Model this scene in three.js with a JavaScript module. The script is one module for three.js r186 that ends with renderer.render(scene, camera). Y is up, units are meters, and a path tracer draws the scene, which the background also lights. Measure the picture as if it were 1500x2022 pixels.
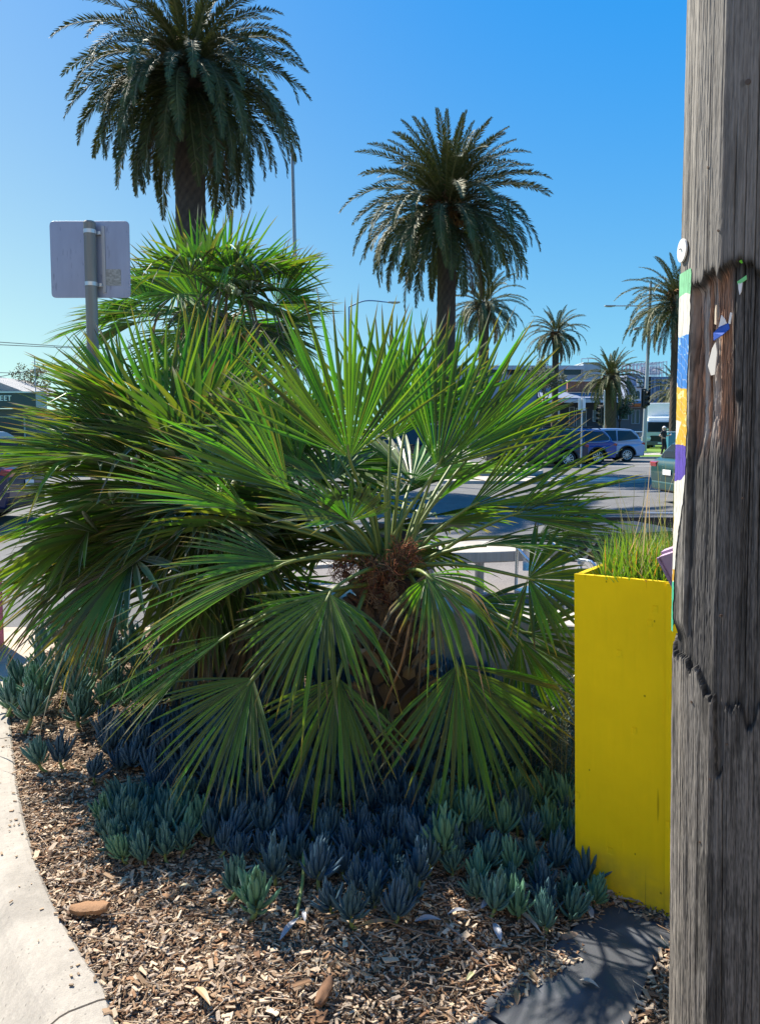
import * as THREE from 'three';
import { mergeGeometries } from 'three/addons/utils/BufferGeometryUtils.js';
import { RoundedBoxGeometry } from 'three/addons/geometries/RoundedBoxGeometry.js';
import { MarchingCubes } from 'three/addons/objects/MarchingCubes.js';
import { FontLoader } from 'three/addons/loaders/FontLoader.js';
import { TextGeometry } from 'three/addons/geometries/TextGeometry.js';

// ------------------------------------------------------------ camera, sky, sun, exposure
const PW = 1500, PH = 2022, FOC = 1460, PX = 750, PY = 947, PITCH = 4 * Math.PI / 180, EYE = 1.6;
const SUN_AZ = 44 * Math.PI / 180, SUN_EL = 47 * Math.PI / 180;      // azimuth to the left of straight ahead (-z)
const SUN_I = 5.0, EXPOSURE = 2.4;
const scene = new THREE.Scene();
const camera = new THREE.PerspectiveCamera(2 * Math.atan(PH / 2 / FOC) * 180 / Math.PI, PW / PH, 0.05, 3000);
camera.position.set(0, EYE, 0);
camera.rotation.x = -PITCH;
camera.setViewOffset(PW, PH, 0, 64, PW, PH);
camera.updateMatrixWorld(true);
const SUN = new THREE.Vector3(-Math.sin(SUN_AZ) * Math.cos(SUN_EL), Math.sin(SUN_EL), -Math.cos(SUN_AZ) * Math.cos(SUN_EL));
{
  const w = 1024, h = 512, d = new Float32Array(w * h * 4);
  for (let j = 0; j < h; j++) for (let i = 0; i < w; i++) {
    const el = ((j + 0.5) / h - 0.5) * 180, az = ((i + 0.5) / w - 0.5) * 2 * Math.PI;
    const ce = Math.cos(el * Math.PI / 180), x = Math.cos(az) * ce, z = Math.sin(az) * ce, y = Math.sin(el * Math.PI / 180);
    const e = Math.max(el, 0), ex = Math.exp(-e / 13);
    let daz = Math.atan2(x, -z) + SUN_AZ * 0.97; daz = Math.atan2(Math.sin(daz), Math.cos(daz)) * 180 / Math.PI;
    const g = Math.exp(-daz * daz / (2 * 26.5 * 26.5)) * 0.52 * Math.exp(-e / 32);
    const cs = Math.max(-1, Math.min(1, x * SUN.x + y * SUN.y + z * SUN.z)), gam = Math.acos(cs) * 180 / Math.PI;
    const au = 0.9 * Math.exp(-gam / 7);
    let r = Math.max(0.006, -0.02 + 0.385 * ex + g * 0.95) + au, gg = 0.272 + 0.56 * ex + g * 0.76 + au, b = 0.90 + 0.05 * ex + g * 0.06 + au * 0.9;
    if (el < 0) { const k = Math.max(0.25, 1 + el / 12); r *= k; gg *= k; b *= k; }
    const k = (j * w + i) * 4; d[k] = r / EXPOSURE; d[k + 1] = gg / EXPOSURE; d[k + 2] = b / EXPOSURE; d[k + 3] = 1;
  }
  const t = new THREE.DataTexture(d, w, h, THREE.RGBAFormat, THREE.FloatType);
  t.mapping = THREE.EquirectangularReflectionMapping; t.magFilter = t.minFilter = THREE.LinearFilter; t.needsUpdate = true;
  scene.background = t; scene.environment = t;
}
const sun = new THREE.DirectionalLight(new THREE.Color(1.0, 0.93, 0.80), SUN_I);
sun.position.copy(SUN).multiplyScalar(120); sun.castShadow = true; sun.shadow.radius = 1;
Object.assign(sun.shadow.camera, { left: -70, right: 70, top: 70, bottom: -70, near: 1, far: 400 });
sun.shadow.mapSize.set(4096, 4096);
scene.add(sun, sun.target);
const renderer = new THREE.WebGLRenderer({ antialias: true });
renderer.toneMapping = THREE.LinearToneMapping;
renderer.toneMappingExposure = EXPOSURE;
renderer.shadowMap.enabled = true;
renderer.setSize(759, 1024);

// ------------------------------------------------------------ helpers
const V = (x, y, z) => new THREE.Vector3(x, y, z);
function rngOf(s) { return () => { s |= 0; s = s + 0x6D2B79F5 | 0; let t = Math.imul(s ^ s >>> 15, 1 | s); t = t + Math.imul(t ^ t >>> 7, 61 | t) ^ t; return ((t ^ t >>> 14) >>> 0) / 4294967296; }; }
const R = rngOf(12345);
const rr = (a, b, r = R) => a + (b - a) * r();
const clamp = (x, a = 0, b = 1) => Math.min(b, Math.max(a, x));
const sst = (a, b, x) => { const t = clamp((x - a) / (b - a)); return t * t * (3 - 2 * t); };
const lerp = (a, b, t) => a + (b - a) * t;
const mix3 = (a, b, t) => [lerp(a[0], b[0], t), lerp(a[1], b[1], t), lerp(a[2], b[2], t)];
// a photograph pixel turned into a place at a given depth, or on a level surface
function rayOf(px, py) { const cx = (px - PX) / FOC, cy = (PY - py) / FOC; return V(cx, cy * Math.cos(PITCH) - Math.sin(PITCH), -cy * Math.sin(PITCH) - Math.cos(PITCH)); }
function at(px, py, d) { const r = rayOf(px, py); return r.multiplyScalar(d / -r.z).add(V(0, EYE, 0)); }
function gp(px, py, y = 0) { const r = rayOf(px, py); return r.multiplyScalar((EYE - y) / -r.y).add(V(0, EYE, 0)); }
function hash2(x, y, s = 0) { let h = Math.imul(x | 0, 374761393) ^ Math.imul(y | 0, 668265263) ^ Math.imul(s | 0, 1442695041); h = Math.imul(h ^ h >>> 13, 1274126177); return ((h ^ h >>> 16) >>> 0) / 4294967296; }
function vn(x, y, s = 0, px = 0, py = 0) {
  const xi = Math.floor(x), yi = Math.floor(y), xf = x - xi, yf = y - yi, u = xf * xf * (3 - 2 * xf), v = yf * yf * (3 - 2 * yf);
  const w = (a, p) => p ? ((a % p) + p) % p : a;
  const a = hash2(w(xi, px), w(yi, py), s), b = hash2(w(xi + 1, px), w(yi, py), s), c = hash2(w(xi, px), w(yi + 1, py), s), d = hash2(w(xi + 1, px), w(yi + 1, py), s);
  return lerp(lerp(a, b, u), lerp(c, d, u), v);
}
function fbm(x, y, o = 4, s = 0, px = 0, py = 0) { let a = 0, w = 0.5, n = 0; for (let i = 0; i < o; i++) { a += w * vn(x, y, s + i, px, py); n += w; x *= 2; y *= 2; px *= 2; py *= 2; w *= 0.5; } return a / n; }
const toS = x => Math.round(255 * clamp(x <= 0.0031308 ? 12.92 * x : 1.055 * Math.pow(x, 1 / 2.4) - 0.055));
function colTex(w, h, fn) { // fn(u, v) -> linear rgb
  const d = new Uint8Array(w * h * 4);
  for (let j = 0; j < h; j++) for (let i = 0; i < w; i++) { const c = fn((i + 0.5) / w, (j + 0.5) / h), k = (j * w + i) * 4; d[k] = toS(c[0]); d[k + 1] = toS(c[1]); d[k + 2] = toS(c[2]); d[k + 3] = 255; }
  const t = new THREE.DataTexture(d, w, h); t.colorSpace = THREE.SRGBColorSpace; t.wrapS = t.wrapT = THREE.RepeatWrapping; t.magFilter = THREE.LinearFilter; t.needsUpdate = true; return t;
}
function grayTex(w, h, fn) {
  const d = new Uint8Array(w * h * 4);
  for (let j = 0; j < h; j++) for (let i = 0; i < w; i++) { const c = Math.round(255 * clamp(fn((i + 0.5) / w, (j + 0.5) / h))), k = (j * w + i) * 4; d[k] = d[k + 1] = d[k + 2] = c; d[k + 3] = 255; }
  const t = new THREE.DataTexture(d, w, h); t.wrapS = t.wrapT = THREE.RepeatWrapping; t.magFilter = THREE.LinearFilter; t.needsUpdate = true; return t;
}
const rgb = (r, g, b) => new THREE.Color().setRGB(r, g, b);
const std = (c, rough = 0.8, o = {}) => new THREE.MeshStandardMaterial({ color: rgb(...c), roughness: rough, ...o });
const phy = (c, rough = 0.8, o = {}) => new THREE.MeshPhysicalMaterial({ color: rgb(...c), roughness: rough, ...o });

function norm(g) { // every geometry to the same set of attributes
  g = g.index ? g.toNonIndexed() : g;
  const n = g.attributes.position.count;
  if (!g.attributes.normal) g.computeVertexNormals();
  if (!g.attributes.uv) g.setAttribute('uv', new THREE.BufferAttribute(new Float32Array(n * 2), 2));
  for (const k of Object.keys(g.attributes)) if (!['position', 'normal', 'uv', 'color'].includes(k)) g.deleteAttribute(k);
  return g;
}
function merge(list) {
  list = list.map(norm);
  const anyCol = list.some(g => g.attributes.color);
  if (anyCol) for (const g of list) if (!g.attributes.color) g.setAttribute('color', new THREE.BufferAttribute(new Float32Array(g.attributes.position.count * 3).fill(1), 3));
  return list.length === 1 ? list[0] : mergeGeometries(list, false);
}
const used = new Map();
function numbered(n) { const k = used.get(n) || 0; used.set(n, k + 1); return k ? `${n}_${String(k).padStart(3, '0')}` : n; }
function mesh(name, geo, mat, parent) {
  const m = new THREE.Mesh(Array.isArray(geo) ? merge(geo) : geo, mat);
  m.castShadow = m.receiveShadow = true;
  m.name = parent ? name : numbered(name);
  (parent || scene).add(m); return m;
}
function tag(o, label, category, group) { o.userData.label = label; if (category) o.userData.category = category; if (group) o.userData.group = group; return o; }
function thing(name, label, category, pos = [0, 0, 0], turn = 0, group) {
  const o = new THREE.Group(); o.name = numbered(name); scene.add(o);
  if (pos.isVector3) o.position.copy(pos); else o.position.set(...pos);
  o.rotation.y = turn; tag(o, label, category, group); return o;
}
function struct(o) { o.userData.kind = 'structure'; return o; }
function stuff(o) { o.userData.kind = 'stuff'; return o; }
function box(w, h, d, x = 0, y = 0, z = 0, bev = 0) { const g = bev ? new RoundedBoxGeometry(w, h, d, 2, bev) : new THREE.BoxGeometry(w, h, d); return g.translate(x, y, z); }
function cylY(r0, r1, h, x = 0, y = 0, z = 0, seg = 16) { return new THREE.CylinderGeometry(r1, r0, h, seg).translate(x, y + h / 2, z); } // r0 bottom
function bar(a, b, r0, r1 = r0, seg = 8) {
  const d = b.clone().sub(a), g = new THREE.CylinderGeometry(r1, r0, d.length(), seg);
  g.applyQuaternion(new THREE.Quaternion().setFromUnitVectors(V(0, 1, 0), d.normalize()));
  return g.translate((a.x + b.x) / 2, (a.y + b.y) / 2, (a.z + b.z) / 2);
}
function tube(pts, r, seg = 6, steps = 20, taper = 1) {
  const c = new THREE.CatmullRomCurve3(pts), g = new THREE.TubeGeometry(c, steps, r, seg, false);
  if (taper !== 1) { const p = g.attributes.position; for (let i = 0; i <= steps; i++) { const k = lerp(1, taper, i / steps), o = c.getPointAt(i / steps); for (let j = 0; j <= seg; j++) { const q = i * (seg + 1) + j; p.setXYZ(q, lerp(o.x, p.getX(q), k), lerp(o.y, p.getY(q), k), lerp(o.z, p.getZ(q), k)); } } }
  return g;
}
function poly(pts, y = 0) { // flat sheet through plan points [x, z], uv in metres, facing up
  const s = new THREE.Shape(pts.map(p => new THREE.Vector2(p[0], -p[1]))), g = new THREE.ShapeGeometry(s);
  g.rotateX(-Math.PI / 2).translate(0, y, 0);
  const p = g.attributes.position, uv = g.attributes.uv; for (let i = 0; i < p.count; i++) uv.setXY(i, p.getX(i), p.getZ(i));
  return g;
}
function slab(pts, y0, y1, bev = 0.01) { // solid plate between two heights
  const s = new THREE.Shape(pts.map(p => new THREE.Vector2(p[0], -p[1])));
  const g = new THREE.ExtrudeGeometry(s, { depth: y1 - y0 - 2 * bev, bevelEnabled: bev > 0, bevelSize: bev, bevelThickness: bev, bevelOffset: -bev, bevelSegments: 2 });
  g.rotateX(-Math.PI / 2).translate(0, y0 + bev, 0);
  const p = g.attributes.position, uv = g.attributes.uv; for (let i = 0; i < p.count; i++) uv.setXY(i, p.getX(i), p.getZ(i) + p.getY(i));
  return g;
}
function inPoly(x, z, pts) { let c = false; for (let i = 0, j = pts.length - 1; i < pts.length; j = i++) { const [xi, zi] = pts[i], [xj, zj] = pts[j]; if ((zi > z) !== (zj > z) && x < (xj - xi) * (z - zi) / (zj - zi) + xi) c = !c; } return c; }
const xz = v => [v.x, v.z];
function triGeo(pos, col, uv) { // plain triangles, flat normals
  const g = new THREE.BufferGeometry(); g.setAttribute('position', new THREE.Float32BufferAttribute(pos, 3));
  if (col) g.setAttribute('color', new THREE.Float32BufferAttribute(col, 3));
  g.setAttribute('uv', uv ? new THREE.Float32BufferAttribute(uv, 2) : new THREE.BufferAttribute(new Float32Array(pos.length / 3 * 2), 2));
  g.computeVertexNormals(); return g;
}

// ------------------------------------------------------------ surface materials
const T = {};
T.asphalt = colTex(512, 512, (u, v) => { const s = Math.pow(hash2(u * 512, v * 512, 5), 2), n = fbm(u * 4, v * 4, 4, 2, 4, 4), k = 0.085 + 0.08 * s + 0.055 * (n - 0.5); return [k * 1.02, k * 1.0, k * 1.0]; });
T.asphalt.repeat.set(0.5, 0.5);
T.asphaltB = grayTex(256, 256, (u, v) => 0.5 * hash2(u * 256, v * 256, 9) + 0.5 * vn(u * 64, v * 64, 3, 64, 64)); T.asphaltB.repeat.set(1.3, 1.3);
T.conc = colTex(512, 512, (u, v) => { const n = fbm(u * 5, v * 5, 5, 12, 5, 5), s = hash2(u * 512, v * 512, 8), m = vn(u * 90, v * 90, 4, 90, 90); let k = 0.305 + 0.12 * (n - 0.5) + 0.06 * (s - 0.5) + 0.05 * (m - 0.5); if (hash2(u * 256, v * 256, 77) > 0.992) k *= 0.55; k *= 1 - 0.22 * sst(0.52, 0.66, fbm(u * 3, v * 3, 4, 55, 3, 3)); return [k * 1.04, k * 0.935, k * 0.80]; });
T.conc.repeat.set(0.9, 0.9);
T.concB = grayTex(256, 256, (u, v) => 0.45 * hash2(u * 256, v * 256, 3) + 0.55 * fbm(u * 12, v * 12, 3, 6, 12, 12)); T.concB.repeat.set(2, 2);
T.grass = colTex(256, 256, (u, v) => { const n = fbm(u * 8, v * 8, 4, 21, 8, 8), s = hash2(u * 256, v * 256, 2), k = 0.55 + 0.7 * n * (0.6 + 0.8 * s); return [0.115 * k, 0.22 * k, 0.012 * k]; }); T.grass.repeat.set(0.4, 0.4);
T.soil = colTex(512, 512, (u, v) => { const n = fbm(u * 16, v * 16, 4, 31, 16, 16), s = hash2(u * 512, v * 512, 4), k = 0.35 + 0.9 * n * s; return [0.21 * k, 0.14 * k, 0.09 * k]; }); T.soil.repeat.set(1.5, 1.5);
T.soilB = grayTex(256, 256, (u, v) => fbm(u * 32, v * 32, 3, 41, 32, 32)); T.soilB.repeat.set(3, 3);
const M = {};
M.asphalt = std([1, 1, 1], 0.95, { map: T.asphalt, bumpMap: T.asphaltB, bumpScale: 0.004 });
M.forecourt = std([1.55, 1.42, 1.35], 0.95, { map: T.asphalt, bumpMap: T.asphaltB, bumpScale: 0.005 });
M.conc = std([1, 1, 1], 0.92, { map: T.conc, bumpMap: T.concB, bumpScale: 0.002 });
M.concPale = std([1.25, 1.25, 1.27], 0.9, { map: T.conc, bumpMap: T.concB, bumpScale: 0.003 });
T.slab = colTex(512, 512, (u, v) => { const n = fbm(u * 4, v * 4, 5, 61, 4, 4), st = sst(0.55, 0.7, fbm(u * 6, v * 6, 4, 63, 6, 6)), sp = hash2(u * 512, v * 512, 62) > 0.994 ? 1.6 : 1, k = (0.75 + 0.5 * n + 0.55 * st) * sp; return [0.047 * k, 0.051 * k, 0.060 * k]; });
M.blueston = std([1, 1, 1], 0.75, { map: T.slab, bumpMap: T.concB, bumpScale: 0.0012 });
M.grass = std([1, 1, 1], 1, { map: T.grass });
M.soil = std([1, 1, 1], 1, { map: T.soil, bumpMap: T.soilB, bumpScale: 0.02 });
M.galv = std([0.42, 0.43, 0.45], 0.5, { metalness: 0.5 });
M.steelDark = std([0.05, 0.055, 0.06], 0.5, { metalness: 0.4 });
M.black = std([0.012, 0.012, 0.014], 0.55);
M.white = std([0.75, 0.75, 0.74], 0.6);
M.glass = phy([0.02, 0.028, 0.035], 0.05, { specularIntensity: 1 });
// ------------------------------------------------------------ ground, roads, paths
const ROAD = -0.13;
struct(mesh('ground', poly([[-600, 60], [600, 60], [600, -1500], [-600, -1500]], ROAD - 0.01), std([0.2, 0.19, 0.17], 1)));
struct(mesh('road', poly([[-60, 8], [60, 8], [90, -110], [-90, -110]], ROAD), M.asphalt));

// planting bed with its kerb
const kerbPx = [[330, 2420], [262, 2180], [222, 2022], [207, 1960], [160, 1890], [110, 1800], [65, 1690], [35, 1560], [24, 1470], [14, 1405], [-20, 1350]];
const kerbLine = new THREE.CatmullRomCurve3(kerbPx.map(p => gp(p[0], p[1], 0.0)));
const kerbPts = kerbLine.getSpacedPoints(90);
{
  const kerb = new THREE.Group(); kerb.name = numbered('kerb'); scene.add(kerb); struct(kerb);
  const prof = [[0, -0.12], [-0.004, 0.004], [0.006, 0.013], [0.025, 0.016], [0.10, 0.014], [0.125, 0.008], [0.15, -0.006], [0.24, -0.085], [0.265, -0.1], [0.30, -0.105], [0.75, -0.098], [0.76, -0.11], [0.76, -0.2]];
  const fr = kerbPts.map((p, i) => { const a = kerbPts[Math.max(0, i - 1)], b = kerbPts[Math.min(kerbPts.length - 1, i + 1)], t = b.clone().sub(a).setY(0).normalize(); return { p, n: V(t.z, 0, -t.x) }; });
  for (const f of fr) if (f.n.x > 0) f.n.negate();
  const L = kerbLine.getLength(), per = L / 90;
  const jA = kerbPts.reduce((b, p, i) => Math.abs(p.z - gp(214, 1978).z) < Math.abs(kerbPts[b].z - gp(214, 1978).z) ? i : b, 0);
  const jB = kerbPts.reduce((b, p, i) => Math.abs(p.z - gp(25, 1462).z) < Math.abs(kerbPts[b].z - gp(25, 1462).z) ? i : b, 0);
  const cuts = [0, jA, Math.round((jA + jB) / 2) + 200, jB, 90].filter(c => c <= 90);
  for (let c = 0; c + 1 < cuts.length; c++) {
    const pos = [], uv = []; const i0 = cuts[c], i1 = cuts[c + 1], rows = [];
    for (let i = i0; i <= i1; i++) {
      const f = fr[i], nx = fr[Math.min(90, i + 1)].p.clone().sub(fr[Math.max(0, i - 1)].p).setY(0).normalize();
      const gap = i === i0 ? 0.004 : i === i1 ? -0.004 : 0;
      rows.push(prof.map(q => V(f.p.x + f.n.x * q[0] + nx.x * gap, q[1] + 0.004 * (vn(i * 0.4, q[0] * 9, 3) - 0.5), f.p.z + f.n.z * q[0] + nx.z * gap)));
    }
    const quad = (a, b, cc, d) => { for (const v of [a, b, cc, a, cc, d]) { pos.push(v.x, v.y, v.z); uv.push(v.x + v.y * 0.4, v.z + v.y * 0.6); } };
    for (let i = 0; i + 1 < rows.length; i++) for (let j = 0; j + 1 < prof.length; j++) quad(rows[i][j], rows[i + 1][j], rows[i + 1][j + 1], rows[i][j + 1]);
    for (const r of [rows[0], rows[rows.length - 1]]) for (let j = 1; j + 1 < prof.length; j++) for (const v of [r[0], r[j], r[j + 1]]) { pos.push(v.x, v.y, v.z); uv.push(v.x, v.y); }
    const g = triGeo(pos, null, uv); mesh('kerb_stone', g, M.conc, kerb);
  }
}
const wallA = V(-1.75, 0, -5.93), wallB = V(2.2, 0, -3.9);
// bed outline in plan
const bedPoly = [...kerbPts.filter(p => p.z > -4.15).map(p => [p.x, p.z]), xz(gp(30, 1385)), xz(gp(58, 1318)), xz(gp(135, 1245)), [-1.9, -5.8], [-1.2, -5.65], [2.2, -3.92], [2.2, -1.0]];
const pavePx = [[1322, 1836], [1260, 1808], [1196, 1790], [1165, 1840], [1152, 1892], [1100, 1925], [1040, 1962], [985, 2000], [900, 2050], [850, 2110], [1195, 2110], [1240, 2022], [1290, 1902], [1322, 1862]];
const pavePoly = pavePx.map(p => xz(gp(p[0], p[1], -0.065)));
const distPave = (x, z) => { if (inPoly(x, z, pavePoly)) return 0; let m = 9; for (let i = 0, j = pavePoly.length - 1; i < pavePoly.length; j = i++) { const [ax, az] = pavePoly[j], [bx, bz] = pavePoly[i], t = clamp(((x - ax) * (bx - ax) + (z - az) * (bz - az)) / ((bx - ax) ** 2 + (bz - az) ** 2)); m = Math.min(m, Math.hypot(x - ax - t * (bx - ax), z - az - t * (bz - az))); } return m; };
const dip = (x, z) => -0.085 * Math.max(sst(0.45, 0.85, x), sst(0.45, 0.03, distPave(x, z)));
const mound = (x, z) => 0.022 * (fbm(x * 3, z * 3, 3, 51) - 0.5) * 2 + dip(x, z);
{
  const pos = [], uv = []; const st = 0.05;
  for (let x = -2.9; x < 2.2; x += st) for (let z = -6; z < -0.7; z += st) {
    if (!inPoly(x + st / 2, z + st / 2, bedPoly)) continue;
    const q = [[x, z], [x, z + st], [x + st, z + st], [x + st, z]].map(p => { const near = kerbPts.reduce((m, k) => Math.min(m, Math.hypot(k.x - p[0], k.z - p[1])), 9); const inP = inPoly(p[0], p[1], pavePoly); return V(p[0], (inP ? -0.12 : mound(p[0], p[1]) * sst(0, 0.25, near) - 0.004), p[1]); });
    for (const k of [0, 1, 2, 0, 2, 3]) { pos.push(q[k].x, q[k].y, q[k].z); uv.push(q[k].x, q[k].z); }
  }
  const g = triGeo(pos, null, uv);
  struct(mesh('mulch_bed', g, M.soil));
}
{ // bluestone paving beside the bed, two slabs with a joint
  const pav = new THREE.Group(); pav.name = numbered('bluestone_path'); scene.add(pav); struct(pav);
  const main = [[1334, 1790], [1190, 1775], [1100, 1860], [1010, 1930], [945, 1985], [1000, 2022], [1080, 2110], [1195, 2110], [1240, 2022], [1290, 1902], [1322, 1862]].map(p => xz(gp(p[0], p[1], -0.065)));
  mesh('paving_slab', slab(main, -0.12, -0.066, 0.003), M.blueston, pav);
  const second = [[938, 1992], [992, 2026], [1070, 2114], [1000, 2200], [800, 2200], [840, 2060]].map(p => xz(gp(p[0], p[1], -0.065)));
  mesh('paving_slab', slab(second, -0.12, -0.067, 0.003), std([0.10, 0.10, 0.104], 0.8, { bumpMap: T.concB, bumpScale: 0.0012 }), pav);
}
{ // pale footpath slabs on the left, forecourt behind the wall
  const fp = new THREE.Group(); fp.name = numbered('footpath'); scene.add(fp); struct(fp);
  const pinkConc = std([1.22, 1.12, 1.05], 0.92, { map: T.conc, bumpMap: T.concB, bumpScale: 0.002 });
  mesh('paving_slab', slab([[-4.5, -4.1], [-1.72, -4.1], [-1.72, -5.00], [-4.5, -5.00]], -0.12, -0.022, 0.008), pinkConc, fp);
  mesh('paving_slab', slab([[-4.5, -5.01], [-1.72, -5.01], [-1.72, -5.95], [-4.5, -5.95]], -0.12, -0.024, 0.008), pinkConc, fp);
  mesh('paving_slab', slab([[-4.5, -3.3], [-1.95, -3.3], [-1.8, -3.9], [-1.72, -4.09], [-4.5, -4.09]], -0.12, -0.020, 0.008), pinkConc, fp);
  struct(mesh('forecourt', slab([[-1.5, -5.9], [2.6, -3.8], [12, -3.8], [12, -10.4], [2, -9.6], [-1.6, -8.2]], -0.12, -0.04, 0.02), M.forecourt));
  const k = new THREE.Group(); k.name = numbered('kerb'); scene.add(k); struct(k);
  const line = [[-1.75, -8.3], [0, -8.95], [2, -9.75], [5, -10.1], [8, -10.35], [12, -10.55]];
  for (let i = 0; i + 1 < line.length; i++) { const [a, b] = [line[i], line[i + 1]], t = V(b[0] - a[0], 0, b[1] - a[1]).normalize().multiplyScalar(0.006); mesh('kerb_stone', slab([[a[0] + t.x, a[1] + t.z], [b[0] - t.x, b[1] - t.z], [b[0] - t.x, b[1] - t.z - 0.16], [a[0] + t.x, a[1] + t.z - 0.16]], -0.2, -0.022, 0.012), M.concPale, k); }
}
// grass islands across the road with concrete edging
function island(name, pts, label) {
  struct(mesh(name, slab(pts, -0.2, -0.015, 0.02), M.grass));
  const e = new THREE.Group(); e.name = numbered('kerb'); scene.add(e); struct(e);
  const c = pts.reduce((a, p) => [a[0] + p[0] / pts.length, a[1] + p[1] / pts.length], [0, 0]);
  const out = pts.map(p => { const d = Math.hypot(p[0] - c[0], p[1] - c[1]); return [p[0] + (p[0] - c[0]) / d * 0.32, p[1] + (p[1] - c[1]) / d * 0.32]; });
  for (let i = 0; i < pts.length; i++) { const j = (i + 1) % pts.length; mesh('kerb_stone', slab([pts[i], pts[j], out[j], out[i]], -0.2, -0.004, 0.02), M.concPale, e); }
}
island('grass_verge', [[-24, -26.6], [-8, -26.2], [2.5, -26.2], [5.2, -26.9], [5.9, -28.2], [5.1, -30.6], [4.2, -33], [3.6, -42], [-24, -42]]);
struct(mesh('traffic_island', slab([[1.8, -22.9], [7.2, -22.6], [8.6, -23.6], [7.0, -24.9], [2.0, -25.0], [1.2, -24]], -0.2, -0.03, 0.02), M.concPale));
island('grass_verge', [[13.9, -41.5], [32, -41.0], [32, -44.0], [13.9, -44.4]]);
struct(mesh('footpath', slab([[12, -45.0], [34, -44.6], [34, -47.2], [12, -47.6]], -0.2, -0.02, 0.02), M.concPale));
island('grass_verge', [[6, -48.3], [34, -48.0], [34, -75], [15, -78], [6, -62]]);
{
  const lm = std([0.5, 0.5, 0.49], 0.8);
  const ls = [[[9.2, -33.6], [14.4, -33.4]], [[8.8, -36.2], [14.6, -36.0]], [[15.5, -36.0], [19, -35.8]], [[-9, -19], [-4, -19.3]]];
  for (const [a, b] of ls) { const m = mesh('lane_marking', poly([[a[0], a[1] + 0.09], [b[0], b[1] + 0.09], [b[0], b[1] - 0.09], [a[0], a[1] - 0.09]], ROAD + 0.004), lm); struct(m); }
}

// low concrete wall behind the palm, in three cast blocks
{
  const w = thing('retaining_wall', 'low pale concrete wall curving behind the front fan palm', 'wall');
  const dir = wallB.clone().sub(wallA).setY(0), L = dir.length(); dir.normalize(); const n = V(dir.z, 0, -dir.x);
  const cuts = [0, 1.38, 2.75, L];
  for (let i = 0; i < 3; i++) {
    const a = cuts[i] + 0.004, b = cuts[i + 1] - 0.004, g = new RoundedBoxGeometry(b - a, 0.58, 0.36, 3, 0.018); g.translate((a + b) / 2, 0.45 - 0.29, 0);
    g.applyMatrix4(new THREE.Matrix4().makeBasis(dir, V(0, 1, 0), n.clone().negate()).setPosition(wallA.x, 0, wallA.z));
    const p = g.attributes.position, uv = g.attributes.uv; for (let k = 0; k < p.count; k++) uv.setXY(k, p.getX(k) + p.getZ(k) * 0.6, p.getY(k) + p.getZ(k) * 0.7);
    mesh('wall_block', g, M.concPale, w);
  }
}
// concrete bench on steel legs behind the wall
{
  const c = V(0.98, 0, -7.25), b = thing('bench', 'concrete slab bench on round steel legs seen through the front palm fronds', 'bench', c, 0.12);
  const s = new THREE.Shape(); s.moveTo(-0.75, -0.28); s.bezierCurveTo(-0.3, -0.44, 0.3, -0.42, 0.72, -0.2); s.lineTo(0.8, 0.1); s.bezierCurveTo(0.3, 0.32, -0.3, 0.32, -0.78, 0.16); s.closePath();
  const g = new THREE.ExtrudeGeometry(s, { depth: 0.08, bevelEnabled: true, bevelSize: 0.012, bevelThickness: 0.012, bevelSegments: 2, curveSegments: 14 }); g.rotateX(-Math.PI / 2).translate(0, 0.35, 0);
  const p = g.attributes.position, uv = g.attributes.uv; for (let k = 0; k < p.count; k++) uv.setXY(k, p.getX(k), p.getZ(k));
  mesh('seat', g, M.concPale, b);
  for (const x of [-0.5, 0.0, 0.55]) mesh('leg', [cylY(0.045, 0.045, 0.39, x, -0.04, 0.02, 14), cylY(0.08, 0.08, 0.012, x, -0.04, 0.02, 14)], M.galv, b);
}

{ // the footpath and the cream shop wall behind the photographer, which the shaded sides look towards
  struct(mesh('shop_footpath', slab([[-7, -0.35], [-0.62, -0.35], [2.4, -0.75], [9, -0.75], [9, 4.4], [-7, 4.4]], -0.12, -0.006, 0.01), M.concPale));
  const b = thing('shop_building', 'tan rendered shop building behind the photographer', 'building', [0.8, 0, 5.2]);
  mesh('wall', box(16, 4.6, 0.4, 0, 2.3, 0, 0.02), std([0.54, 0.45, 0.30], 0.9), b);
  for (const x of [-5.2, 0, 5.2]) { const w = new THREE.Group(); w.name = 'window'; b.add(w); mesh('pane', box(2.6, 1.7, 0.03, x, 1.6, -0.21), M.glass, w); mesh('frame', [box(2.8, 0.09, 0.1, x, 0.71, -0.22), box(2.8, 0.09, 0.1, x, 2.49, -0.22), box(0.09, 1.7, 0.1, x - 1.34, 1.6, -0.22), box(0.09, 1.7, 0.1, x + 1.34, 1.6, -0.22)], M.white, w); }
}
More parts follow.
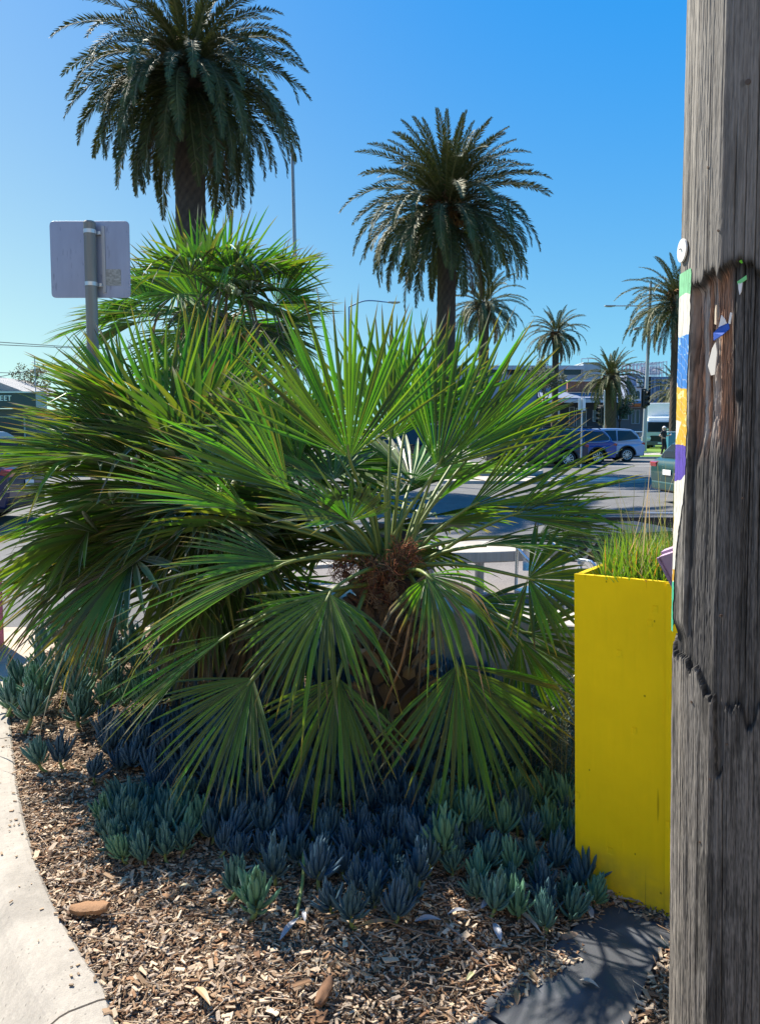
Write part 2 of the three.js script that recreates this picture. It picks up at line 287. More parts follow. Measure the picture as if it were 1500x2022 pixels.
// ------------------------------------------------------------ fan palms
const leafM = phy([1, 1, 1], 0.85, { vertexColors: true, side: THREE.DoubleSide, transmission: 0.55, thickness: 0, clearcoat: 0.32, clearcoatRoughness: 0.28 });
const petM = phy([1, 1, 1], 0.55, { vertexColors: true, clearcoat: 0.2, clearcoatRoughness: 0.4 });
const dryM = std([1, 1, 1], 0.9, { vertexColors: true, side: THREE.DoubleSide });
const GREEN = [0.145, 0.315, 0.008], GREEN2 = [0.04, 0.115, 0.008], YEL = [0.32, 0.26, 0.02], BROWN = [0.17, 0.085, 0.025], GREY = [0.2, 0.19, 0.14];
function fanLeaflets(hub, A, N, o, rnd) {
  const Y = A.clone().normalize(), X = Y.clone().cross(N).normalize(), Z = X.clone().cross(Y).normalize();
  const n = Math.round(o.n * 0.87), L = o.L, spread = o.spread * Math.PI / 180, fuse = o.fuse ?? 0.48, out = [];
  const st = [0.03, 0.16, fuse * 0.7, fuse, 0.62, 0.8, 0.93, 1];
  const tone = o.tone ?? 1, dead = o.dead ?? 0, cup = o.cup ?? 0.22, sag = o.sag ?? 0.03, droop = o.droop ?? 0.06;
  for (let i = 0; i < n; i++) {
    const f = (i + 0.5) / n * 2 - 1, a = f * spread + (rnd() - 0.5) * spread / n * 1.5, l = L * (1 - (o.shrink ?? 0.24) * f * f) * (0.86 + 0.2 * Math.sqrt(rnd())) * (rnd() < 0.04 ? 0.7 : 1);
    if (rnd() < (o.gap ?? 0.05)) continue;
    const hw = l * fuse * Math.tan(spread / n) * 1.06, dr = droop * (0.3 + 1.4 * rnd()), sg = sag * (0.4 + 1.2 * rnd()), tw = (rnd() - 0.5) * 1.1 * (o.twist ?? 1), side = (rnd() - 0.5) * 0.12;
    const D = Y.clone().multiplyScalar(Math.cos(a)).addScaledVector(X, Math.sin(a)), P = Y.clone().multiplyScalar(-Math.sin(a)).addScaledVector(X, Math.cos(a));
    const tip = rnd(), tipC = tip < 0.25 ? BROWN : tip < 0.7 ? YEL : GREY, tipAt = 0.97 - (o.brown ?? 0.06) * rnd() * 1.6;
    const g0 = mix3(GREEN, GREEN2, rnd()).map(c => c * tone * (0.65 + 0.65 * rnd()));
    const deadL = rnd() < dead, dc = mix3(BROWN, GREY, rnd());
    const bend = deadL ? 0.35 + 0.4 * rnd() : 0, snap = rnd() < (o.snap ?? 0.04) ? 0.25 + 0.3 * rnd() : 0;
    const rows = st.map(t => {
      const w = t <= fuse ? hw * t / fuse : hw * Math.pow(1 - Math.pow((t - fuse) / (1 - fuse), 1.7), 0.9);
      const r = l * t, k = Math.max(0, t - 0.5), z = cup * Math.pow(Math.abs(f), 1.6) * r - dr * l * t * t * t;
      const c = hub.clone().addScaledVector(D, r).addScaledVector(Z, z).addScaledVector(P, side * l * t * t);
      c.y -= l * (sg * t * t * t + (bend + snap) * t * t * k * 2);
      const fold = (o.fold ?? 0.7) * w, tA = tw * Math.max(0, t - fuse), ct = Math.cos(tA), s2 = Math.sin(tA);
      const Pt = P.clone().multiplyScalar(ct).addScaledVector(Z, s2), Zt = Z.clone().multiplyScalar(ct).addScaledVector(P, -s2);
      return [c.clone().addScaledVector(Pt, -w).addScaledVector(Zt, fold), c.clone().addScaledVector(Zt, -fold * 0.2), c.clone().addScaledVector(Pt, w).addScaledVector(Zt, fold),
        deadL && t > 0.3 ? dc : t > tipAt ? tipC : mix3(g0, [g0[0] * 1.5, g0[1] * 1.1, g0[2]], clamp((t - 0.5) * 1.2))];
    });
    const pos = [], col = [];
    const put = (v, c) => { pos.push(v.x, v.y, v.z); col.push(...c); };
    for (let s = 0; s + 1 < rows.length; s++) { const a0 = rows[s], b0 = rows[s + 1];
      for (let h = 0; h < 2; h++) { const p = a0[h], q = a0[h + 1], u = b0[h], v = b0[h + 1]; put(p, a0[3]); put(q, a0[3]); put(v, b0[3]); if (s + 2 < rows.length) { put(p, a0[3]); put(v, b0[3]); put(u, b0[3]); } } }
    out.push([pos, col]);
  }
  return out;
}
function colored(g, c) { g = norm(g); const n = g.attributes.position.count, a = new Float32Array(n * 3); for (let i = 0; i < n; i++) a.set(c, i * 3); g.setAttribute('color', new THREE.BufferAttribute(a, 3)); return g; }
const O3 = V(0, 0, 0);
function fanFrond(parent, base, crown, hub, A, N, o, rnd) {
  const h = hub.clone().sub(base), c = crown.clone().sub(base);
  const ls = fanLeaflets(h, A, N, o, rnd);
  let fr;
  if (o.single) { fr = new THREE.Group(); fr.name = 'frond'; parent.add(fr); for (const [p, q] of ls) mesh('leaflet', triGeo(p, q), leafM, fr); }
  else { const P = [], Q = []; for (const [p, q] of ls) { for (const x of p) P.push(x); for (const x of q) Q.push(x); } fr = mesh('frond', triGeo(P, Q), leafM, parent); }
  if (o.dead > 0.9) fr.userData.label = 'dry brown drooping frond';
  if (!o.noStalk) {
    const d = h.clone().sub(c), mid = c.clone().lerp(h, 0.5); mid.y += d.length() * (o.arch ?? 0.06); const end = h.clone().addScaledVector(A.clone().normalize(), o.L * 0.08);
    const pc = o.dead > 0.9 ? BROWN : [0.13, 0.17, 0.03];
    mesh('leaf_stalk', colored(tube([c, mid, h, end], 0.0125, 6, 14, 0.5), pc), petM, fr);
  }
  return fr;
}
// a frond given by where its hub and middle tip stand
function setFrond(parent, base, crown, f, rnd) {
  const hub = at(f.h[0], f.h[1], f.h[2]), tip = at(f.t[0], f.t[1], f.t[2]), A = tip.clone().sub(hub), L = A.length();
  const N = V(...(f.n ?? [0, 0.35, 1]));
  return fanFrond(parent, base, crown, hub, A, N, { n: f.c ?? 34, L: L * (f.k ?? 1.1), spread: f.s ?? 65, ...f.o }, rnd);
}
function wildFrond(parent, base, crown, az, el, stalk, L, rnd, o = {}) {
  const D = V(Math.sin(az) * Math.cos(el), Math.sin(el), Math.cos(az) * Math.cos(el)), hub = crown.clone().addScaledVector(D, stalk);
  const A = D.clone(); A.y -= 0.25 + 0.3 * rnd() * Math.cos(el); A.normalize();
  const N = V(-Math.sin(az) * Math.sin(el), Math.cos(el), -Math.cos(az) * Math.sin(el)); N.x += (rnd() - 0.5) * 0.7; N.z += (rnd() - 0.5) * 0.7;
  return fanFrond(parent, base, crown, hub, A, N, { n: 30, L, spread: 68 + 20 * rnd(), ...o }, rnd);
}
function stubTrunk(parent, base, top, r0, r1, n, rnd, dark) {
  const h = top.clone().sub(base), H = h.length();
  const g = new THREE.CylinderGeometry(r1 * 0.86, r0 * 0.86, H, 20, 30), p = g.attributes.position;
  for (let i = 0; i < p.count; i++) { const y = p.getY(i) / H + 0.5, k = 1 + 0.16 * (fbm(Math.atan2(p.getX(i), p.getZ(i)) * 3, y * 14, 3, 7) - 0.5); p.setXYZ(i, p.getX(i) * k + h.x * y, (y) * H, p.getZ(i) * k + h.z * y); }
  g.computeVertexNormals();
  mesh('trunk', colored(g, dark ? [0.025, 0.017, 0.012] : [0.04, 0.025, 0.017]), dryM, parent);
  const shapes = [0, 1, 2, 3].map(k => { const b = new THREE.BoxGeometry(0.052, 0.085 + 0.02 * k, 0.014, 2, 3, 1), q = b.attributes.position; for (let i = 0; i < q.count; i++) { const t = q.getY(i) / 0.1 + 0.5, x = q.getX(i); q.setXYZ(i, x * (1.15 - 0.5 * t) + 0.006 * (hash2(i, k) - 0.5), q.getY(i) + (t > 0.8 ? 0.018 * (hash2(i, k, 3) - 0.5) : 0), q.getZ(i) + 0.035 * t * t - Math.abs(x) * 0.4); } b.computeVertexNormals(); return [[0.18, 0.12, 0.075], [0.13, 0.085, 0.05], [0.24, 0.175, 0.115], [0.08, 0.05, 0.03]].map(c => colored(b, c)); });
  for (let i = 0; i < n; i++) {
    const t = (i + 0.5) / n, a = i * 2.39996, r = lerp(r0, r1, t) * 0.93;
    const m = mesh('leaf_base', shapes[i % 4][Math.floor(rnd() * 4)], dryM, parent);
    m.position.set(Math.sin(a) * r + h.x * t, t * H, Math.cos(a) * r + h.z * t); m.rotation.order = 'YXZ'; m.rotation.y = a + rr(-0.25, 0.25, rnd); m.rotation.x = rr(0.05, 0.5, rnd); m.rotation.z = rr(-0.35, 0.35, rnd); m.scale.setScalar(rr(0.75, 1.25, rnd));
  }
}
function fibre(parent, name, c, r, n, len, cols, rnd, rad = 0.0016) { // tangle of dry strands
  const gs = []; for (let i = 0; i < n; i++) { const a = rnd() * 6.283, e = rr(-0.5, 1.3, rnd), s = V(c.x + r * 0.8 * (rnd() - 0.5), c.y + r * (rnd() - 0.5), c.z + r * 0.8 * (rnd() - 0.5)), d = V(Math.sin(a) * Math.cos(e), Math.sin(e), Math.cos(a) * Math.cos(e)).multiplyScalar(len * rr(0.5, 1.1, rnd)); const mid = s.clone().addScaledVector(d, 0.55).add(V(rr(-0.02, 0.02, rnd), rr(-0.01, 0.025, rnd), rr(-0.02, 0.02, rnd))); gs.push(colored(tube([s, mid, s.clone().add(d).add(V(0, -len * 0.25, 0))], rad, 3, 4, 0.4), cols[Math.floor(rnd() * cols.length)])); }
  return mesh(name, gs, dryM, parent);
}
{ // front fan palm
  const rnd = rngOf(77), crown = at(768, 1125, 3.4), base = V(crown.x + 0.02, -0.02, crown.z - 0.02);
  const p = thing('fan_palm', 'foreground fan palm with scaly brown trunk and wide bright green fans beside the yellow planter', 'palm', base);
  stubTrunk(p, base, V(crown.x, crown.y - 0.03, crown.z), 0.17, 0.165, 150, rnd);
  const up = [0, 1, 0.25], cam = [0, 0.3, 1];
  const list = [
    // big upright fans above the crown
    { h: [690, 905, 3.2], t: [640, 600, 3.15], s: 62, c: 46, n: [0.1, 0.1, 1], o: { cup: 0.12, sag: 0.01, droop: 0.03, single: 1, fuse: 0.47, gap: 0.02, twist: 0.5 } },
    { h: [862, 925, 3.35], t: [990, 640, 3.3], s: 52, c: 40, n: [-0.3, 0.1, 1], o: { cup: 0.1, sag: 0.01, droop: 0.04, single: 1, fuse: 0.47, gap: 0.02, twist: 0.5 } },
    { h: [770, 870, 3.6], t: [800, 625, 3.7], s: 60, c: 36, n: [0, 0.1, 1], o: { cup: 0.1, tone: 1.1, fuse: 0.46 } },
    { h: [800, 850, 3.75], t: [905, 640, 3.8], s: 50, c: 30, n: [-0.2, 0.2, 1] },
    { h: [948, 878, 3.5], t: [1115, 740, 3.48], s: 32, c: 28, n: [-0.3, 0.1, 1], o: { cup: 0.3 } },
    { h: [570, 968, 3.2], t: [350, 775, 3.1], s: 40, c: 30, n: [0.4, 0.5, 0.8], o: { cup: 0.25, single: 1, fuse: 0.46, gap: 0.02, tone: 1.15 } },
    { h: [488, 1008, 3.15], t: [225, 905, 3.0], s: 38, c: 30, n: [0.2, 0.85, 0.6], o: { cup: 0.3, single: 1, fuse: 0.46, gap: 0.02, tone: 1.2 } },
    { h: [925, 1002, 3.3], t: [1175, 880, 3.25], s: 30, c: 28, n: [-0.2, 0.15, 1], o: { cup: 0.2, single: 1, tone: 0.85 } },
    { h: [1005, 1018, 3.2], t: [1255, 958, 3.12], s: 32, c: 28, n: [-0.1, 0.4, 0.9], o: { cup: 0.25, single: 1, tone: 0.8 } },
    { h: [1062, 1058, 3.2], t: [1230, 1032, 3.1], s: 50, c: 28, n: [0, 0.8, 0.6], o: { cup: 0.25 } },
    { h: [945, 1078, 3.2], t: [1120, 1072, 3.05], s: 45, c: 26, n: [0, 1, 0.1], o: { cup: 0.2 } },
    { h: [1042, 1142, 3.05], t: [1200, 1175, 2.95], s: 105, c: 34, n: [-0.3, 0.5, 0.8], o: { cup: 0.1, shrink: 0.3, tone: 0.8, droop: 0.1 } },
    { h: [1040, 1252, 3.15], t: [1180, 1245, 3.1], s: 70, c: 26, n: [-0.2, 0.6, 0.7], o: { tone: 0.75 } },
    { h: [1025, 1262, 3.05], t: [1110, 1420, 2.95], s: 50, c: 26, n: [-0.4, 0.3, 0.8], o: { tone: 0.8, dead: 0.04 } },
    { h: [842, 1135, 2.95], t: [975, 1270, 2.8], s: 62, c: 32, n: [0.3, 0.6, 0.7], o: { droop: 0.15, sag: 0.25, dead: 0.12, snap: 0.2 } },
    { h: [845, 1140, 2.97], t: [790, 1290, 2.9], s: 40, c: 12, n: [0, 0.4, 0.9], o: { droop: 0.15, sag: 0.15, dead: 1, fuse: 0.3, noStalk: 1, fold: 0.9 } },
    { h: [902, 1312, 2.85], t: [975, 1590, 2.7], s: 72, c: 44, n: [0.1, 0.4, 0.9], o: { cup: 0.06, droop: 0.08, sag: 0.05, single: 1, tone: 0.85, twist: 0.6 } },
    { h: [650, 1172, 2.9], t: [570, 1370, 2.7], s: 78, c: 40, n: [-0.2, 0.6, 0.8], o: { cup: 0.1, droop: 0.14, sag: 0.12, single: 1, snap: 0.1 } },
    { h: [668, 1338, 2.85], t: [615, 1570, 2.65], s: 62, c: 34, n: [-0.1, 0.4, 0.9], o: { cup: 0.08, droop: 0.1, sag: 0.06, tone: 0.9 } },
    { h: [452, 1252, 2.85], t: [220, 1430, 2.65], s: 26, c: 22, n: [-0.5, 0.7, 0.5], o: { cup: 0.35, sag: 0.04, brown: 0.14 } },
    { h: [565, 1112, 2.95], t: [235, 1275, 2.65], s: 22, c: 22, n: [-0.3, 0.9, 0.3], o: { cup: 0.4, sag: 0.05 } },
    { h: [560, 1110, 2.98], t: [340, 1095, 2.95], s: 40, c: 20, n: [0, 0.9, 0.4], o: { tone: 0.85 } },
    { h: [500, 1338, 2.9], t: [350, 1545, 2.7], s: 58, c: 40, n: [-0.3, 0.5, 0.8], o: { cup: 0.12, tone: 0.85 } },
    { h: [690, 1030, 3.05], t: [520, 965, 2.9], s: 50, c: 22, n: [0.2, 0.85, 0.5], o: { cup: 0.3, snap: 0.1 } },
    { h: [690, 1030, 3.05], t: [705, 955, 2.98], s: 62, c: 18, n: [0.2, -0.2, 1], o: { fuse: 0.75, shrink: 0.1, sag: 0, tone: 0.9, noStalk: 1, brown: 0.02, cup: 0.15 } },
    { h: [655, 880, 3.7], t: [560, 720, 3.8], s: 60, c: 30, n: [0.1, 0.2, 1] },
    { h: [590, 915, 3.55], t: [470, 745, 3.6], s: 55, c: 30, n: [0.1, 0.3, 1] },
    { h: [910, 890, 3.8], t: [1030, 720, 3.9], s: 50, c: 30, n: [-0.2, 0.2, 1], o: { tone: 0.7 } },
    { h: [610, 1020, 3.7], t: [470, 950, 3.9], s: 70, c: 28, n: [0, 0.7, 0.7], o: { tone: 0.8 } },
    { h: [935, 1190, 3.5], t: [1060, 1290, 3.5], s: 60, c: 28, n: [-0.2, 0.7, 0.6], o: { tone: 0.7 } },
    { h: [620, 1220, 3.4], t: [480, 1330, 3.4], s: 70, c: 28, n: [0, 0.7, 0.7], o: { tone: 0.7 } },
    { h: [760, 1390, 3.15], t: [742, 1480, 3.1], s: 42, c: 20, n: [-0.4, 0, 1], o: { dead: 1, fuse: 0.8, tone: 0.7, sag: 0, cup: 0.2, noStalk: 1, fold: 0.9 } },
  ];
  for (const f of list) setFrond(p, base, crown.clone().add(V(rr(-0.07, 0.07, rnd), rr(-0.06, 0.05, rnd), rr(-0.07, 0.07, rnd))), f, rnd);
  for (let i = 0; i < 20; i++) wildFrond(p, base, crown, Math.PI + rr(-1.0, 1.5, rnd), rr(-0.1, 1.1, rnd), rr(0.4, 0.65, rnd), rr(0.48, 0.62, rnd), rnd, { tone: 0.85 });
  // extra bare stalks in the heart, the dead stalk down the trunk, fibre and old flower stalks
  for (let i = 0; i < 16; i++) { const a = rr(-0.5, 0.5, rnd), top = crown.clone().add(V(a * 0.4 + 0.02, rr(0.25, 0.5, rnd), rr(-0.25, 0.1, rnd))).sub(base), s = crown.clone().add(V(a * 0.12, -0.06, rr(-0.06, 0.08, rnd))).sub(base); mesh('leaf_stalk', colored(tube([s, s.clone().lerp(top, 0.5).add(V(-a * 0.03, 0, 0)), top], 0.012, 6, 8, 0.5), [0.13, 0.175, 0.03]), petM, p); }
  const st = [at(808, 1235, 3.12), at(792, 1310, 3.08), at(762, 1385, 3.1), at(758, 1398, 3.12)].map(v => v.sub(base));
  mesh('leaf_stalk', colored(tube(st, 0.007, 5, 12, 0.7), [0.3, 0.14, 0.05]), petM, p).userData.label = 'dry orange-brown stalk hanging down the trunk';
  const rust = [[0.20, 0.055, 0.02], [0.13, 0.035, 0.015], [0.28, 0.10, 0.03], [0.09, 0.03, 0.015]];
  fibre(p, 'dry_flower_cluster', at(800, 1100, 3.24).sub(base), 0.13, 260, 0.07, rust, rnd);
  fibre(p, 'dry_flower_cluster', at(680, 1125, 3.24).sub(base), 0.12, 220, 0.06, rust, rnd);
  fibre(p, 'trunk_fibre', at(745, 1150, 3.25).sub(base), 0.2, 380, 0.09, [...rust, [0.1, 0.06, 0.035], [0.34, 0.2, 0.1]], rnd, 0.0022);
  fibre(p, 'trunk_fibre', at(780, 1230, 3.23).sub(base), 0.22, 260, 0.07, [[0.1, 0.06, 0.035], [0.07, 0.035, 0.02]], rnd, 0.0018);
}
{ // left fan palm, leaning over the footpath
  const rnd = rngOf(91), crown = at(430, 1015, 4.2), base = V(crown.x + 0.12, -0.02, crown.z - 0.1);
  const p = thing('fan_palm', 'dense dark fan palm on the left with yellow-tipped fans hanging over the footpath', 'palm', base);
  stubTrunk(p, base, crown, 0.16, 0.15, 60, rnd, true);
  const list = [
    { h: [335, 885, 4.0], t: [330, 620, 4.0], s: 72, c: 44, n: [0.1, 0.15, 1], o: { cup: 0.12, sag: 0, fuse: 0.46, gap: 0.02, twist: 0.5 } },
    { h: [318, 880, 4.05], t: [130, 705, 4.0], s: 40, c: 34, n: [0.4, 0.4, 0.9], o: { cup: 0.2, fuse: 0.45 } },
    { h: [290, 905, 3.95], t: [45, 790, 3.85], s: 34, c: 32, n: [0.2, 0.6, 0.8], o: { cup: 0.25, fuse: 0.45 } },
    { h: [400, 830, 4.2], t: [385, 610, 4.3], s: 60, c: 36, n: [0, 0.15, 1] },
    { h: [455, 850, 4.3], t: [480, 660, 4.4], s: 60, c: 34, n: [-0.1, 0.15, 1] },
    { h: [250, 800, 4.3], t: [110, 690, 4.4], s: 45, c: 30, n: [0.2, 0.4, 1] },
    { h: [330, 960, 3.9], t: [180, 800, 3.8], s: 48, c: 34, n: [0.3, 0.5, 0.8] },
    { h: [300, 940, 3.85], t: [20, 870, 3.7], s: 34, c: 30, n: [0.1, 0.8, 0.6], o: { cup: 0.3 } },
    { h: [190, 972, 3.9], t: [25, 960, 3.75], s: 40, c: 28, n: [0.1, 0.85, 0.5], o: { cup: 0.25, brown: 0.12 } },
    { h: [185, 980, 3.95], t: [5, 1035, 3.8], s: 36, c: 28, n: [0, 0.85, 0.5], o: { cup: 0.25, brown: 0.1 } },
    { h: [222, 1062, 3.85], t: [15, 1165, 3.65], s: 36, c: 30, n: [0, 0.8, 0.6], o: { cup: 0.25, tone: 0.85 } },
    { h: [245, 1075, 3.8], t: [70, 1210, 3.6], s: 40, c: 30, n: [-0.1, 0.7, 0.7], o: { brown: 0.12 } },
    { h: [180, 1105, 3.75], t: [-5, 1275, 3.5], s: 30, c: 28, n: [-0.2, 0.7, 0.6], o: { cup: 0.3, brown: 0.42, fuse: 0.5, sag: 0.01 } },
    { h: [225, 1165, 3.75], t: [85, 1325, 3.55], s: 34, c: 30, n: [-0.2, 0.6, 0.8], o: { cup: 0.2, brown: 0.5, fuse: 0.5, sag: 0.01 } },
    { h: [250, 1160, 3.7], t: [140, 1325, 3.5], s: 30, c: 28, n: [-0.2, 0.6, 0.8], o: { cup: 0.2, brown: 0.45, fuse: 0.5, sag: 0.01 } },
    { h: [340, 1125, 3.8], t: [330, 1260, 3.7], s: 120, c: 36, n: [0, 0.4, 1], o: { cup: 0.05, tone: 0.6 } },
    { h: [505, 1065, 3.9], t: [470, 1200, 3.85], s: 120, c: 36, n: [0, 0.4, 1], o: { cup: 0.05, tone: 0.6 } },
    { h: [360, 1030, 3.85], t: [200, 1035, 3.7], s: 50, c: 30, n: [0, 0.9, 0.5], o: { tone: 0.8 } },
    { h: [400, 990, 3.9], t: [200, 920, 3.7], s: 50, c: 34, n: [0.1, 0.8, 0.6], o: { tone: 0.9 } },
    { h: [440, 950, 4.0], t: [300, 800, 3.9], s: 60, c: 34, n: [0.1, 0.5, 0.9] },
    { h: [480, 940, 4.1], t: [450, 760, 4.1], s: 65, c: 34, n: [0, 0.3, 1] },
    { h: [520, 960, 4.3], t: [580, 780, 4.5], s: 60, c: 30, n: [-0.2, 0.3, 1], o: { tone: 0.8 } },
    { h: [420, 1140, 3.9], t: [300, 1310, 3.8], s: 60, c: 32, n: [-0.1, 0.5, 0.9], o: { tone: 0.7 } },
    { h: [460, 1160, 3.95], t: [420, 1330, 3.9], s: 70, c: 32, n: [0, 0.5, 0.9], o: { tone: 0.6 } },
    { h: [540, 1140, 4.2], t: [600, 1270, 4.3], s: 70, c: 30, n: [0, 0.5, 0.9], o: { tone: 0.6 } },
    { h: [525, 1190, 3.9], t: [505, 1370, 3.85], s: 40, c: 22, n: [0.2, 0, 1], o: { dead: 1, fuse: 0.7, tone: 0.8, sag: 0, cup: 0.2, fold: 0.9 } },
    { h: [395, 1165, 3.95], t: [365, 1330, 3.9], s: 36, c: 20, n: [-0.2, 0, 1], o: { dead: 1, fuse: 0.7, tone: 0.8, sag: 0, cup: 0.2, fold: 0.9 } },
    { h: [500, 900, 4.5], t: [560, 760, 4.7], s: 60, c: 30, n: [-0.1, 0.3, 1], o: { dead: 0.15, tone: 0.8 } },
  ];
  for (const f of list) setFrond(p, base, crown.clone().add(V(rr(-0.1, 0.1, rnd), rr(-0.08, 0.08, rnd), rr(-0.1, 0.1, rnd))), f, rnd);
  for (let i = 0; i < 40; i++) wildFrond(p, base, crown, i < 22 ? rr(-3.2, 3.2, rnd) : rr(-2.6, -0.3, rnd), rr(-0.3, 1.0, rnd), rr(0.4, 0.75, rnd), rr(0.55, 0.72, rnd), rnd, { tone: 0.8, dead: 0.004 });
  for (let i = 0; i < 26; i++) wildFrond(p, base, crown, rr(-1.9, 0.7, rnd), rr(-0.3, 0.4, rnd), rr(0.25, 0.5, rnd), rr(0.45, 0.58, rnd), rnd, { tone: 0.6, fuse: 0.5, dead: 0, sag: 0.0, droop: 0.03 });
  fibre(p, 'trunk_fibre', crown.clone().sub(base).add(V(0, -0.08, 0.1)), 0.25, 240, 0.08, [[0.1, 0.06, 0.035], [0.07, 0.04, 0.02], [0.2, 0.12, 0.06]], rnd, 0.002);
}
{ // taller fan palm behind the sign
  const rnd = rngOf(133), crown = at(420, 640, 6.9), base = V(crown.x + 0.05, -0.02, crown.z);
  const p = thing('fan_palm', 'taller fan palm at the back with feathery fans below the big date palm trunk', 'palm', base);
  stubTrunk(p, base, crown, 0.17, 0.14, 70, rnd, true);
  const list = [
    { h: [395, 605, 6.8], t: [380, 440, 6.8], s: 68, c: 44, n: [0.05, 0.1, 1], o: { sag: 0.02 } },
    { h: [450, 590, 6.9], t: [480, 430, 7.0], s: 60, c: 40, n: [-0.1, 0.1, 1] },
    { h: [545, 600, 6.8], t: [610, 505, 6.7], s: 62, c: 36, n: [-0.3, 0.3, 0.9], o: { sag: 0.05 } },
    { h: [300, 600, 6.9], t: [235, 530, 7.0], s: 60, c: 34, n: [0.2, 0.4, 0.9] },
    { h: [250, 630, 6.8], t: [110, 655, 6.6], s: 30, c: 26, n: [0, 0.9, 0.3], o: { sag: 0.06 } },
    { h: [290, 620, 6.7], t: [160, 610, 6.5], s: 40, c: 28, n: [0, 0.9, 0.4], o: { sag: 0.06 } },
    { h: [545, 645, 6.7], t: [650, 610, 6.5], s: 45, c: 30, n: [-0.1, 0.8, 0.5], o: { sag: 0.05 } },
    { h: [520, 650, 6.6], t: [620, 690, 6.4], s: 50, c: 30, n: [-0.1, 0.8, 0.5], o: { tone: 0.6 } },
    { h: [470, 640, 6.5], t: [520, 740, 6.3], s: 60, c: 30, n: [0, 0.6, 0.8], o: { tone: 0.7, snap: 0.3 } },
    { h: [400, 600, 6.5], t: [400, 680, 6.2], s: 70, c: 34, n: [0, 0.8, 0.6], o: { sag: 0.12, snap: 0.35, dead: 0.15 } },
    { h: [455, 555, 6.6], t: [500, 600, 6.2], s: 70, c: 34, n: [0, 0.8, 0.6], o: { sag: 0.12, snap: 0.35, dead: 0.2 } },
    { h: [350, 580, 6.6], t: [320, 620, 6.2], s: 70, c: 34, n: [0, 0.8, 0.6], o: { sag: 0.1, snap: 0.3, dead: 0.1 } },
  ];
  for (const f of list) f.k = 1.22;
  for (const f of list) setFrond(p, base, crown.clone().add(V(rr(-0.1, 0.1, rnd), rr(-0.08, 0.08, rnd), rr(-0.1, 0.1, rnd))), f, rnd);
  for (let i = 0; i < 30; i++) wildFrond(p, base, crown, rr(-3.2, 3.2, rnd), rr(-0.5, 0.8, rnd), rr(0.4, 0.7, rnd), rr(0.55, 0.75, rnd), rnd, { tone: 0.85, snap: 0.2 });
  fibre(p, 'trunk_fibre', crown.clone().sub(base).add(V(0.05, -0.25, 0.1)), 0.4, 160, 0.14, [[0.2, 0.17, 0.12], [0.07, 0.05, 0.03]], rnd, 0.002);
}

// ------------------------------------------------------------ date palms
const dateM = phy([1, 1, 1], 0.6, { vertexColors: true, side: THREE.DoubleSide, transmission: 0.18, thickness: 0 });
dateM.roughness = 0.75;
function dateFrond(e0, bend, len, seed, tone = 1) {
  const rnd = rngOf(seed), pos = [], col = [], n = 76, pts = []; let p = V(0, 0, 0), a = e0;
  const sway = rr(-0.25, 0.25, rnd);
  for (let i = 0; i <= n; i++) { const s = i / n; a = Math.max(e0 - bend * Math.pow(s, 1.25), -1.62); pts.push([p.clone(), a]); p = p.clone().add(V(Math.cos(a), Math.sin(a), sway * s * 0.6).multiplyScalar(len / n)); }
  const put = (v, c) => { pos.push(v.x, v.y, v.z); col.push(...c); };
  const rc = [0.17 * tone, 0.17 * tone, 0.06 * tone];
  for (let i = 0; i < n; i++) { // rachis
    const w0 = lerp(0.05, 0.008, i / n), w1 = lerp(0.05, 0.008, (i + 1) / n), A = pts[i][0], B = pts[i + 1][0], c = i < 6 ? [0.24, 0.17, 0.07] : rc;
    const c0 = [V(0, w0 * 0.6, 0), V(0, -w0 * 0.3, w0), V(0, -w0 * 0.3, -w0)].map(v => v.add(A)), c1 = [V(0, w1 * 0.6, 0), V(0, -w1 * 0.3, w1), V(0, -w1 * 0.3, -w1)].map(v => v.add(B));
    for (let k = 0; k < 3; k++) { const m = (k + 1) % 3; put(c0[k], c); put(c0[m], c); put(c1[m], c); put(c0[k], c); put(c1[m], c); put(c1[k], c); }
  }
  for (let i = 5; i <= n; i++) for (const sd of [-1, 1]) for (let rep = 0; rep < 2; rep++) {
    const s = i / n, [q0, ang] = pts[i], t = V(Math.cos(ang), Math.sin(ang), 0), nn = V(-Math.sin(ang), Math.cos(ang), 0), b = V(0, 0, sd);
    const q = q0.clone().addScaledVector(t, rep * len / n * 0.5);
    const ll = len * 0.112 * Math.pow(Math.sin(Math.PI * clamp(s * 0.82 + 0.14)), 0.7) * rr(0.85, 1.1, rnd);
    const d = t.clone().multiplyScalar(rr(0.6, 0.95, rnd)).addScaledVector(b, rr(0.4, 0.85, rnd)).addScaledVector(nn, rr(-0.1, 0.5, rnd)).normalize();
    const w = t.clone().multiplyScalar(0.035 * len / 4.5), m = q.clone().addScaledVector(d, ll * 0.45), e = q.clone().addScaledVector(d, ll); e.y -= ll * rr(0.02, 0.16, rnd);
    const k = tone * rr(0.65, 1.35, rnd), c = rnd() < 0.05 ? [0.2 * k, 0.15 * k, 0.06 * k] : [0.074 * k, 0.088 * k, 0.017 * k];
    put(q, c); put(m.clone().add(w), c); put(m.clone().sub(w), c); put(m.clone().sub(w), c); put(m.clone().add(w), c); put(e, c);
  }
  return triGeo(pos, col);
}
const CLS = [[1.35, 0.55], [1.15, 0.9], [0.9, 1.15], [0.62, 1.35], [0.35, 1.5], [0.05, 1.45], [-0.02, 1.62], [-0.28, 1.42], [-0.72, 0.95]];
const dateGeo = CLS.map(([e, b], i) => [0, 1].map(v => dateFrond(e, b * (v ? 1.15 : 0.9), 4.5 * (i > 6 ? 0.86 : 1), 500 + i * 7 + v, i > 6 ? 0.85 : 1)));
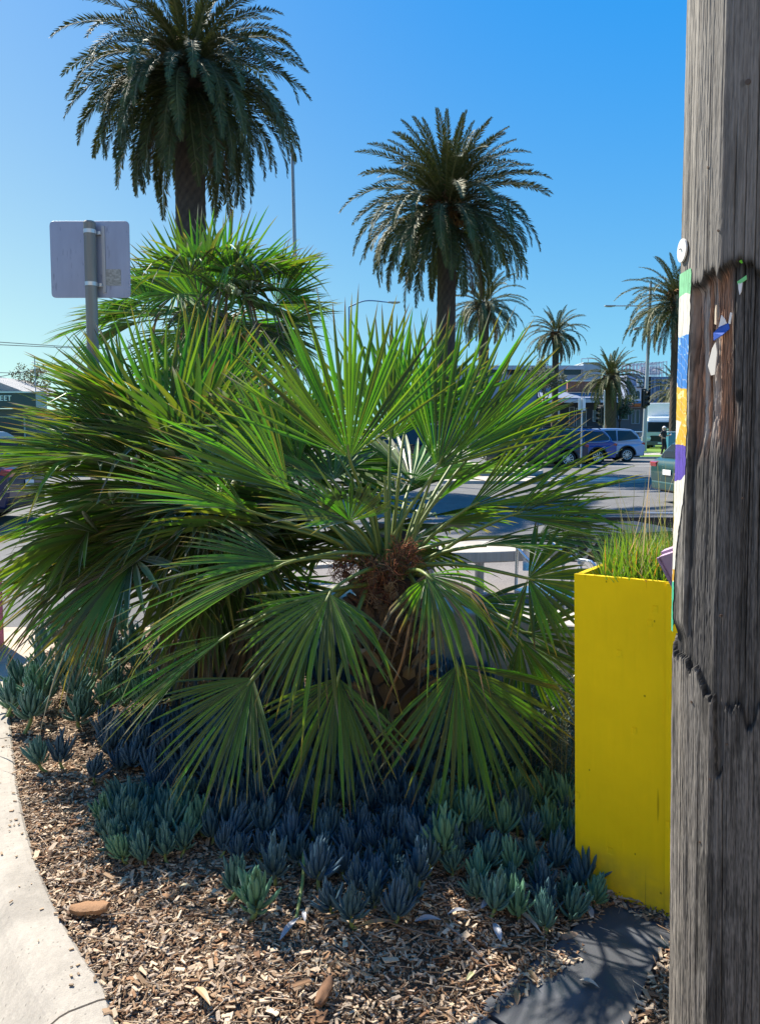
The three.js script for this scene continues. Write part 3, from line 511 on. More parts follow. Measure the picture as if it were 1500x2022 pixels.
const dryFrond = [0, 1].map(v => { const g = dateFrond(-0.9, 0.7, 3.4, 900 + v, 1); const c = g.attributes.color; for (let i = 0; i < c.count; i++) c.setXYZ(i, 0.14, 0.085, 0.045); return g; });
function trunkGeo(r0, r1, h, seed) {
  const g = new THREE.CylinderGeometry(1, 1, h, 36, Math.round(h * 9)), p = g.attributes.position, col = new Float32Array(p.count * 3);
  for (let i = 0; i < p.count; i++) {
    const x = p.getX(i), z = p.getZ(i), y = p.getY(i) + h / 2, a = Math.atan2(x, z), t = y / h, rad = Math.hypot(x, z) < 0.01 ? 0 : 1;
    const u = a / 6.2832 * 11, v = y * 5; const dia = Math.abs(((u + v * 0.5) % 1 + 1) % 1 - 0.5) + Math.abs(((u - v * 0.5) % 1 + 1) % 1 - 0.5);
    const boss = 1 + 0.4 * sst(0.86, 0.97, t), k = lerp(r0, r1, sst(0, 0.25, t)) * boss * (1 + 0.10 * (dia - 0.5) + 0.08 * (fbm(a * 2, y * 2, 3, seed) - 0.5));
    p.setX(i, x * k * rad); p.setZ(i, z * k * rad); p.setY(i, y);
    const c = mix3([0.03, 0.021, 0.016], [0.10, 0.072, 0.052], clamp(dia * 0.9) * (0.6 + 0.8 * fbm(a * 4, y * 4, 3, 9)));
    col.set(c, i * 3);
  }
  g.setAttribute('color', new THREE.BufferAttribute(col, 3)); g.computeVertexNormals(); return g;
}
const clusterGeo = (() => { const r = rngOf(61), gs = []; for (let i = 0; i < 70; i++) { const a = r() * 6.283, e = rr(-1.2, 0.7, r), L = rr(0.35, 0.8, r), d = V(Math.sin(a) * Math.cos(e), Math.sin(e), Math.cos(a) * Math.cos(e)).multiplyScalar(L); gs.push(colored(tube([O3, d.clone().multiplyScalar(0.6), d.clone().add(V(0, -0.15, 0))], 0.03, 3, 3, 0.5), [[0.26, 0.12, 0.04], [0.2, 0.075, 0.03], [0.32, 0.18, 0.06]][i % 3])); } return merge(gs); })();
function datePalm(label, px, py, d, rad, n, seed, o = {}) {
  const crown = at(px, py, d), base = V(crown.x + (o.lean ?? 0), o.y ?? -0.05, crown.z), H = crown.y - base.y, sc = rad / 3.9, rnd = rngOf(seed);
  const p = thing('date_palm', label, 'palm', base, 0, 'date palms standing across the road');
  mesh('trunk', trunkGeo(o.r0 ?? 0.5, o.r1 ?? 0.4, H, seed), dryM, p);
  const w = o.w ?? [6, 8, 11, 13, 15, 15, 15, 13, 9], tot = w.reduce((a, b) => a + b);
  let k = 0;
  w.forEach((q, ci) => { const m = Math.max(2, Math.round(n * q / tot)); for (let i = 0; i < m; i++, k++) {
    const f = mesh('frond', dateGeo[ci][Math.floor(rnd() * 2)], dateM, p); const az = (i + rr(0, 0.6, rnd)) / m * Math.PI * 2 + ci * 1.3;
    const lift = lerp(0.35, -0.75, ci / 8) * sc; f.position.set(Math.cos(az) * 0.3 * sc - (o.lean ?? 0), H + lift, -Math.sin(az) * 0.3 * sc); f.rotation.set(rr(-0.08, 0.08, rnd), az, rr(-0.1, 0.1, rnd)); f.scale.setScalar(sc * [0.76, 0.84, 0.93, 1, 1, 1, 1, 1, 1][ci] * rr(0.88, 1.08, rnd) * (o.long && ci > 6 ? o.long : 1));
  } });
  for (let i = 0; i < (o.dry ?? 4); i++) { const f = mesh('frond', dryFrond[i % 2], dateM, p); f.userData.label = 'dry brown frond hanging beside the trunk'; const az = rnd() * 6.28; f.position.set(Math.cos(az) * 0.3 - (o.lean ?? 0), H - 0.8 * sc, -Math.sin(az) * 0.3); f.rotation.y = az; f.scale.setScalar(sc); }
  for (let i = 0; i < (o.fruit ?? 5); i++) { const f = mesh('fruit_cluster', clusterGeo, dryM, p); const az = rnd() * 6.28; f.position.set(Math.cos(az) * 0.7 * sc - (o.lean ?? 0), H + rr(-0.5, 0.5, rnd) * sc, -Math.sin(az) * 0.7 * sc); f.rotation.y = az; f.scale.setScalar(sc * rr(0.8, 1.2, rnd)); }
  return p;
}
datePalm('largest date palm at upper left with a heavy skirt of hanging fronds', 372, 128, 24, 3.45, 150, 11, { r0: 0.62, r1: 0.46, long: 1.15, w: [5, 7, 10, 12, 15, 18, 18, 18, 22], dry: 7, fruit: 4 });
datePalm('tall date palm left of centre sky right with orange fruit stalks in its crown', 882, 405, 30, 3.6, 140, 12, { r0: 0.45, r1: 0.37, fruit: 12, w: [9, 10, 12, 13, 14, 13, 12, 10, 7] }).userData.label = 'tall date palm in the middle of the sky with orange fruit stalks in its crown';
datePalm('distant date palm half hidden behind the middle date palm', 955, 598, 58, 3.1, 64, 13, { fruit: 2 });
datePalm('small round-crowned distant date palm on a slim trunk left of the white street sign', 1097, 655, 84, 3.3, 64, 14, { fruit: 2, r0: 0.45, r1: 0.36 });
datePalm('short wide date palm with pale fronds in front of the scaffolded building', 1206, 742, 66, 2.75, 84, 15, { fruit: 3, r0: 0.5, r1: 0.5, y: -0.05, w: [9, 10, 11, 13, 14, 15, 14, 11, 7] });
datePalm('date palm cut off by the timber pole, above the white truck', 1338, 592, 50, 3.5, 80, 16, { fruit: 3, r0: 0.42, r1: 0.36 });
datePalm('low distant date palm peeking out beside the timber pole over the truck', 1338, 770, 72, 2.9, 64, 17, { fruit: 2 });
// ------------------------------------------------------------ weathered timber pole
const woodB = grayTex(512, 512, (u, v) => 0.5 + 0.5 * (fbm(u * 60, v * 6, 4, 3, 60, 6) - 0.5) + 0.22 * (fbm(u * 20, v * 20, 3, 8, 20, 20) - 0.5) - 0.35 * sst(0.86, 0.95, vn(u * 26, v * 5, 19, 26, 5)) * vn(u * 4, v * 4, 5, 4, 4) - (hash2(Math.floor(u * 70), Math.floor(v * 50), 6) > 0.992 ? 0.4 : 0));
{
  const cx = 0.905, cz = -1.76, VIEW = Math.atan2(-cx, -cz);            // direction from the pole to the eye, around y
  // th: angle to the left of the line to the eye
  const corners = [-180, -146, -112, -78, -44, -8, 30, 53, 78, 104, 128, 156, 180].map(a => a * Math.PI / 180);
  const flat = th => { th = Math.atan2(Math.sin(th), Math.cos(th)); for (let i = 0; i + 1 < corners.length; i++) if (th >= corners[i] && th <= corners[i + 1]) { const m = (corners[i] + corners[i + 1]) / 2, h = (corners[i + 1] - corners[i]) / 2; return lerp(1, Math.cos(h) / Math.cos(th - m), 0.9); } return 1; };
  const yAt = py => at(1400, py, 1.6).y + 0.05;
  const yA = yAt(512), yB = yAt(1350);
  const ragTop = th => yA + 0.045 * (fbm(th * 16, 1, 4, 5) - 0.5) - 0.02 * sst(0.3, 1.2, th) + 0.03 * sst(0.1, -0.5, th) - 0.02 * vn(th * 5, 3, 9);
  const ragBot = th => yB + 0.07 * (fbm(th * 13, 7, 4, 5) - 0.5) - 0.075 * sst(1.0, 0.25, th) + 0.02 * vn(th * 7, 2, 8) - 0.05 * (sst(0.0, 0.05, th) * sst(0.18, 0.12, th)) - 0.17 * sst(0.36, 0.40, th) * sst(0.50, 0.46, th);
  const hollow = (th, y) => { // the pit above: rough, red-brown
    const u = (th - (0.70 - 0.06 * sst(yA, yA - 0.35, y))) / 0.29; return sst(1.15, 0.7, Math.abs(u) + 0.35 * (fbm(th * 14, y * 6, 3, 15) - 0.5)) * sst(yA - 0.42, yA - 0.3, y + 0.05 * vn(th * 20, 2, 3)) * sst(0.0, -0.02, y - ragTop(th)); };
  const strip = (th, y) => sst(0.001, -0.003, y - ragTop(th)) * sst(-0.001, 0.003, y - ragBot(th)) * (1 - sst(0.93, 0.97, th + 0.03 * (vn(y * 9, 1, 4) - 0.5)) * sst(yB + 0.05, yB + 0.1, y)) * sst(-0.75, -0.5, th);
  const grain = (th, y) => { const w = th + 0.03 * fbm(th * 3, y * 1.3, 3, 70) + 0.004 * vn(th * 30, y * 14, 76); const a0 = fbm(w * 9, y * 0.9, 2, 69), a = 0.35 * fbm(w * 46, y * 3.5, 2, 71) + 0.35 * fbm(w * 80, y * 13, 2, 68) + 0.3 * fbm(w * 60, y * 38, 2, 66), b = 0.5 * fbm(w * 170, y * 24, 2, 72) + 0.5 * fbm(w * 100, y * 80, 2, 67);
    const line = (fq, s, wd, pr) => { const q = w * fq + 20, c = Math.floor(q), on = hash2(c, 3, s); if (on > pr) return 0; const cx0 = 0.3 + 0.4 * hash2(c, 5, s) + 0.12 * (vn(y * 3, c, s + 1) - 0.5) + 0.05 * (vn(y * 17, c, s + 2) - 0.5), len = sst(0.35, 0.55, vn(y * 1.5 + 9 * hash2(c, 8, s), c * 3.1, s + 4)); return len * sst(wd, wd * 0.25, Math.abs(q - c - cx0) * (1 + 0.6 * vn(y * 20, c, s + 6))); };
    const cr = line(9, 73, 0.07, 0.6), cr2 = Math.max(line(24, 75, 0.13, 0.45), line(50, 79, 0.2, 0.35) * 0.8); return { h: 0.0016 * (a0 - 0.5) + 0.0022 * (a - 0.5) + 0.0012 * (b - 0.5) - 0.005 * cr - 0.0025 * cr2, a, b, cr: Math.max(cr, cr2 * 0.7) }; };
  const lean = y => [0.012 - (y < 1.2 ? 0.026 : 0.010) * (y - 1.2), 0];
  const rad = (th, y, full = true) => {
    const s = strip(th, y), ho = hollow(th, y), g = grain(th, y);
    return (0.198 - 0.006 * (y - 1.2)) * flat(th) + g.h * (1 + 0.7 * s + 0.8 * ho) - s * (0.010 + 0.004 * fbm(th * 8, y * 2, 3, 33)) - ho * (0.006 + 0.012 * fbm(th * 70, y * 26, 3, 34));
  };
  const colr = (th, y) => {
    const s = strip(th, y), ho = hollow(th, y), g = grain(th, y);
    let c = mix3([0.042, 0.039, 0.037], [0.25, 0.233, 0.216], clamp(0.52 + 1.9 * (g.a - 0.5) + 1.5 * (g.b - 0.5)));
    c = mix3(c, c.map((q, i) => q * [1.0, 0.92, 0.83][i]), sst(1.35, 0.9, y) * fbm(th * 4, y * 2, 3, 80));
    c = mix3(c, c.map((q, i) => q * [0.33, 0.335, 0.36][i]), s * 0.95);
    const blot = sst(0.58, 0.68, fbm(th * 5, y * 5, 4, 91)) * 0.5; c = c.map(q => q * (1 - blot));
    const edge = sst(0.05, 0.0, ragTop(th) - y) * sst(-0.03, 0.0, ragTop(th) - y); c = c.map(q => q * (1 - 0.75 * edge));
    const pit = mix3([0.055, 0.03, 0.022], [0.36, 0.20, 0.13], clamp(0.5 + 2.0 * (fbm(th * 110, y * 16, 3, 37) - 0.5))); const pg = mix3(pit, [0.34, 0.32, 0.31], sst(0.45, 0.6, fbm(th * 10, y * 4, 3, 39)) * sst(0.3, 0.0, Math.abs(th - 0.75))); c = mix3(c, pg, ho * 0.92);
    const knot = Math.min(Math.hypot((th - 0.30) * 0.19, (y - yAt(780)) * 0.6), 1.6 * Math.hypot((th - 0.33) * 0.19, (y - yAt(150)) * 0.7)); c = c.map(q => q * (1 - 0.85 * sst(0.012, 0.006, knot)));
    c = c.map(q => q * (1 - 0.8 * g.cr));
    const up = sst(0, 0.02, y - ragTop(th)) * 0.5; c = mix3(c, [0.23, 0.21, 0.185].map(q => q * (0.75 + 0.5 * g.a)), up);
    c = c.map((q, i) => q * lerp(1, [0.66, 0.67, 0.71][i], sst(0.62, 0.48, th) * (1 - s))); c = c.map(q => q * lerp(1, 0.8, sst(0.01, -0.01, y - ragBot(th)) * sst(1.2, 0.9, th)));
    const cut = sst(0.02, 0, Math.abs(y - ragBot(th) - 0.004)) * sst(-0.75, -0.4, th); c = c.map(q => q * (1 - 0.6 * cut * (1 - 0.0)));
    return c;
  };
  const p = thing('utility_pole', 'massive weathered timber pole with cracked grey grain and peeling paint at the right edge', 'pole', [cx, -0.05, cz]);
  const HT = 2.95, TW = 1024, THh = 2048, t0 = -0.95, t1 = 1.95;
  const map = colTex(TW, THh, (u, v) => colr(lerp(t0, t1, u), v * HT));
  map.wrapS = THREE.ClampToEdgeWrapping;
  const bm = grayTex(TW, THh, (u, v) => { const th = lerp(t0, t1, u), y = v * HT, g = grain(th, y); return 0.5 + (g.h * 40) + 0.22 * (fbm(th * 220, y * 9, 3, 44) - 0.5); }); bm.wrapS = THREE.ClampToEdgeWrapping;
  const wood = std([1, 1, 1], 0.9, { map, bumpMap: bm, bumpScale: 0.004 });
  const pos = (th, y, off = 0) => { const r = rad(th, y) + off, a = VIEW - th, l = lean(y); return V(Math.sin(a) * r + l[0], y, Math.cos(a) * r); };
  const NA = 480, NY = 560, P = [], UV = [], I = [];
  for (let j = 0; j <= NY; j++) for (let i = 0; i <= NA; i++) { const th = lerp(t0, t1, i / NA), y = j / NY * HT, v = pos(th, y); P.push(v.x, v.y, v.z); UV.push(i / NA, j / NY); }
  for (let j = 0; j < NY; j++) for (let i = 0; i < NA; i++) { const a = j * (NA + 1) + i, b = a + 1, c = a + NA + 1, d = c + 1; I.push(a, c, b, b, c, d); }
  const n0 = P.length / 3, NB = 40; // the side away from the camera, coarser
  for (let j = 0; j <= 60; j++) for (let i = 0; i <= NB; i++) { const th = lerp(t1, t0 + 2 * Math.PI, i / NB), y = j / 60 * HT, v = pos(th, y); P.push(v.x, v.y, v.z); UV.push(Math.abs((i / NB * 3) % 2 - 1), j / 60); }
  for (let j = 0; j < 60; j++) for (let i = 0; i < NB; i++) { const a = n0 + j * (NB + 1) + i, b = a + 1, c = a + NB + 1, d = c + 1; I.push(a, c, b, b, c, d); }
  const g = new THREE.BufferGeometry(); g.setAttribute('position', new THREE.Float32BufferAttribute(P, 3)); g.setAttribute('uv', new THREE.Float32BufferAttribute(UV, 2)); g.setIndex(I); g.computeVertexNormals();
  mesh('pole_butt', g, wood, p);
  { const P2 = [], U2 = [], I2 = []; for (let j = 0; j <= 40; j++) for (let i = 0; i <= 96; i++) { const th = i / 96 * 2 * Math.PI, y = HT + j / 40 * 6.5, l = lean(HT), r = (0.198 - 0.006 * (HT - 1.2) - 0.006 * (y - HT)) * flat(th) , a = VIEW - th; P2.push(Math.sin(a) * r + l[0] - 0.01 * (y - HT), y, Math.cos(a) * r); U2.push(Math.abs((i / 96 * 4) % 2 - 1), 0.72 + 0.28 * Math.abs((y / HT * 3) % 2 - 1)); }
    for (let j = 0; j < 40; j++) for (let i = 0; i < 96; i++) { const a = j * 97 + i, b = a + 1, c = a + 97, d = c + 1; I2.push(a, c, b, b, c, d); }
    const g2 = new THREE.BufferGeometry(); g2.setAttribute('position', new THREE.Float32BufferAttribute(P2, 3)); g2.setAttribute('uv', new THREE.Float32BufferAttribute(U2, 2)); g2.setIndex(I2); g2.computeVertexNormals(); mesh('pole_shaft', g2, wood, p); }
  const smooth = (th, y, off) => { const r = (0.198 - 0.006 * (y - 1.2)) * flat(th) + off, a = VIEW - th, l = lean(y); return V(Math.sin(a) * r + l[0], y, Math.cos(a) * r); };
  // painted band on the lit facet: green, white, blue, white, yellow, purple, white, ochre
  const W = [0.54, 0.53, 0.49], GR = [0.15, 0.42, 0.22], BL = [0.015, 0.15, 0.46], YE = [0.54, 0.32, 0.02], PU = [0.07, 0.04, 0.31], OC = [0.46, 0.26, 0.025], TE = [0.04, 0.34, 0.2];
  const pT = colTex(128, 1024, (u, v) => {
    const py = lerp(1270, 520, v) + 10 * (vn(u * 6, v * 40, 3) - 0.5); let c = W;
    const wob = 14 * (fbm(u * 3, v * 12, 3, 6) - 0.5);
    if (py < 568 + wob) c = GR; else if (py < 634 + u * 18 + wob) c = W;
    else if (py < 755 + wob) { c = BL; if (py > 690 && Math.abs(u - 0.42 - (py - 730) * 0.004) < 0.15) c = W; if (py < 700 && fbm(u * 9, v * 70, 3, 8) > 0.68) c = [0.25, 0.45, 0.75]; }
    else if (py < 872 + wob) { c = YE; if (fbm(u * 8, v * 60, 3, 18) > 0.66) c = [0.75, 0.62, 0.25]; if (py > 820 && py < 862 && Math.abs(u - 0.62 + (py - 840) * 0.004) < 0.12) c = W; }
    else if (py < 965 + u * -30 + wob) { c = PU; if (u < 0.4 - (py - 925) * -0.006 && py > 905 && u < (py - 900) * 0.008) c = W; }
    else if (py < 1000) c = u < 0.5 && py > 988 ? PU : W;
    else if (py < 1090) { c = Math.hypot((u - 0.4) * 2.2, (py - 1045) / 40) < 0.8 ? OC : W; if (Math.hypot((u - 0.4) * 2.2, (py - 1045) / 40) < 0.35) c = [0.72, 0.6, 0.3]; }
    else if (py < 1160) c = fbm(u * 4, v * 30, 3, 28) > 0.55 ? OC : W; else c = TE;
    const scr = sst(0.04, 0.0, Math.abs(((u * 5 + v * 40 + 1.2 * fbm(u * 6, v * 60, 3, 91)) % 1) - 0.5) - 0.03) * (c === BL || c === YE || c === PU ? 0.35 : 0); const k = (0.80 + 0.3 * fbm(u * 14, v * 60, 4, 60)) * (1 - 0.25 * sst(0.55, 0.75, fbm(u * 40, v * 12, 3, 61))); c = mix3(c, c === PU ? [0.03, 0.02, 0.2] : W, scr); return c.map(q => q * k * (1 - 0.25 * sst(0.8, 0.9, vn(u * 30, v * 20, 66))));
  });
  const PP = [], PU2 = [], PI = [], nv = 260, nh = 16, yt = at(1352, 524, 1.71).y + 0.05, yb = at(1340, 1268, 1.71).y + 0.05;
  for (let j = 0; j <= nv; j++) for (let i = 0; i <= nh; i++) { const y = lerp(yb, yt, j / nv), lim = 0.985 + 0.34 * sst(yAt(900), yAt(1230), y) + 0.09 * (fbm(y * 14, 2, 3, 14) - 0.5) + 0.035 * (fbm(y * 70, 2, 3, 15) - 0.5), th = lerp(1.93, lim, i / nh), v = smooth(th, y, 0.0022); PP.push(v.x, v.y, v.z); PU2.push(lerp(0.0, 1, i / nh), j / nv); }
  for (let j = 0; j < nv; j++) for (let i = 0; i < nh; i++) { const a = j * (nh + 1) + i, b = a + 1, c = a + nh + 1, d = c + 1; PI.push(a, b, c, b, d, c); }
  const pg = new THREE.BufferGeometry(); pg.setAttribute('position', new THREE.Float32BufferAttribute(PP, 3)); pg.setAttribute('uv', new THREE.Float32BufferAttribute(PU2, 2)); pg.setIndex(PI); pg.computeVertexNormals();
  tag(mesh('painted_band', pg, std([1, 1, 1], 0.7, { map: pT, side: THREE.DoubleSide, bumpMap: woodB, bumpScale: 0.003 }), p), 'strip of painted blocks in green, white, blue, yellow and purple');
  // flakes of paint left on the shaded face, given by photograph places
  const flake = (pts, c, label) => { const q = []; const s3 = pts.map(([x, y]) => { const yy = at(x, y, 1.6).y + 0.05, l = lean(yy), s = clamp(((1512 - x) / FOC * 1.66) / 0.2, -1, 1); return smooth(Math.asin(s) - 0.02, yy, -0.0075); }); for (let i = 1; i + 1 < s3.length; i++) for (const v of [s3[0], s3[i], s3[i + 1]]) q.push(v.x, v.y, v.z);
    const back = s3.map(v => v.clone().add(V(-v.x * 0.02, 0, -v.z * 0.02))); for (let i = 0; i < s3.length; i++) { const j = (i + 1) % s3.length; for (const v of [s3[i], back[i], s3[j], s3[j], back[i], back[j]]) q.push(v.x, v.y, v.z); }
    tag(mesh('paint_flake', triGeo(q), std(c, 0.7, { side: THREE.DoubleSide }), p), label); };
  flake([[1449, 500], [1463, 497], [1464, 508], [1455, 513], [1448, 506]], [0.13, 0.55, 0.03], 'bright green paint flake');
  flake([[1448, 549], [1456, 545], [1465, 538], [1466, 546], [1457, 552], [1450, 556]], [0.13, 0.45, 0.18], 'sea green paint flake');
  flake([[1450, 553], [1458, 552], [1456, 570], [1453, 576], [1451, 565]], [0.55, 0.56, 0.6], 'grey-white paint flake');
  flake([[1406, 648], [1420, 637], [1434, 632], [1436, 643], [1424, 655], [1407, 664]], [0.015, 0.08, 0.42], 'dark blue paint flake');
  flake([[1417, 638], [1422, 614], [1427, 622], [1431, 632]], [0.6, 0.6, 0.62], 'white pointed paint flake');
  flake([[1434, 632], [1437, 610], [1440, 612], [1437, 634]], [0.6, 0.6, 0.62], 'white paint splinter');
  flake([[1396, 715], [1404, 680], [1411, 668], [1415, 690], [1411, 735], [1403, 736]], [0.5, 0.48, 0.45], 'long pale bare splinter of wood');
  flake([[1408, 600], [1410, 591], [1411, 592], [1411, 632], [1408, 630]], [0.6, 0.5, 0.38], 'thin pale splinter of wood');
  for (const [x, y, r] of [[1461, 150, 0.006], [1392, 300, 0.003], [1416, 440, 0.0025], [1436, 1225, 0.0028], [1470, 985, 0.0025], [1383, 1420, 0.003], [1422, 1560, 0.003], [1402, 1700, 0.0025], [1450, 1480, 0.0028]]) { const yy = at(x, y, 1.6).y + 0.05, l = lean(yy), s = clamp(((1512 - x) / FOC * 1.66) / 0.2, -1, 1), th = Math.asin(s) - 0.02, q = smooth(th, yy, -0.002), a2 = VIEW - th; const g = new THREE.CylinderGeometry(r, r, 0.008, 10).rotateX(Math.PI / 2).rotateY(a2).translate(q.x, q.y, q.z); mesh('nail', g, std([0.09, 0.06, 0.045], 0.6, { metalness: 0.5 }), p); }
  // round metal tag nailed to the lit facet
  const dpos = at(1351, 468, 1.66), dl = dpos.clone().sub(p.position);
  const disc = new THREE.CylinderGeometry(0.027, 0.027, 0.004, 28); disc.rotateX(Math.PI / 2);
  const a = VIEW - 1.12; const dg = disc.rotateY(a).translate(pos(1.22, dl.y, 0.006).x, dl.y, pos(1.22, dl.y, 0.006).z);
  tag(mesh('metal_tag', [dg, new THREE.SphereGeometry(0.0035, 8, 6).translate(pos(1.22, dl.y + 0.004, 0.011).x, dl.y + 0.004, pos(1.22, dl.y, 0.011).z)], std([0.72, 0.72, 0.72], 0.45, { metalness: 0.3 }), p), 'round white metal tag');
}

// ------------------------------------------------------------ planter boxes
function paint(c, seed) { const t = colTex(512, 512, (u, v) => { const n = fbm(u * 6, v * 6, 5, seed, 6, 6), sp = hash2(Math.floor(u * 190), Math.floor(v * 170), seed) > 0.9988 ? 0.45 : 1, cr = 1 - 0.45 * sst(0.93, 0.97, vn(u * 90, v * 3, seed + 2, 90, 3)) * sst(0.5, 0.7, vn(u * 5, v * 3, seed + 5, 5, 3)); const k = (0.9 + 0.2 * n) * sp * cr, di = sst(0.16, 0.05, v - 0.07 * fbm(u * 14, v * 10, 4, seed + 9, 14, 10)) * (0.25 + 0.6 * fbm(u * 40, v * 40, 3, seed + 7, 40, 40)), sc = sst(0.9, 0.95, vn(u * 9, v * 60, seed + 11, 9, 60)) * sst(0.6, 0.75, vn(u * 4, v * 6, seed + 12, 4, 6)) * 0.35; return c.map((q, i) => lerp(q * k * (1 - sc), [0.16, 0.12, 0.06][i], di * 0.45)); }); return phy([1, 1, 1], 0.8, { map: t, bumpMap: woodB, bumpScale: 0.005, specularIntensity: 0.4 }); }
function quadPanel(a, b, bt, at2, th, nrm) { // thick board: corners a (foot left), b (foot right), bt, at2 (tops); th behind along -nrm
  const o = nrm.clone().multiplyScalar(-th), F = [a, b, bt, at2], B = F.map(v => v.clone().add(o)), pos = [], uv = [];
  const w = a.distanceTo(b), h = a.distanceTo(at2);
  const q = (p, r, s, t, w2, h2) => { for (const [v, x, y] of [[p, 0, 0], [r, w2, 0], [s, w2, h2], [p, 0, 0], [s, w2, h2], [t, 0, h2]]) { pos.push(v.x, v.y, v.z); uv.push(x * 0.83, y * 0.83); } };
  q(F[0], F[1], F[2], F[3], w, h); q(B[1], B[0], B[3], B[2], w, h); q(F[3], F[2], B[2], B[3], w, th); q(B[0], B[1], F[1], F[0], w, th); q(B[0], F[0], F[3], B[3], th, h); q(F[1], B[1], B[2], F[2], th, h);
  return triGeo(pos, null, uv);
}
{
  const yel = paint([0.93, 0.63, 0.003], 5), yelIn = std([0.30, 0.29, 0.24], 0.9, { bumpMap: woodB, bumpScale: 0.002 });
  const tl = at(1133, 1133, 2.62), tr = at(1330, 1151, 2.41), bl = at(1136, 1725, 2.62), br = at(1326, 1838, 2.41);
  const ext = v => v; // continue the front board behind the pole
  const fwd = tr.clone().sub(tl), tr2 = tl.clone().addScaledVector(fwd, 1.35), br2 = bl.clone().addScaledVector(br.clone().sub(bl), 1.35);
  const n = V(-fwd.z, 0, fwd.x).normalize(); if (n.z < 0) n.negate();
  const back = n.clone().multiplyScalar(-0.44), th = 0.02;
  const p = thing('planter_box', 'tall bright yellow painted timber planter box beside the timber pole', 'planter', [bl.x, 0, bl.z]);
  const O = p.position, l = v => v.clone().sub(O);
  bl.y = br2.y = -0.09;
  mesh('front_board', quadPanel(l(bl), l(br2), l(tr2), l(tl), th, n), yel, p);
  { const k0 = 0.93, m0 = (A, B) => A.clone().addScaledVector(B.clone().sub(A), k0 / 1.35), pr = n.clone().multiplyScalar(0.0035); mesh('edge_strip', quadPanel(l(m0(bl, br2).add(pr)), l(br2.clone().add(pr)), l(tr2.clone().add(pr).add(V(0, -0.004, 0))), l(m0(tl, tr2).add(pr).add(V(0, -0.004, 0))), 0.0032, n), yel, p); }
  const side = V(-n.z, 0, n.x).normalize(); if (side.x > 0) side.negate();
  const e = 0.0015; const in1 = n.clone().multiplyScalar(-th - e);
  mesh('side_board', quadPanel(l(bl.clone().add(back)), l(bl.clone().add(in1)), l(tl.clone().add(in1).add(V(0, -0.002, 0))), l(tl.clone().add(back).add(V(0, -0.002, 0))), th, side), yel, p);
  const s2 = side.clone().negate();
  mesh('side_board', quadPanel(l(br2.clone().add(in1)), l(br2.clone().add(back)), l(tr2.clone().add(back)), l(tr2.clone().add(in1)), th, s2), yel, p);
  mesh('back_board', quadPanel(l(br2.clone().add(back).addScaledVector(side, e)), l(bl.clone().add(back).addScaledVector(side, -e)), l(tl.clone().add(back)), l(tr2.clone().add(back)), th, n.clone().negate()), yel, p);
  // inner lining and soil
  const ins = (v, k) => v.clone().addScaledVector(n, -th - 0.002);
  mesh('lining', quadPanel(l(ins(tl).add(V(0, -0.3, 0)).addScaledVector(s2, 0.02)), l(ins(tr2).add(V(0, -0.3, 0)).addScaledVector(s2, -0.02)), l(ins(tr2).add(V(0, -0.012, 0)).addScaledVector(s2, -0.02)), l(ins(tl).add(V(0, -0.012, 0)).addScaledVector(s2, 0.02)), 0.004, n), yelIn, p);
  const sA = l(ins(tl).add(V(0, -0.09, 0)).addScaledVector(s2, 0.022)), sB = l(ins(tr2).add(V(0, -0.09, 0)).addScaledVector(s2, -0.022)), sC = l(tr2.clone().add(back).add(V(0, -0.09, 0)).addScaledVector(n, 0.022).addScaledVector(s2, -0.022)), sD = l(tl.clone().add(back).add(V(0, -0.09, 0)).addScaledVector(n, 0.022).addScaledVector(s2, 0.022));
  mesh('soil', quadPanel(sA, sB, sC, sD, 0.03, V(0, 1, 0)), M.soil, p);
  // ornamental grass growing in it
  const rnd = rngOf(404), P = [], C = [], P2 = [], C2 = [];
  const gcx = tl.clone().lerp(tr2, 0.5).addScaledVector(n, -0.24).add(V(0, -0.09, 0));
  const blade = (P, C, s, d, L, w, c, bend) => { let a = s.clone(); const dir = d.clone().normalize(), sd = V(dir.z, 0, -dir.x).normalize(); if (!isFinite(sd.x)) sd.set(1, 0, 0); let q = dir.clone(); const N = 6; let pl = null, pr = null;
    for (let i = 0; i <= N; i++) { const t = i / N, ww = w * (1 - t * t) + 0.0002, L1 = a.clone().addScaledVector(sd, -ww), R1 = a.clone().addScaledVector(sd, ww); if (pl) { const cc = mix3(c, [c[0] * 1.8, c[1] * 1.25, c[2]], t * t); for (const v of [pl, pr, R1, pl, R1, L1]) { P.push(v.x, v.y, v.z); C.push(...cc); } } pl = L1; pr = R1; a = a.clone().addScaledVector(q, L / N); q.y -= bend / N * (0.4 + t * 1.6); q.normalize(); } };
  for (let i = 0; i < 1700; i++) { const s = gcx.clone().addScaledVector(s2, rr(-0.16, 0.16, rnd)).addScaledVector(n, rr(-0.17, 0.2, rnd)), az = rnd() * 6.283, tilt = rr(0.05, 0.85, rnd); const d = V(Math.sin(az) * tilt, 1, Math.cos(az) * tilt); const y = rnd(); blade(P, C, s.sub(O), d, rr(0.13, 0.27, rnd), rr(0.0018, 0.0038, rnd), y < 0.08 ? [0.38, 0.24, 0.03] : [lerp(0.05, 0.18, y), lerp(0.20, 0.37, y), 0.008], rr(0.1, 0.9, rnd)); }
  const gm = leafM;
  const cl = thing('grass_clump', 'lush yellow-green ornamental grass growing in the yellow planter', 'grass', O);
  mesh('blades', triGeo(P, C), gm, cl); stuff(cl.children[0]);
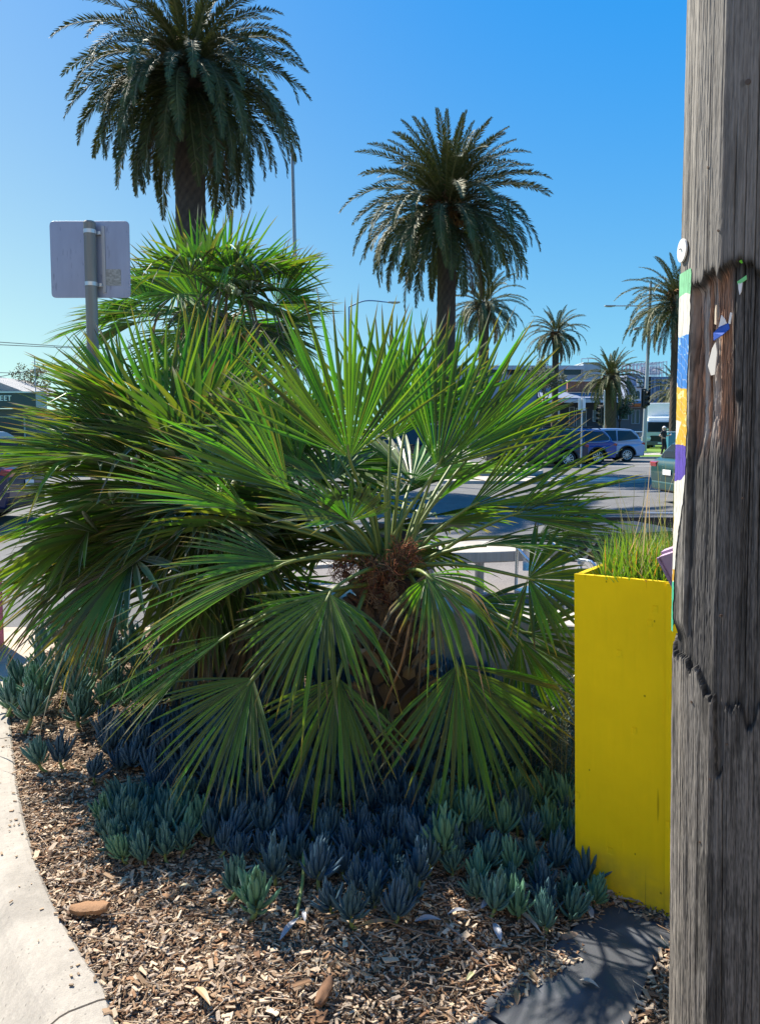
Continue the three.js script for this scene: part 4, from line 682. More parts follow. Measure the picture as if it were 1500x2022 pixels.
  for (let i = 0; i < 60; i++) { const s = gcx.clone().addScaledVector(s2, rr(-0.12, 0.16, rnd)).addScaledVector(n, rr(-0.15, 0.15, rnd)), az = rnd() * 6.283, tilt = rr(0.05, 0.5, rnd); blade(P2, C2, s.sub(O), V(Math.sin(az) * tilt, 1, Math.cos(az) * tilt), rr(0.25, 0.52, rnd), rr(0.0012, 0.0026, rnd), rnd() < 0.5 ? [0.36, 0.33, 0.18] : [0.22, 0.26, 0.06], rr(0.1, 0.7, rnd)); }
  const st = mesh('tall_stems', triGeo(P2, C2), gm, cl); stuff(st);
}
{ // small dark pot with an ochre rim and the lilac board behind the planter
  const c = at(1302, 1150, 2.62), p = thing('plant_pot', 'dark plant pot with ochre rim tilted at the back of the yellow planter', 'pot', c);
  p.rotation.z = 0.35; p.position.y -= 0.035;
  mesh('tub', new THREE.LatheGeometry([[0.0, -0.1], [0.05, -0.1], [0.062, 0.06], [0.056, 0.06], [0.045, -0.09], [0, -0.09]].map(q => new THREE.Vector2(...q)), 28), M.black, p);
  mesh('rim', new THREE.TorusGeometry(0.06, 0.006, 8, 30).rotateX(Math.PI / 2).translate(0, 0.06, 0), std([0.38, 0.24, 0.03], 0.6), p);
  const a = at(1300, 1100, 2.25), b = at(1360, 1080, 2.12), cc = at(1372, 1240, 2.12), d = at(1334, 1166, 2.25);
  const lil = paint([0.43, 0.30, 0.46], 23), n = b.clone().sub(a).cross(d.clone().sub(a)).normalize(); if (n.z < 0) n.negate();
  const bx = thing('planter_box', 'lilac painted board corner of a planter poking out left of the timber pole', 'planter', a);
  const l = v => v.clone().sub(a);
  mesh('front_board', quadPanel(l(d), l(cc), l(b), l(a), 0.022, n), lil, bx);
  const o = n.clone().multiplyScalar(-0.026).add(V(-0.012, 0.002, 0));
  mesh('back_board', quadPanel(l(d).add(o), l(cc).add(o), l(b).add(o), l(a).add(o), 0.02, n), lil, bx);
  mesh('batten', bar(l(a).addScaledVector(n, 0.003), l(d).addScaledVector(n, 0.003), 0.006, 0.006, 4), lil, bx);
}
{ // pink planter at the left edge
  const p = thing('planter_box', 'dusty pink timber planter box cut off by the left edge', 'planter', [gp(8, 1312, -0.02).x - 0.19, -0.02, gp(8, 1312, -0.02).z - 0.05], 0.12);
  const pk = paint([0.46, 0.12, 0.20], 41); const h = 0.57, w = 0.42;
  for (const [x, z, ry] of [[-w / 2, 0, 0], [-w / 2, -w, 0]]) mesh('board', box(w, h, 0.02, x, h / 2, z - 0.01, 0.003), pk, p);
  for (const x of [-0.01, -w + 0.01]) mesh('board', box(0.02, h - 0.002, w - 0.024, x, h / 2, -w / 2 - 0.01, 0.003), pk, p);
  mesh('base_strip', box(w + 0.012, 0.025, 0.012, -w / 2, 0.018, 0.007), pk, p);
  mesh('soil', box(w - 0.05, 0.05, w - 0.05, -w / 2, h - 0.07, -w / 2 - 0.01), M.soil, p);
  const q = thing('plant_pot', 'small black pot standing in the pink planter', 'pot', [p.position.x - 0.05, h - 0.065, p.position.z - 0.12]);
  mesh('tub', new THREE.LatheGeometry([[0, 0], [0.035, 0], [0.05, 0.16], [0.052, 0.2], [0.045, 0.2], [0.04, 0.15], [0, 0.15]].map(v => new THREE.Vector2(...v)), 24), M.black, q);
}
// ------------------------------------------------------------ street sign seen from behind
{
  const c = at(179, 512, 4.7), base = V(c.x + 0.012, -0.02, c.z + 0.03), p = thing('street_sign', 'square aluminium sign seen from behind on a grey post at upper left', 'sign', base);
  const H = at(177, 437, 4.67).y - base.y;
  mesh('post', [cylY(0.036, 0.036, H - 0.008, 0, 0, 0, 24), new THREE.CylinderGeometry(0.03, 0.037, 0.012, 24).translate(0, H - 0.006, 0)], std([0.30, 0.29, 0.27], 0.6, { metalness: 0.35, map: colTex(64, 512, (u, v) => { const n = fbm(u * 8, v * 6, 4, 3, 8, 6); return [0.7 + 0.6 * (n - 0.3), 0.7 + 0.6 * (n - 0.3), 0.68 + 0.6 * (n - 0.3)]; }) }), p);
  const x0 = at(101, 512, 4.72).x - base.x, x1 = at(257, 512, 4.72).x - base.x, y0 = at(179, 588, 4.72).y - base.y, y1 = at(179, 437, 4.72).y - base.y, r = 0.03;
  const s = new THREE.Shape(); s.moveTo(x0 + r, y0); s.lineTo(x1 - r, y0); s.quadraticCurveTo(x1, y0, x1, y0 + r); s.lineTo(x1, y1 - r); s.quadraticCurveTo(x1, y1, x1 - r, y1); s.lineTo(x0 + r, y1); s.quadraticCurveTo(x0, y1, x0, y1 - r); s.lineTo(x0, y0 + r); s.quadraticCurveTo(x0, y0, x0 + r, y0);
  const g = new THREE.ExtrudeGeometry(s, { depth: 0.003, bevelEnabled: true, bevelSize: 0.001, bevelThickness: 0.001, bevelSegments: 1 }); g.translate(0, 0, -0.05);
  const at2 = colTex(256, 256, (u, v) => { const n = fbm(u * 14, v * 3, 4, 9, 14, 3), d = sst(0.7, 0.85, fbm(u * 40, v * 7, 3, 19, 40, 7)), k = 0.5 + 0.10 * (n - 0.5) - 0.14 * d; return [k * 0.98, k * 0.99, k * 1.04]; }); at2.repeat.set(2, 2);
  mesh('sign_plate', g, std([0.60, 0.64, 0.80], 0.42, { map: at2, metalness: 0.35 }), p);
  for (const y of [at(177, 456, 4.65).y - base.y, at(177, 560, 4.65).y - base.y]) mesh('clamp_band', [new THREE.CylinderGeometry(0.0385, 0.0385, 0.024, 28, 1, true).translate(0, y, 0), box(0.1, 0.02, 0.01, 0, y, -0.038), box(0.016, 0.02, 0.02, 0.048, y, -0.032)], std([0.6, 0.6, 0.6], 0.35, { metalness: 0.6, side: THREE.DoubleSide }), p);
  for (const xx of [0.055, -0.055]) mesh('stiffener', box(0.02, y1 - y0 - 0.06, 0.008, xx + 0.012, (y0 + y1) / 2, -0.043), std([0.4, 0.4, 0.42], 0.5, { metalness: 0.4 }), p);
  const sx = at(224, 548, 4.72).x - base.x, sy = at(224, 548, 4.72).y - base.y;
  mesh('sticker', box(0.1, 0.1, 0.0015, sx, sy, -0.0443), std([1, 1, 1], 0.8, { map: colTex(64, 64, (u, v) => { const n = fbm(u * 8, v * 8, 4, 88), k = 0.24 + 0.16 * sst(0.3, 0.75, 0.6 * n + 0.4 * fbm(u * 3, v * 20, 3, 89)); return [k, k * 0.98, k * 0.93]; }) }), p).userData.label = 'worn grey sticker';
}
// ------------------------------------------------------------ mulch: bark chips, litter
{
  const rnd = rngOf(808), geos = [0, 1, 2].map(k => { const g = new THREE.BoxGeometry(1, 1, 1), p = g.attributes.position; for (let i = 0; i < p.count; i++) { const id = (p.getX(i) > 0 ? 1 : 0) + (p.getY(i) > 0 ? 2 : 0) + (p.getZ(i) > 0 ? 4 : 0); p.setXYZ(i, p.getX(i) * (0.65 + 0.7 * hash2(id, k, 1)), p.getY(i) * (0.5 + 0.9 * hash2(id, k, 2)), p.getZ(i) * (0.4 + 0.9 * hash2(id, k, 3))); } g.computeVertexNormals(); return g; });
  const pal = [[0.60, 0.46, 0.33], [0.54, 0.44, 0.34], [0.62, 0.5, 0.38], [0.34, 0.22, 0.13], [0.40, 0.27, 0.17], [0.24, 0.125, 0.065], [0.15, 0.085, 0.05], [0.46, 0.36, 0.28], [0.34, 0.19, 0.10], [0.66, 0.52, 0.37]];
  const lists = [[], [], []], m = new THREE.Matrix4(), q = new THREE.Quaternion(), e = new THREE.Euler();
  let made = 0, tries = 0;
  while (made < 95000 && tries++ < 400000) {
    const near = rnd() < 0.7; const x = rr(-2.6, 1.9, rnd), z = near ? rr(-3.4, -1.15, rnd) : rr(-5.6, -3.2, rnd);
    const inP = inPoly(x, z, pavePoly); if (!inPoly(x, z, bedPoly)) continue; if (inP) continue;
    if (-z < Math.abs(x) * 1.4) continue;
    const f = rnd(), shred = rnd() < 0.05, L = shred ? rr(0.04, 0.095, rnd) : f < 0.6 ? rr(0.005, 0.013, rnd) : f < 0.975 ? rr(0.011, 0.026, rnd) : rr(0.026, 0.05, rnd), W = shred ? rr(0.0014, 0.003, rnd) : L * (f < 0.35 ? rr(0.09, 0.2, rnd) : rr(0.22, 0.5, rnd)), H = rr(0.0015, 0.005, rnd);
    e.set(rr(-0.35, 0.35, rnd), rnd() * 6.283, rr(-0.25, 0.25, rnd)); q.setFromEuler(e);
    m.compose(V(x, mound(x, z) * 0.8 + rr(-0.002, 0.014, rnd), z), q, V(L, H, W));
    const c = pal[Math.floor(rnd() * pal.length)], k = rr(0.7, 1.2, rnd); lists[made % 3].push([m.clone(), c.map((v, i) => v * k * [0.80, 0.77, 0.73][i])]); made++;
  }
  const cm = std([1, 1, 1], 0.9, { bumpMap: woodB, bumpScale: 0.001 });
  lists.forEach((l, i) => { const im = new THREE.InstancedMesh(geos[i], cm, l.length); im.name = numbered('bark_mulch'); l.forEach(([mm, c], k) => { im.setMatrixAt(k, mm); im.setColorAt(k, rgb(...c)); }); im.castShadow = im.receiveShadow = true; scene.add(im); tag(im, 'brown and tan bark chips covering the garden bed', 'mulch'); stuff(im); });
  // litter that lies on top: pale leaves, bark pieces, twigs
  const lay = (o, px, py, yaw, up = 0.02) => { let g = gp(px, py, up); g = gp(px, py, up + dip(g.x, g.z)); if (inPoly(g.x, g.z, pavePoly)) { o.position.set(g.x, -0.060, g.z); o.rotation.set(0, yaw, 0); return; } o.position.set(g.x, up + mound(g.x, g.z), g.z); o.rotation.set(rr(-0.15, 0.15, rnd), yaw, rr(-0.2, 0.2, rnd)); };
  const leafGeo = (L, w) => { const pos = [], N = 9; const row = t => { const ww = w * Math.sin(Math.PI * Math.pow(clamp(t, 0.01, 0.99), 0.8)), x = (t - 0.5) * L, y = 0.01 * Math.sin(t * 3) ; return [V(x, y + ww * 0.35, -ww), V(x, y, 0), V(x, y + ww * 0.35, ww)]; }; for (let i = 0; i < N; i++) { const a = row(i / N), b = row((i + 1) / N); for (let h = 0; h < 2; h++) for (const v of [a[h], a[h + 1], b[h + 1], a[h], b[h + 1], b[h]]) pos.push(v.x, v.y, v.z); } const g = triGeo(pos); return g; };
  const leafMat = c => std(c.map(q => q * 0.7), 0.6, { side: THREE.DoubleSide });
  const lf = [[1265, 0, 0]].slice(1); // (none)
  const leaves = [[845, 1822, 0.1, 0.09, 'pale grey fallen leaf lying flat on the mulch below the front succulents', [0.42, 0.42, 0.45]], [905, 1812, 0.05, 0.075, 'second pale fallen leaf just right of the flat one under the succulents', [0.45, 0.45, 0.47]], [962, 1795, 0.9, 0.085, 'broad pale leaf pointing up-right beside the shaded mulch', [0.46, 0.46, 0.49]], [980, 1855, 1.7, 0.09, 'narrow whitish leaf standing upright in the shaded mulch', [0.5, 0.5, 0.54]], [572, 1835, 1.1, 0.11, 'long silver leaf under the bright front succulent', [0.42, 0.42, 0.46]], [600, 1808, 1.8, 0.05, 'short silver leaf beside the green stem', [0.5, 0.5, 0.54]], [1045, 1830, -1.1, 0.12, 'sunlit cream leaf shred near the dark paving', [0.66, 0.6, 0.5]], [1050, 1930, 1.9, 0.06, 'small brown leaf at the paving edge', [0.3, 0.17, 0.08]], [1163, 1945, -0.6, 0.06, 'pale leaf lying alone on the dark paving', [0.5, 0.45, 0.38]], [1165, 1800, 1.5, 0.07, 'thin grey leaf beside the foot of the yellow planter', [0.42, 0.4, 0.4]], [1010, 1770, 0.3, 0.1, 'pale curled leaf resting against the right-hand succulents', [0.42, 0.42, 0.42]], [930, 1935, 0.8, 0.05, 'lemon-green leaf on the shaded mulch', [0.42, 0.42, 0.2]], [745, 1823, 0.05, 0.13, 'long tan bark-brown leaf below the middle succulents', [0.34, 0.2, 0.11]], [400, 1975, -1.0, 0.13, 'curled tan strip of bark at the bottom of the mulch', [0.5, 0.33, 0.18]], [365, 1755, 0.0, 0.05, 'straw-coloured sliver on the sunlit mulch', [0.6, 0.5, 0.3]], [1020, 1965, 1.4, 0.07, 'orange-brown leaf at the slab edge', [0.33, 0.19, 0.1]]];
  for (const [px, py, yaw, L, label, c] of leaves) { const o = mesh('fallen_leaf', leafGeo(L, L * (L > 0.1 ? 0.09 : 0.14)), leafMat(c)); lay(o, px, py, yaw, 0.022); tag(o, label, 'leaf'); }
  const barkGeo = (L, W, seed) => { const g = new THREE.BoxGeometry(L, 0.012, W, 14, 1, 6), p = g.attributes.position; for (let i = 0; i < p.count; i++) { const x = p.getX(i), z = p.getZ(i), k = 1 - 0.5 * Math.pow(Math.abs(x) / L * 2, 2.5) + 0.35 * (fbm(x * 60, seed, 2, seed) - 0.5); p.setXYZ(i, x, p.getY(i) * (0.7 + 0.8 * fbm(x * 50, z * 120, 3, seed)) + 0.012 * Math.cos(z / W * 3) * 0.6, z * k); } g.computeVertexNormals(); return g; };
  const bk = std([0.25, 0.13, 0.06], 0.85, { bumpMap: woodB, bumpScale: 0.003 });
  for (const [px, py, L, W, yaw, label] of [[178, 1800, 0.135, 0.05, -0.15, 'large orange-brown slab of bark on the mulch near the kerb'], [1130, 1840, 0.1, 0.03, 0.5, 'rough dark bark sliver at the foot of the yellow planter'], [640, 1965, 0.09, 0.03, 1.2, 'frayed dark brown bark tuft in the sunlit mulch']]) { const o = mesh('bark_piece', barkGeo(L, W, px), px > 1000 ? std([0.2, 0.14, 0.1], 0.9) : px > 600 ? std([0.16, 0.08, 0.04], 0.9) : bk); lay(o, px, py, yaw, 0.026); tag(o, label, 'bark'); }
  const twig = (pxs, r, c, label) => { const o = mesh('twig', tube(pxs.map(([x, y]) => { const g = gp(x, y, 0.02); return V(g.x, 0.024 + mound(g.x, g.z), g.z); }), r, 6, 18, 0.6), std(c, 0.85)); tag(o, label, 'twig'); };
  twig([[880, 1815], [930, 1840], [985, 1880], [1010, 1910]], 0.0045, [0.2, 0.17, 0.15], 'long grey twig across the shaded mulch');
  twig([[640, 1810], [700, 1800], [800, 1825], [890, 1838]], 0.004, [0.16, 0.12, 0.09], 'thin dark twig under the middle succulents');
  twig([[200, 1815], [245, 1808], [290, 1806]], 0.0022, [0.28, 0.22, 0.17], 'fine twig beside the bark slab');
  twig([[440, 1930], [452, 1950], [462, 1975]], 0.0022, [0.2, 0.14, 0.1], 'fine dark twig at the bottom of the mulch');
}

// ------------------------------------------------------------ blue chalkstick succulents
{
  const rnd = rngOf(606);
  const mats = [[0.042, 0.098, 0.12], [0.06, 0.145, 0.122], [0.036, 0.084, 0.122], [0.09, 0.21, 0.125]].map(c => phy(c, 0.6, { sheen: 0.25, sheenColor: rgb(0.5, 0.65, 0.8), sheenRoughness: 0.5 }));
  const stemM = std([0.16, 0.22, 0.07], 0.8);
  function finger(L, r, curve) { const N = 7, S = 6, pos = [], idx = []; for (let i = 0; i <= N; i++) { const t = i / N, w = r * Math.pow(Math.sin(Math.PI * (0.2 + 0.72 * t)), 0.45) * (i === N ? 0.25 : 1), a = curve * t * t, x = L * (t * 0.9) * Math.sin(0.02) + curve * L * 0.5 * t * t, y = L * t * (1 - 0.12 * a); for (let j = 0; j < S; j++) { const b = j / S * 6.283; pos.push(x + Math.cos(b) * w * 0.8, y, Math.sin(b) * w); } } for (let i = 0; i < N; i++) for (let j = 0; j < S; j++) { const a = i * S + j, b = i * S + (j + 1) % S; idx.push(a, a + S, b, b, a + S, b + S); } pos.push(...[pos[(N) * S * 3], L * 1.03, 0]); for (let j = 0; j < S; j++) idx.push(N * S + j, (N + 1) * S, N * S + (j + 1) % S); const g = new THREE.BufferGeometry(); g.setAttribute('position', new THREE.Float32BufferAttribute(pos, 3)); g.setIndex(idx); g.setAttribute('uv', new THREE.BufferAttribute(new Float32Array(pos.length / 3 * 2), 2)); g.computeVertexNormals(); return g; }
  const fg = [finger(0.054, 0.0056, -0.8), finger(0.066, 0.006, -0.65), finger(0.043, 0.0054, -0.9)];
  function clumpSpec(seed) { const r = rngOf(seed), out = [], n = 34 + Math.floor(r() * 9); for (let i = 0; i < n; i++) { const t = (i + 0.5) / n, az = i * 2.39996 + rr(-0.3, 0.3, r), tilt = lerp(0.08, 1.15, Math.pow(1 - t, 0.9)) + rr(-0.1, 0.1, r), h = lerp(0.01, 0.055, t) + rr(0, 0.01, r); out.push([Math.floor(r() * 3), az, tilt, h, rr(0.8, 1.15, r), Math.sin(tilt) * 0.012]); } return out; }
  const specs = [1, 2, 3, 4, 5].map(clumpSpec);
  const merged = specs.map(sp => merge(sp.map(([k, az, tilt, h, s, o]) => { const g = fg[k].clone(); g.applyMatrix4(new THREE.Matrix4().compose(V(Math.cos(az) * o, h, -Math.sin(az) * o), new THREE.Quaternion().setFromEuler(new THREE.Euler(0, az, -tilt, 'YXZ')), V(s, s, s))); return g; })));
  const stemG = tube([V(0.02, -0.03, 0), V(0, 0.0, 0.005), V(0, 0.06, 0)], 0.006, 6, 6, 0.7);
  const protos = {};
  function clump(label, group, pos, sc, v, mi, detailed, tilt) {
    const key = `${v}_${mi}_${detailed}`; let o;
    if (!protos[key]) { o = new THREE.Group(); if (detailed) for (const [k, az, tl, h, s, off] of specs[v]) { const m = mesh('leaf', fg[k], mats[mi], o); m.position.set(Math.cos(az) * off, h, -Math.sin(az) * off); m.rotation.set(0, az, -tl, 'YXZ'); m.scale.setScalar(s); } else { const f = mesh('foliage', merged[v], mats[mi], o); } mesh('stem', stemG, stemM, o); protos[key] = o; }
    else o = protos[key].clone();
    o.name = numbered('succulent'); scene.add(o); o.position.copy(pos); o.scale.setScalar(sc); o.rotation.set(tilt[0], rnd() * 6.283, tilt[1]); tag(o, label, 'succulent', group); return o;
  }
  const zones = [
    // outline in the photograph, spacing, count, label, group, material choice, lift, detail
    { poly: [[410, 1560], [560, 1540], [700, 1520], [820, 1545], [840, 1600], [850, 1700], [830, 1795], [740, 1800], [650, 1795], [610, 1700], [560, 1690], [470, 1700], [420, 1660]], sp: 0.076, label: 'shaded blue chalkstick succulent clump in the middle of the front row', group: 'shaded blue succulents along the front of the bed', mi: [0, 2, 2], det: true },
    { poly: [[850, 1560], [980, 1570], [1120, 1600], [1180, 1690], [1190, 1740], [1100, 1770], [1060, 1790], [960, 1765], [880, 1720], [850, 1700]], sp: 0.077, label: 'blue succulent clump to the left of the yellow planter foot', group: 'succulents beside the foot of the yellow planter', mi: [0, 1, 3], det: true },
    { poly: [[205, 1600], [240, 1570], [330, 1565], [400, 1570], [400, 1650], [340, 1670], [270, 1700], [215, 1660]], sp: 0.074, label: 'grey-green succulent clump on the sunlit left of the mulch', group: 'sunlit succulents left of the hanging fans', mi: [1, 3, 1], det: true },
    { poly: [[20, 1430], [15, 1390], [60, 1310], [140, 1240], [230, 1225], [290, 1300], [300, 1400], [240, 1420], [110, 1430]], sp: 0.145, label: 'dense bushy succulent clump at the left kerb corner', group: 'succulents at the left corner of the bed', mi: [1, 3, 1], det: false, lift: 0.12 },
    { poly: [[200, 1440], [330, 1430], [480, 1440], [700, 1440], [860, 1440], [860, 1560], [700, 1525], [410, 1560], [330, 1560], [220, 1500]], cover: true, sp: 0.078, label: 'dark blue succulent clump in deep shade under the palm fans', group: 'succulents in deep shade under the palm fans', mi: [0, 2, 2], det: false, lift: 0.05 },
    { poly: [[860, 1440], [1000, 1430], [1130, 1430], [1130, 1600], [980, 1570], [860, 1560]], sp: 0.088, label: 'green succulent clump behind the front row near the planter', group: 'succulents behind the front row near the planter', mi: [3, 1, 0], det: false, lift: 0.06 },
    { poly: [[300, 1290], [560, 1280], [860, 1290], [1130, 1300], [1130, 1430], [860, 1440], [480, 1440], [300, 1400]], cover: true, sp: 0.1, label: 'succulent clump at the back of the bed behind the palm trunk', group: 'succulents at the back of the bed', mi: [0, 1, 2], det: false, lift: 0.06 },
  ];
  const placed = [], cover = [];
  for (const zn of zones) {
    const pl = zn.poly.map(p => xz(gp(p[0], p[1], 0.06))), xs = pl.map(p => p[0]), zs = pl.map(p => p[1]);
    for (let t = 0; t < 1500; t++) {
      const x = rr(Math.min(...xs), Math.max(...xs), rnd), z = rr(Math.min(...zs), Math.max(...zs), rnd);
      if (!inPoly(x, z, pl) || placed.some(q => Math.hypot(q[0] - x, q[1] - z) < zn.sp * rr(0.8, 1.15, rnd))) continue;
      placed.push([x, z]);
      const y = mound(x, z) + (zn.lift ?? 0.02) * rnd() + 0.008;
      if (zn.cover) { cover.push([x, y, z]); continue; }
      clump(zn.label, zn.group, V(x, y, z), rr(0.9, 1.35, rnd) * (zn.sp > 0.14 ? 1.5 : 1), Math.floor(rnd() * 5), zn.mi[Math.floor(rnd() * 3)], !!zn.det, [rr(-0.3, 0.3, rnd), rr(-0.3, 0.3, rnd)]);
    }
  }
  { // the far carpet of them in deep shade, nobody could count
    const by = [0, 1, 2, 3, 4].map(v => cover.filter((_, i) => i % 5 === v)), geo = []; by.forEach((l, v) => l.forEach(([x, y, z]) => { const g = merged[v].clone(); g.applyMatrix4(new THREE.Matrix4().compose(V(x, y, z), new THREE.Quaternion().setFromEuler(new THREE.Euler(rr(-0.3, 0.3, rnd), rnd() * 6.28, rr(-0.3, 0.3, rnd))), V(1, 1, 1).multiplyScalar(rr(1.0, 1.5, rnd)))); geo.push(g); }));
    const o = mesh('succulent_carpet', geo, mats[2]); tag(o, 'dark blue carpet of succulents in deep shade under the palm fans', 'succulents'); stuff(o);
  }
  // single ones one can point to
  const one = (px, py, sc, v, mi, label, tilt = [0, 0], y = 0.03) => clump(label, undefined, (q => { const h = y + dip(q.x, q.z); return gp(px, py, h).setY(h); })(gp(px, py, y)), sc, v, mi, true, tilt);
  const big = one(505, 1805, 1.55, 0, 3, 'large bright green succulent at the very front of the bed, drooping over the mulch', [0.25, 0]);
  one(465, 1765, 1.2, 1, 1, 'succulent clump just behind and left of the large bright front one', [0.1, 0.1]);
  one(540, 1740, 1.3, 2, 0, 'blue succulent clump just behind and right of the large bright front one', [0.1, -0.1]);
  one(365, 1680, 1.0, 3, 1, 'small pale blue-grey rosette alone on the mulch left of the front row', [0.2, 0]);
  one(245, 1700, 1.0, 4, 3, 'small light green succulent at the sunlit tip of the left group', [0.2, 0.1]);
  one(82, 1515, 1.25, 1, 1, 'spiky grey-green succulent standing apart near the kerb', [0.1, 0.15]);
  one(120, 1510, 1.3, 2, 2, 'blue succulent just right of the spiky one near the kerb', [0.05, -0.1]);
  one(185, 1540, 1.1, 3, 2, 'sprawling blue succulent in shade between kerb and hanging fan', [0.3, -0.4]);
  one(800, 1785, 1.15, 4, 0, 'blue rosette on the front edge under the middle of the big hanging fan', [0.3, 0]);
  one(1075, 1770, 1.2, 0, 2, 'blue rosette on the mulch in front of the yellow planter corner', [0.3, 0.2]);
  one(1160, 1745, 1.35, 1, 0, 'blue succulent with long curved leaves spreading across the yellow planter foot', [0.1, -0.5]);
  one(875, 1690, 1.5, 2, 3, 'tall sunlit green rosette in the middle right of the front row', [0.1, 0], 0.06);
  one(870, 1610, 1.3, 3, 3, 'sunlit mint green succulent behind the tall rosette', [0.1, 0], 0.08);
  one(925, 1630, 1.3, 4, 3, 'sunlit mint green succulent under the fan tips on the right', [0.1, 0], 0.08);
  big.updateMatrixWorld(true); const st = mesh('stem', tube([gp(600, 1690, 0.06).setY(0.07), gp(598, 1740, 0.04).setY(0.05), gp(590, 1790, 0.02).setY(0.03), gp(585, 1815, 0.01).setY(0.012)].map(v => big.worldToLocal(v)), 0.0045, 7, 16, 0.8), std([0.22, 0.27, 0.08], 0.7), big); st.userData.label = 'bare curved green stem';
  // rosemary-like shrubs between fan and planter
  const P = [], C = []; const needle = (s, d, L, w, c) => { const sd = V(-d.z, 0, d.x).normalize().multiplyScalar(w), m = s.clone().addScaledVector(d, L * 0.5), e = s.clone().addScaledVector(d, L); for (const v of [s, m.clone().add(sd), m.clone().sub(sd), m.clone().sub(sd), m.clone().add(sd), e]) { P.push(v.x, v.y, v.z); C.push(...c); } };
  const shrub = (label, px, py, d0, h, nst) => { P.length = C.length = 0; const b = gp(px, py, 0); const gs = []; for (let i = 0; i < nst; i++) { const az = rnd() * 6.283, o = rr(0, 0.09, rnd), s = V(Math.sin(az) * o, 0, Math.cos(az) * o), tp = s.clone().add(V(Math.sin(az) * o * 1.2, h * rr(0.6, 1.05, rnd), Math.cos(az) * o * 1.2)); gs.push(tube([s, s.clone().lerp(tp, 0.5).add(V(rr(-0.015, 0.015, rnd), 0, 0)), tp], 0.003, 4, 6, 0.5)); const n = Math.round(h * 130); for (let k = 0; k < n; k++) { const t = (k + 0.5) / n; if (t < 0.12) continue; const q = s.clone().lerp(tp, t), a2 = k * 2.4, el = rr(0.4, 1.0, rnd); needle(q, V(Math.sin(a2) * Math.cos(el), Math.sin(el), Math.cos(a2) * Math.cos(el)), rr(0.03, 0.045, rnd), 0.0028, mix3([0.04, 0.085, 0.05], [0.09, 0.15, 0.09], rnd())); } }
    const o = thing('shrub', label, 'shrub', b); mesh('stem', gs, std([0.12, 0.12, 0.06], 0.9), o); mesh('foliage', triGeo([...P], [...C]), leafM, o); };
  shrub('narrow-leaved grey-green shrub against the left side of the yellow planter', 1108, 1560, 2.9, 0.52, 26);
  shrub('narrow-leaved shrub just left of the one touching the yellow planter', 1070, 1540, 3.0, 0.46, 22);
  shrub('low narrow-leaved shrub behind the big hanging fan near the planter', 1030, 1500, 3.2, 0.42, 22);
  shrub('narrow-leaved shrub at the back corner of the yellow planter', 1125, 1480, 3.2, 0.5, 22);
  shrub('green leafy shrub growing behind the left fan palm by the footpath', 200, 1190, 6.0, 0.5, 26);
}
{ // stray chips and grit on the kerb
  const rnd = rngOf(919), g = new THREE.BoxGeometry(1, 1, 1), im = new THREE.InstancedMesh(g, std([1, 1, 1], 0.9), 110), m = new THREE.Matrix4(), q = new THREE.Quaternion(); im.name = numbered('bark_mulch');
  for (let i = 0; i < 110; i++) { const p = kerbPts[10 + Math.floor(rnd() * 75)], off = Math.pow(rnd(), 2.2) * 0.13; q.setFromEuler(new THREE.Euler(rr(-0.2, 0.2, rnd), rnd() * 6.28, rr(-0.2, 0.2, rnd))); const s = rr(0.004, 0.014, rnd); m.compose(V(p.x - off * 0.9, 0.019, p.z + off * 0.35), q, V(s, s * 0.3, s * rr(0.25, 0.6, rnd))); im.setMatrixAt(i, m); const k = rr(0.5, 1.2, rnd); im.setColorAt(i, rgb(0.4 * k, 0.28 * k, 0.18 * k)); }
  im.castShadow = im.receiveShadow = true; scene.add(im); tag(im, 'stray bark chips scattered on the pale kerb', 'mulch'); stuff(im);
}
// ------------------------------------------------------------ vehicles: front towards -x, wheels on y = 0
const tyreG = new THREE.LatheGeometry([[0.20, -0.1], [0.29, -0.115], [0.335, -0.105], [0.352, -0.06], [0.355, 0], [0.352, 0.06], [0.335, 0.105], [0.29, 0.115], [0.20, 0.1]].map(p => new THREE.Vector2(...p)), 36).rotateX(Math.PI / 2);
const rimG = (() => { const gs = [new THREE.TorusGeometry(0.225, 0.018, 6, 36).translate(0, 0, 0.1), new THREE.CylinderGeometry(0.05, 0.05, 0.03, 16).rotateX(Math.PI / 2).translate(0, 0, 0.095)]; for (let i = 0; i < 10; i++) { const b = box(0.034, 0.19, 0.018, 0, 0.13, 0.095, 0.006); b.rotateZ(i * Math.PI / 5); gs.push(b); } return merge(gs); })();
const rimBack = new THREE.CylinderGeometry(0.215, 0.215, 0.16, 30).rotateX(Math.PI / 2);
const tyreM = std([0.018, 0.018, 0.019], 0.85), rimM = std([0.62, 0.63, 0.65], 0.3, { metalness: 0.8 }), darkTrim = std([0.02, 0.02, 0.022], 0.6), redLamp = phy([0.35, 0.01, 0.012], 0.2, { clearcoat: 1 }), clearLamp = phy([0.7, 0.72, 0.75], 0.1, { clearcoat: 1 });
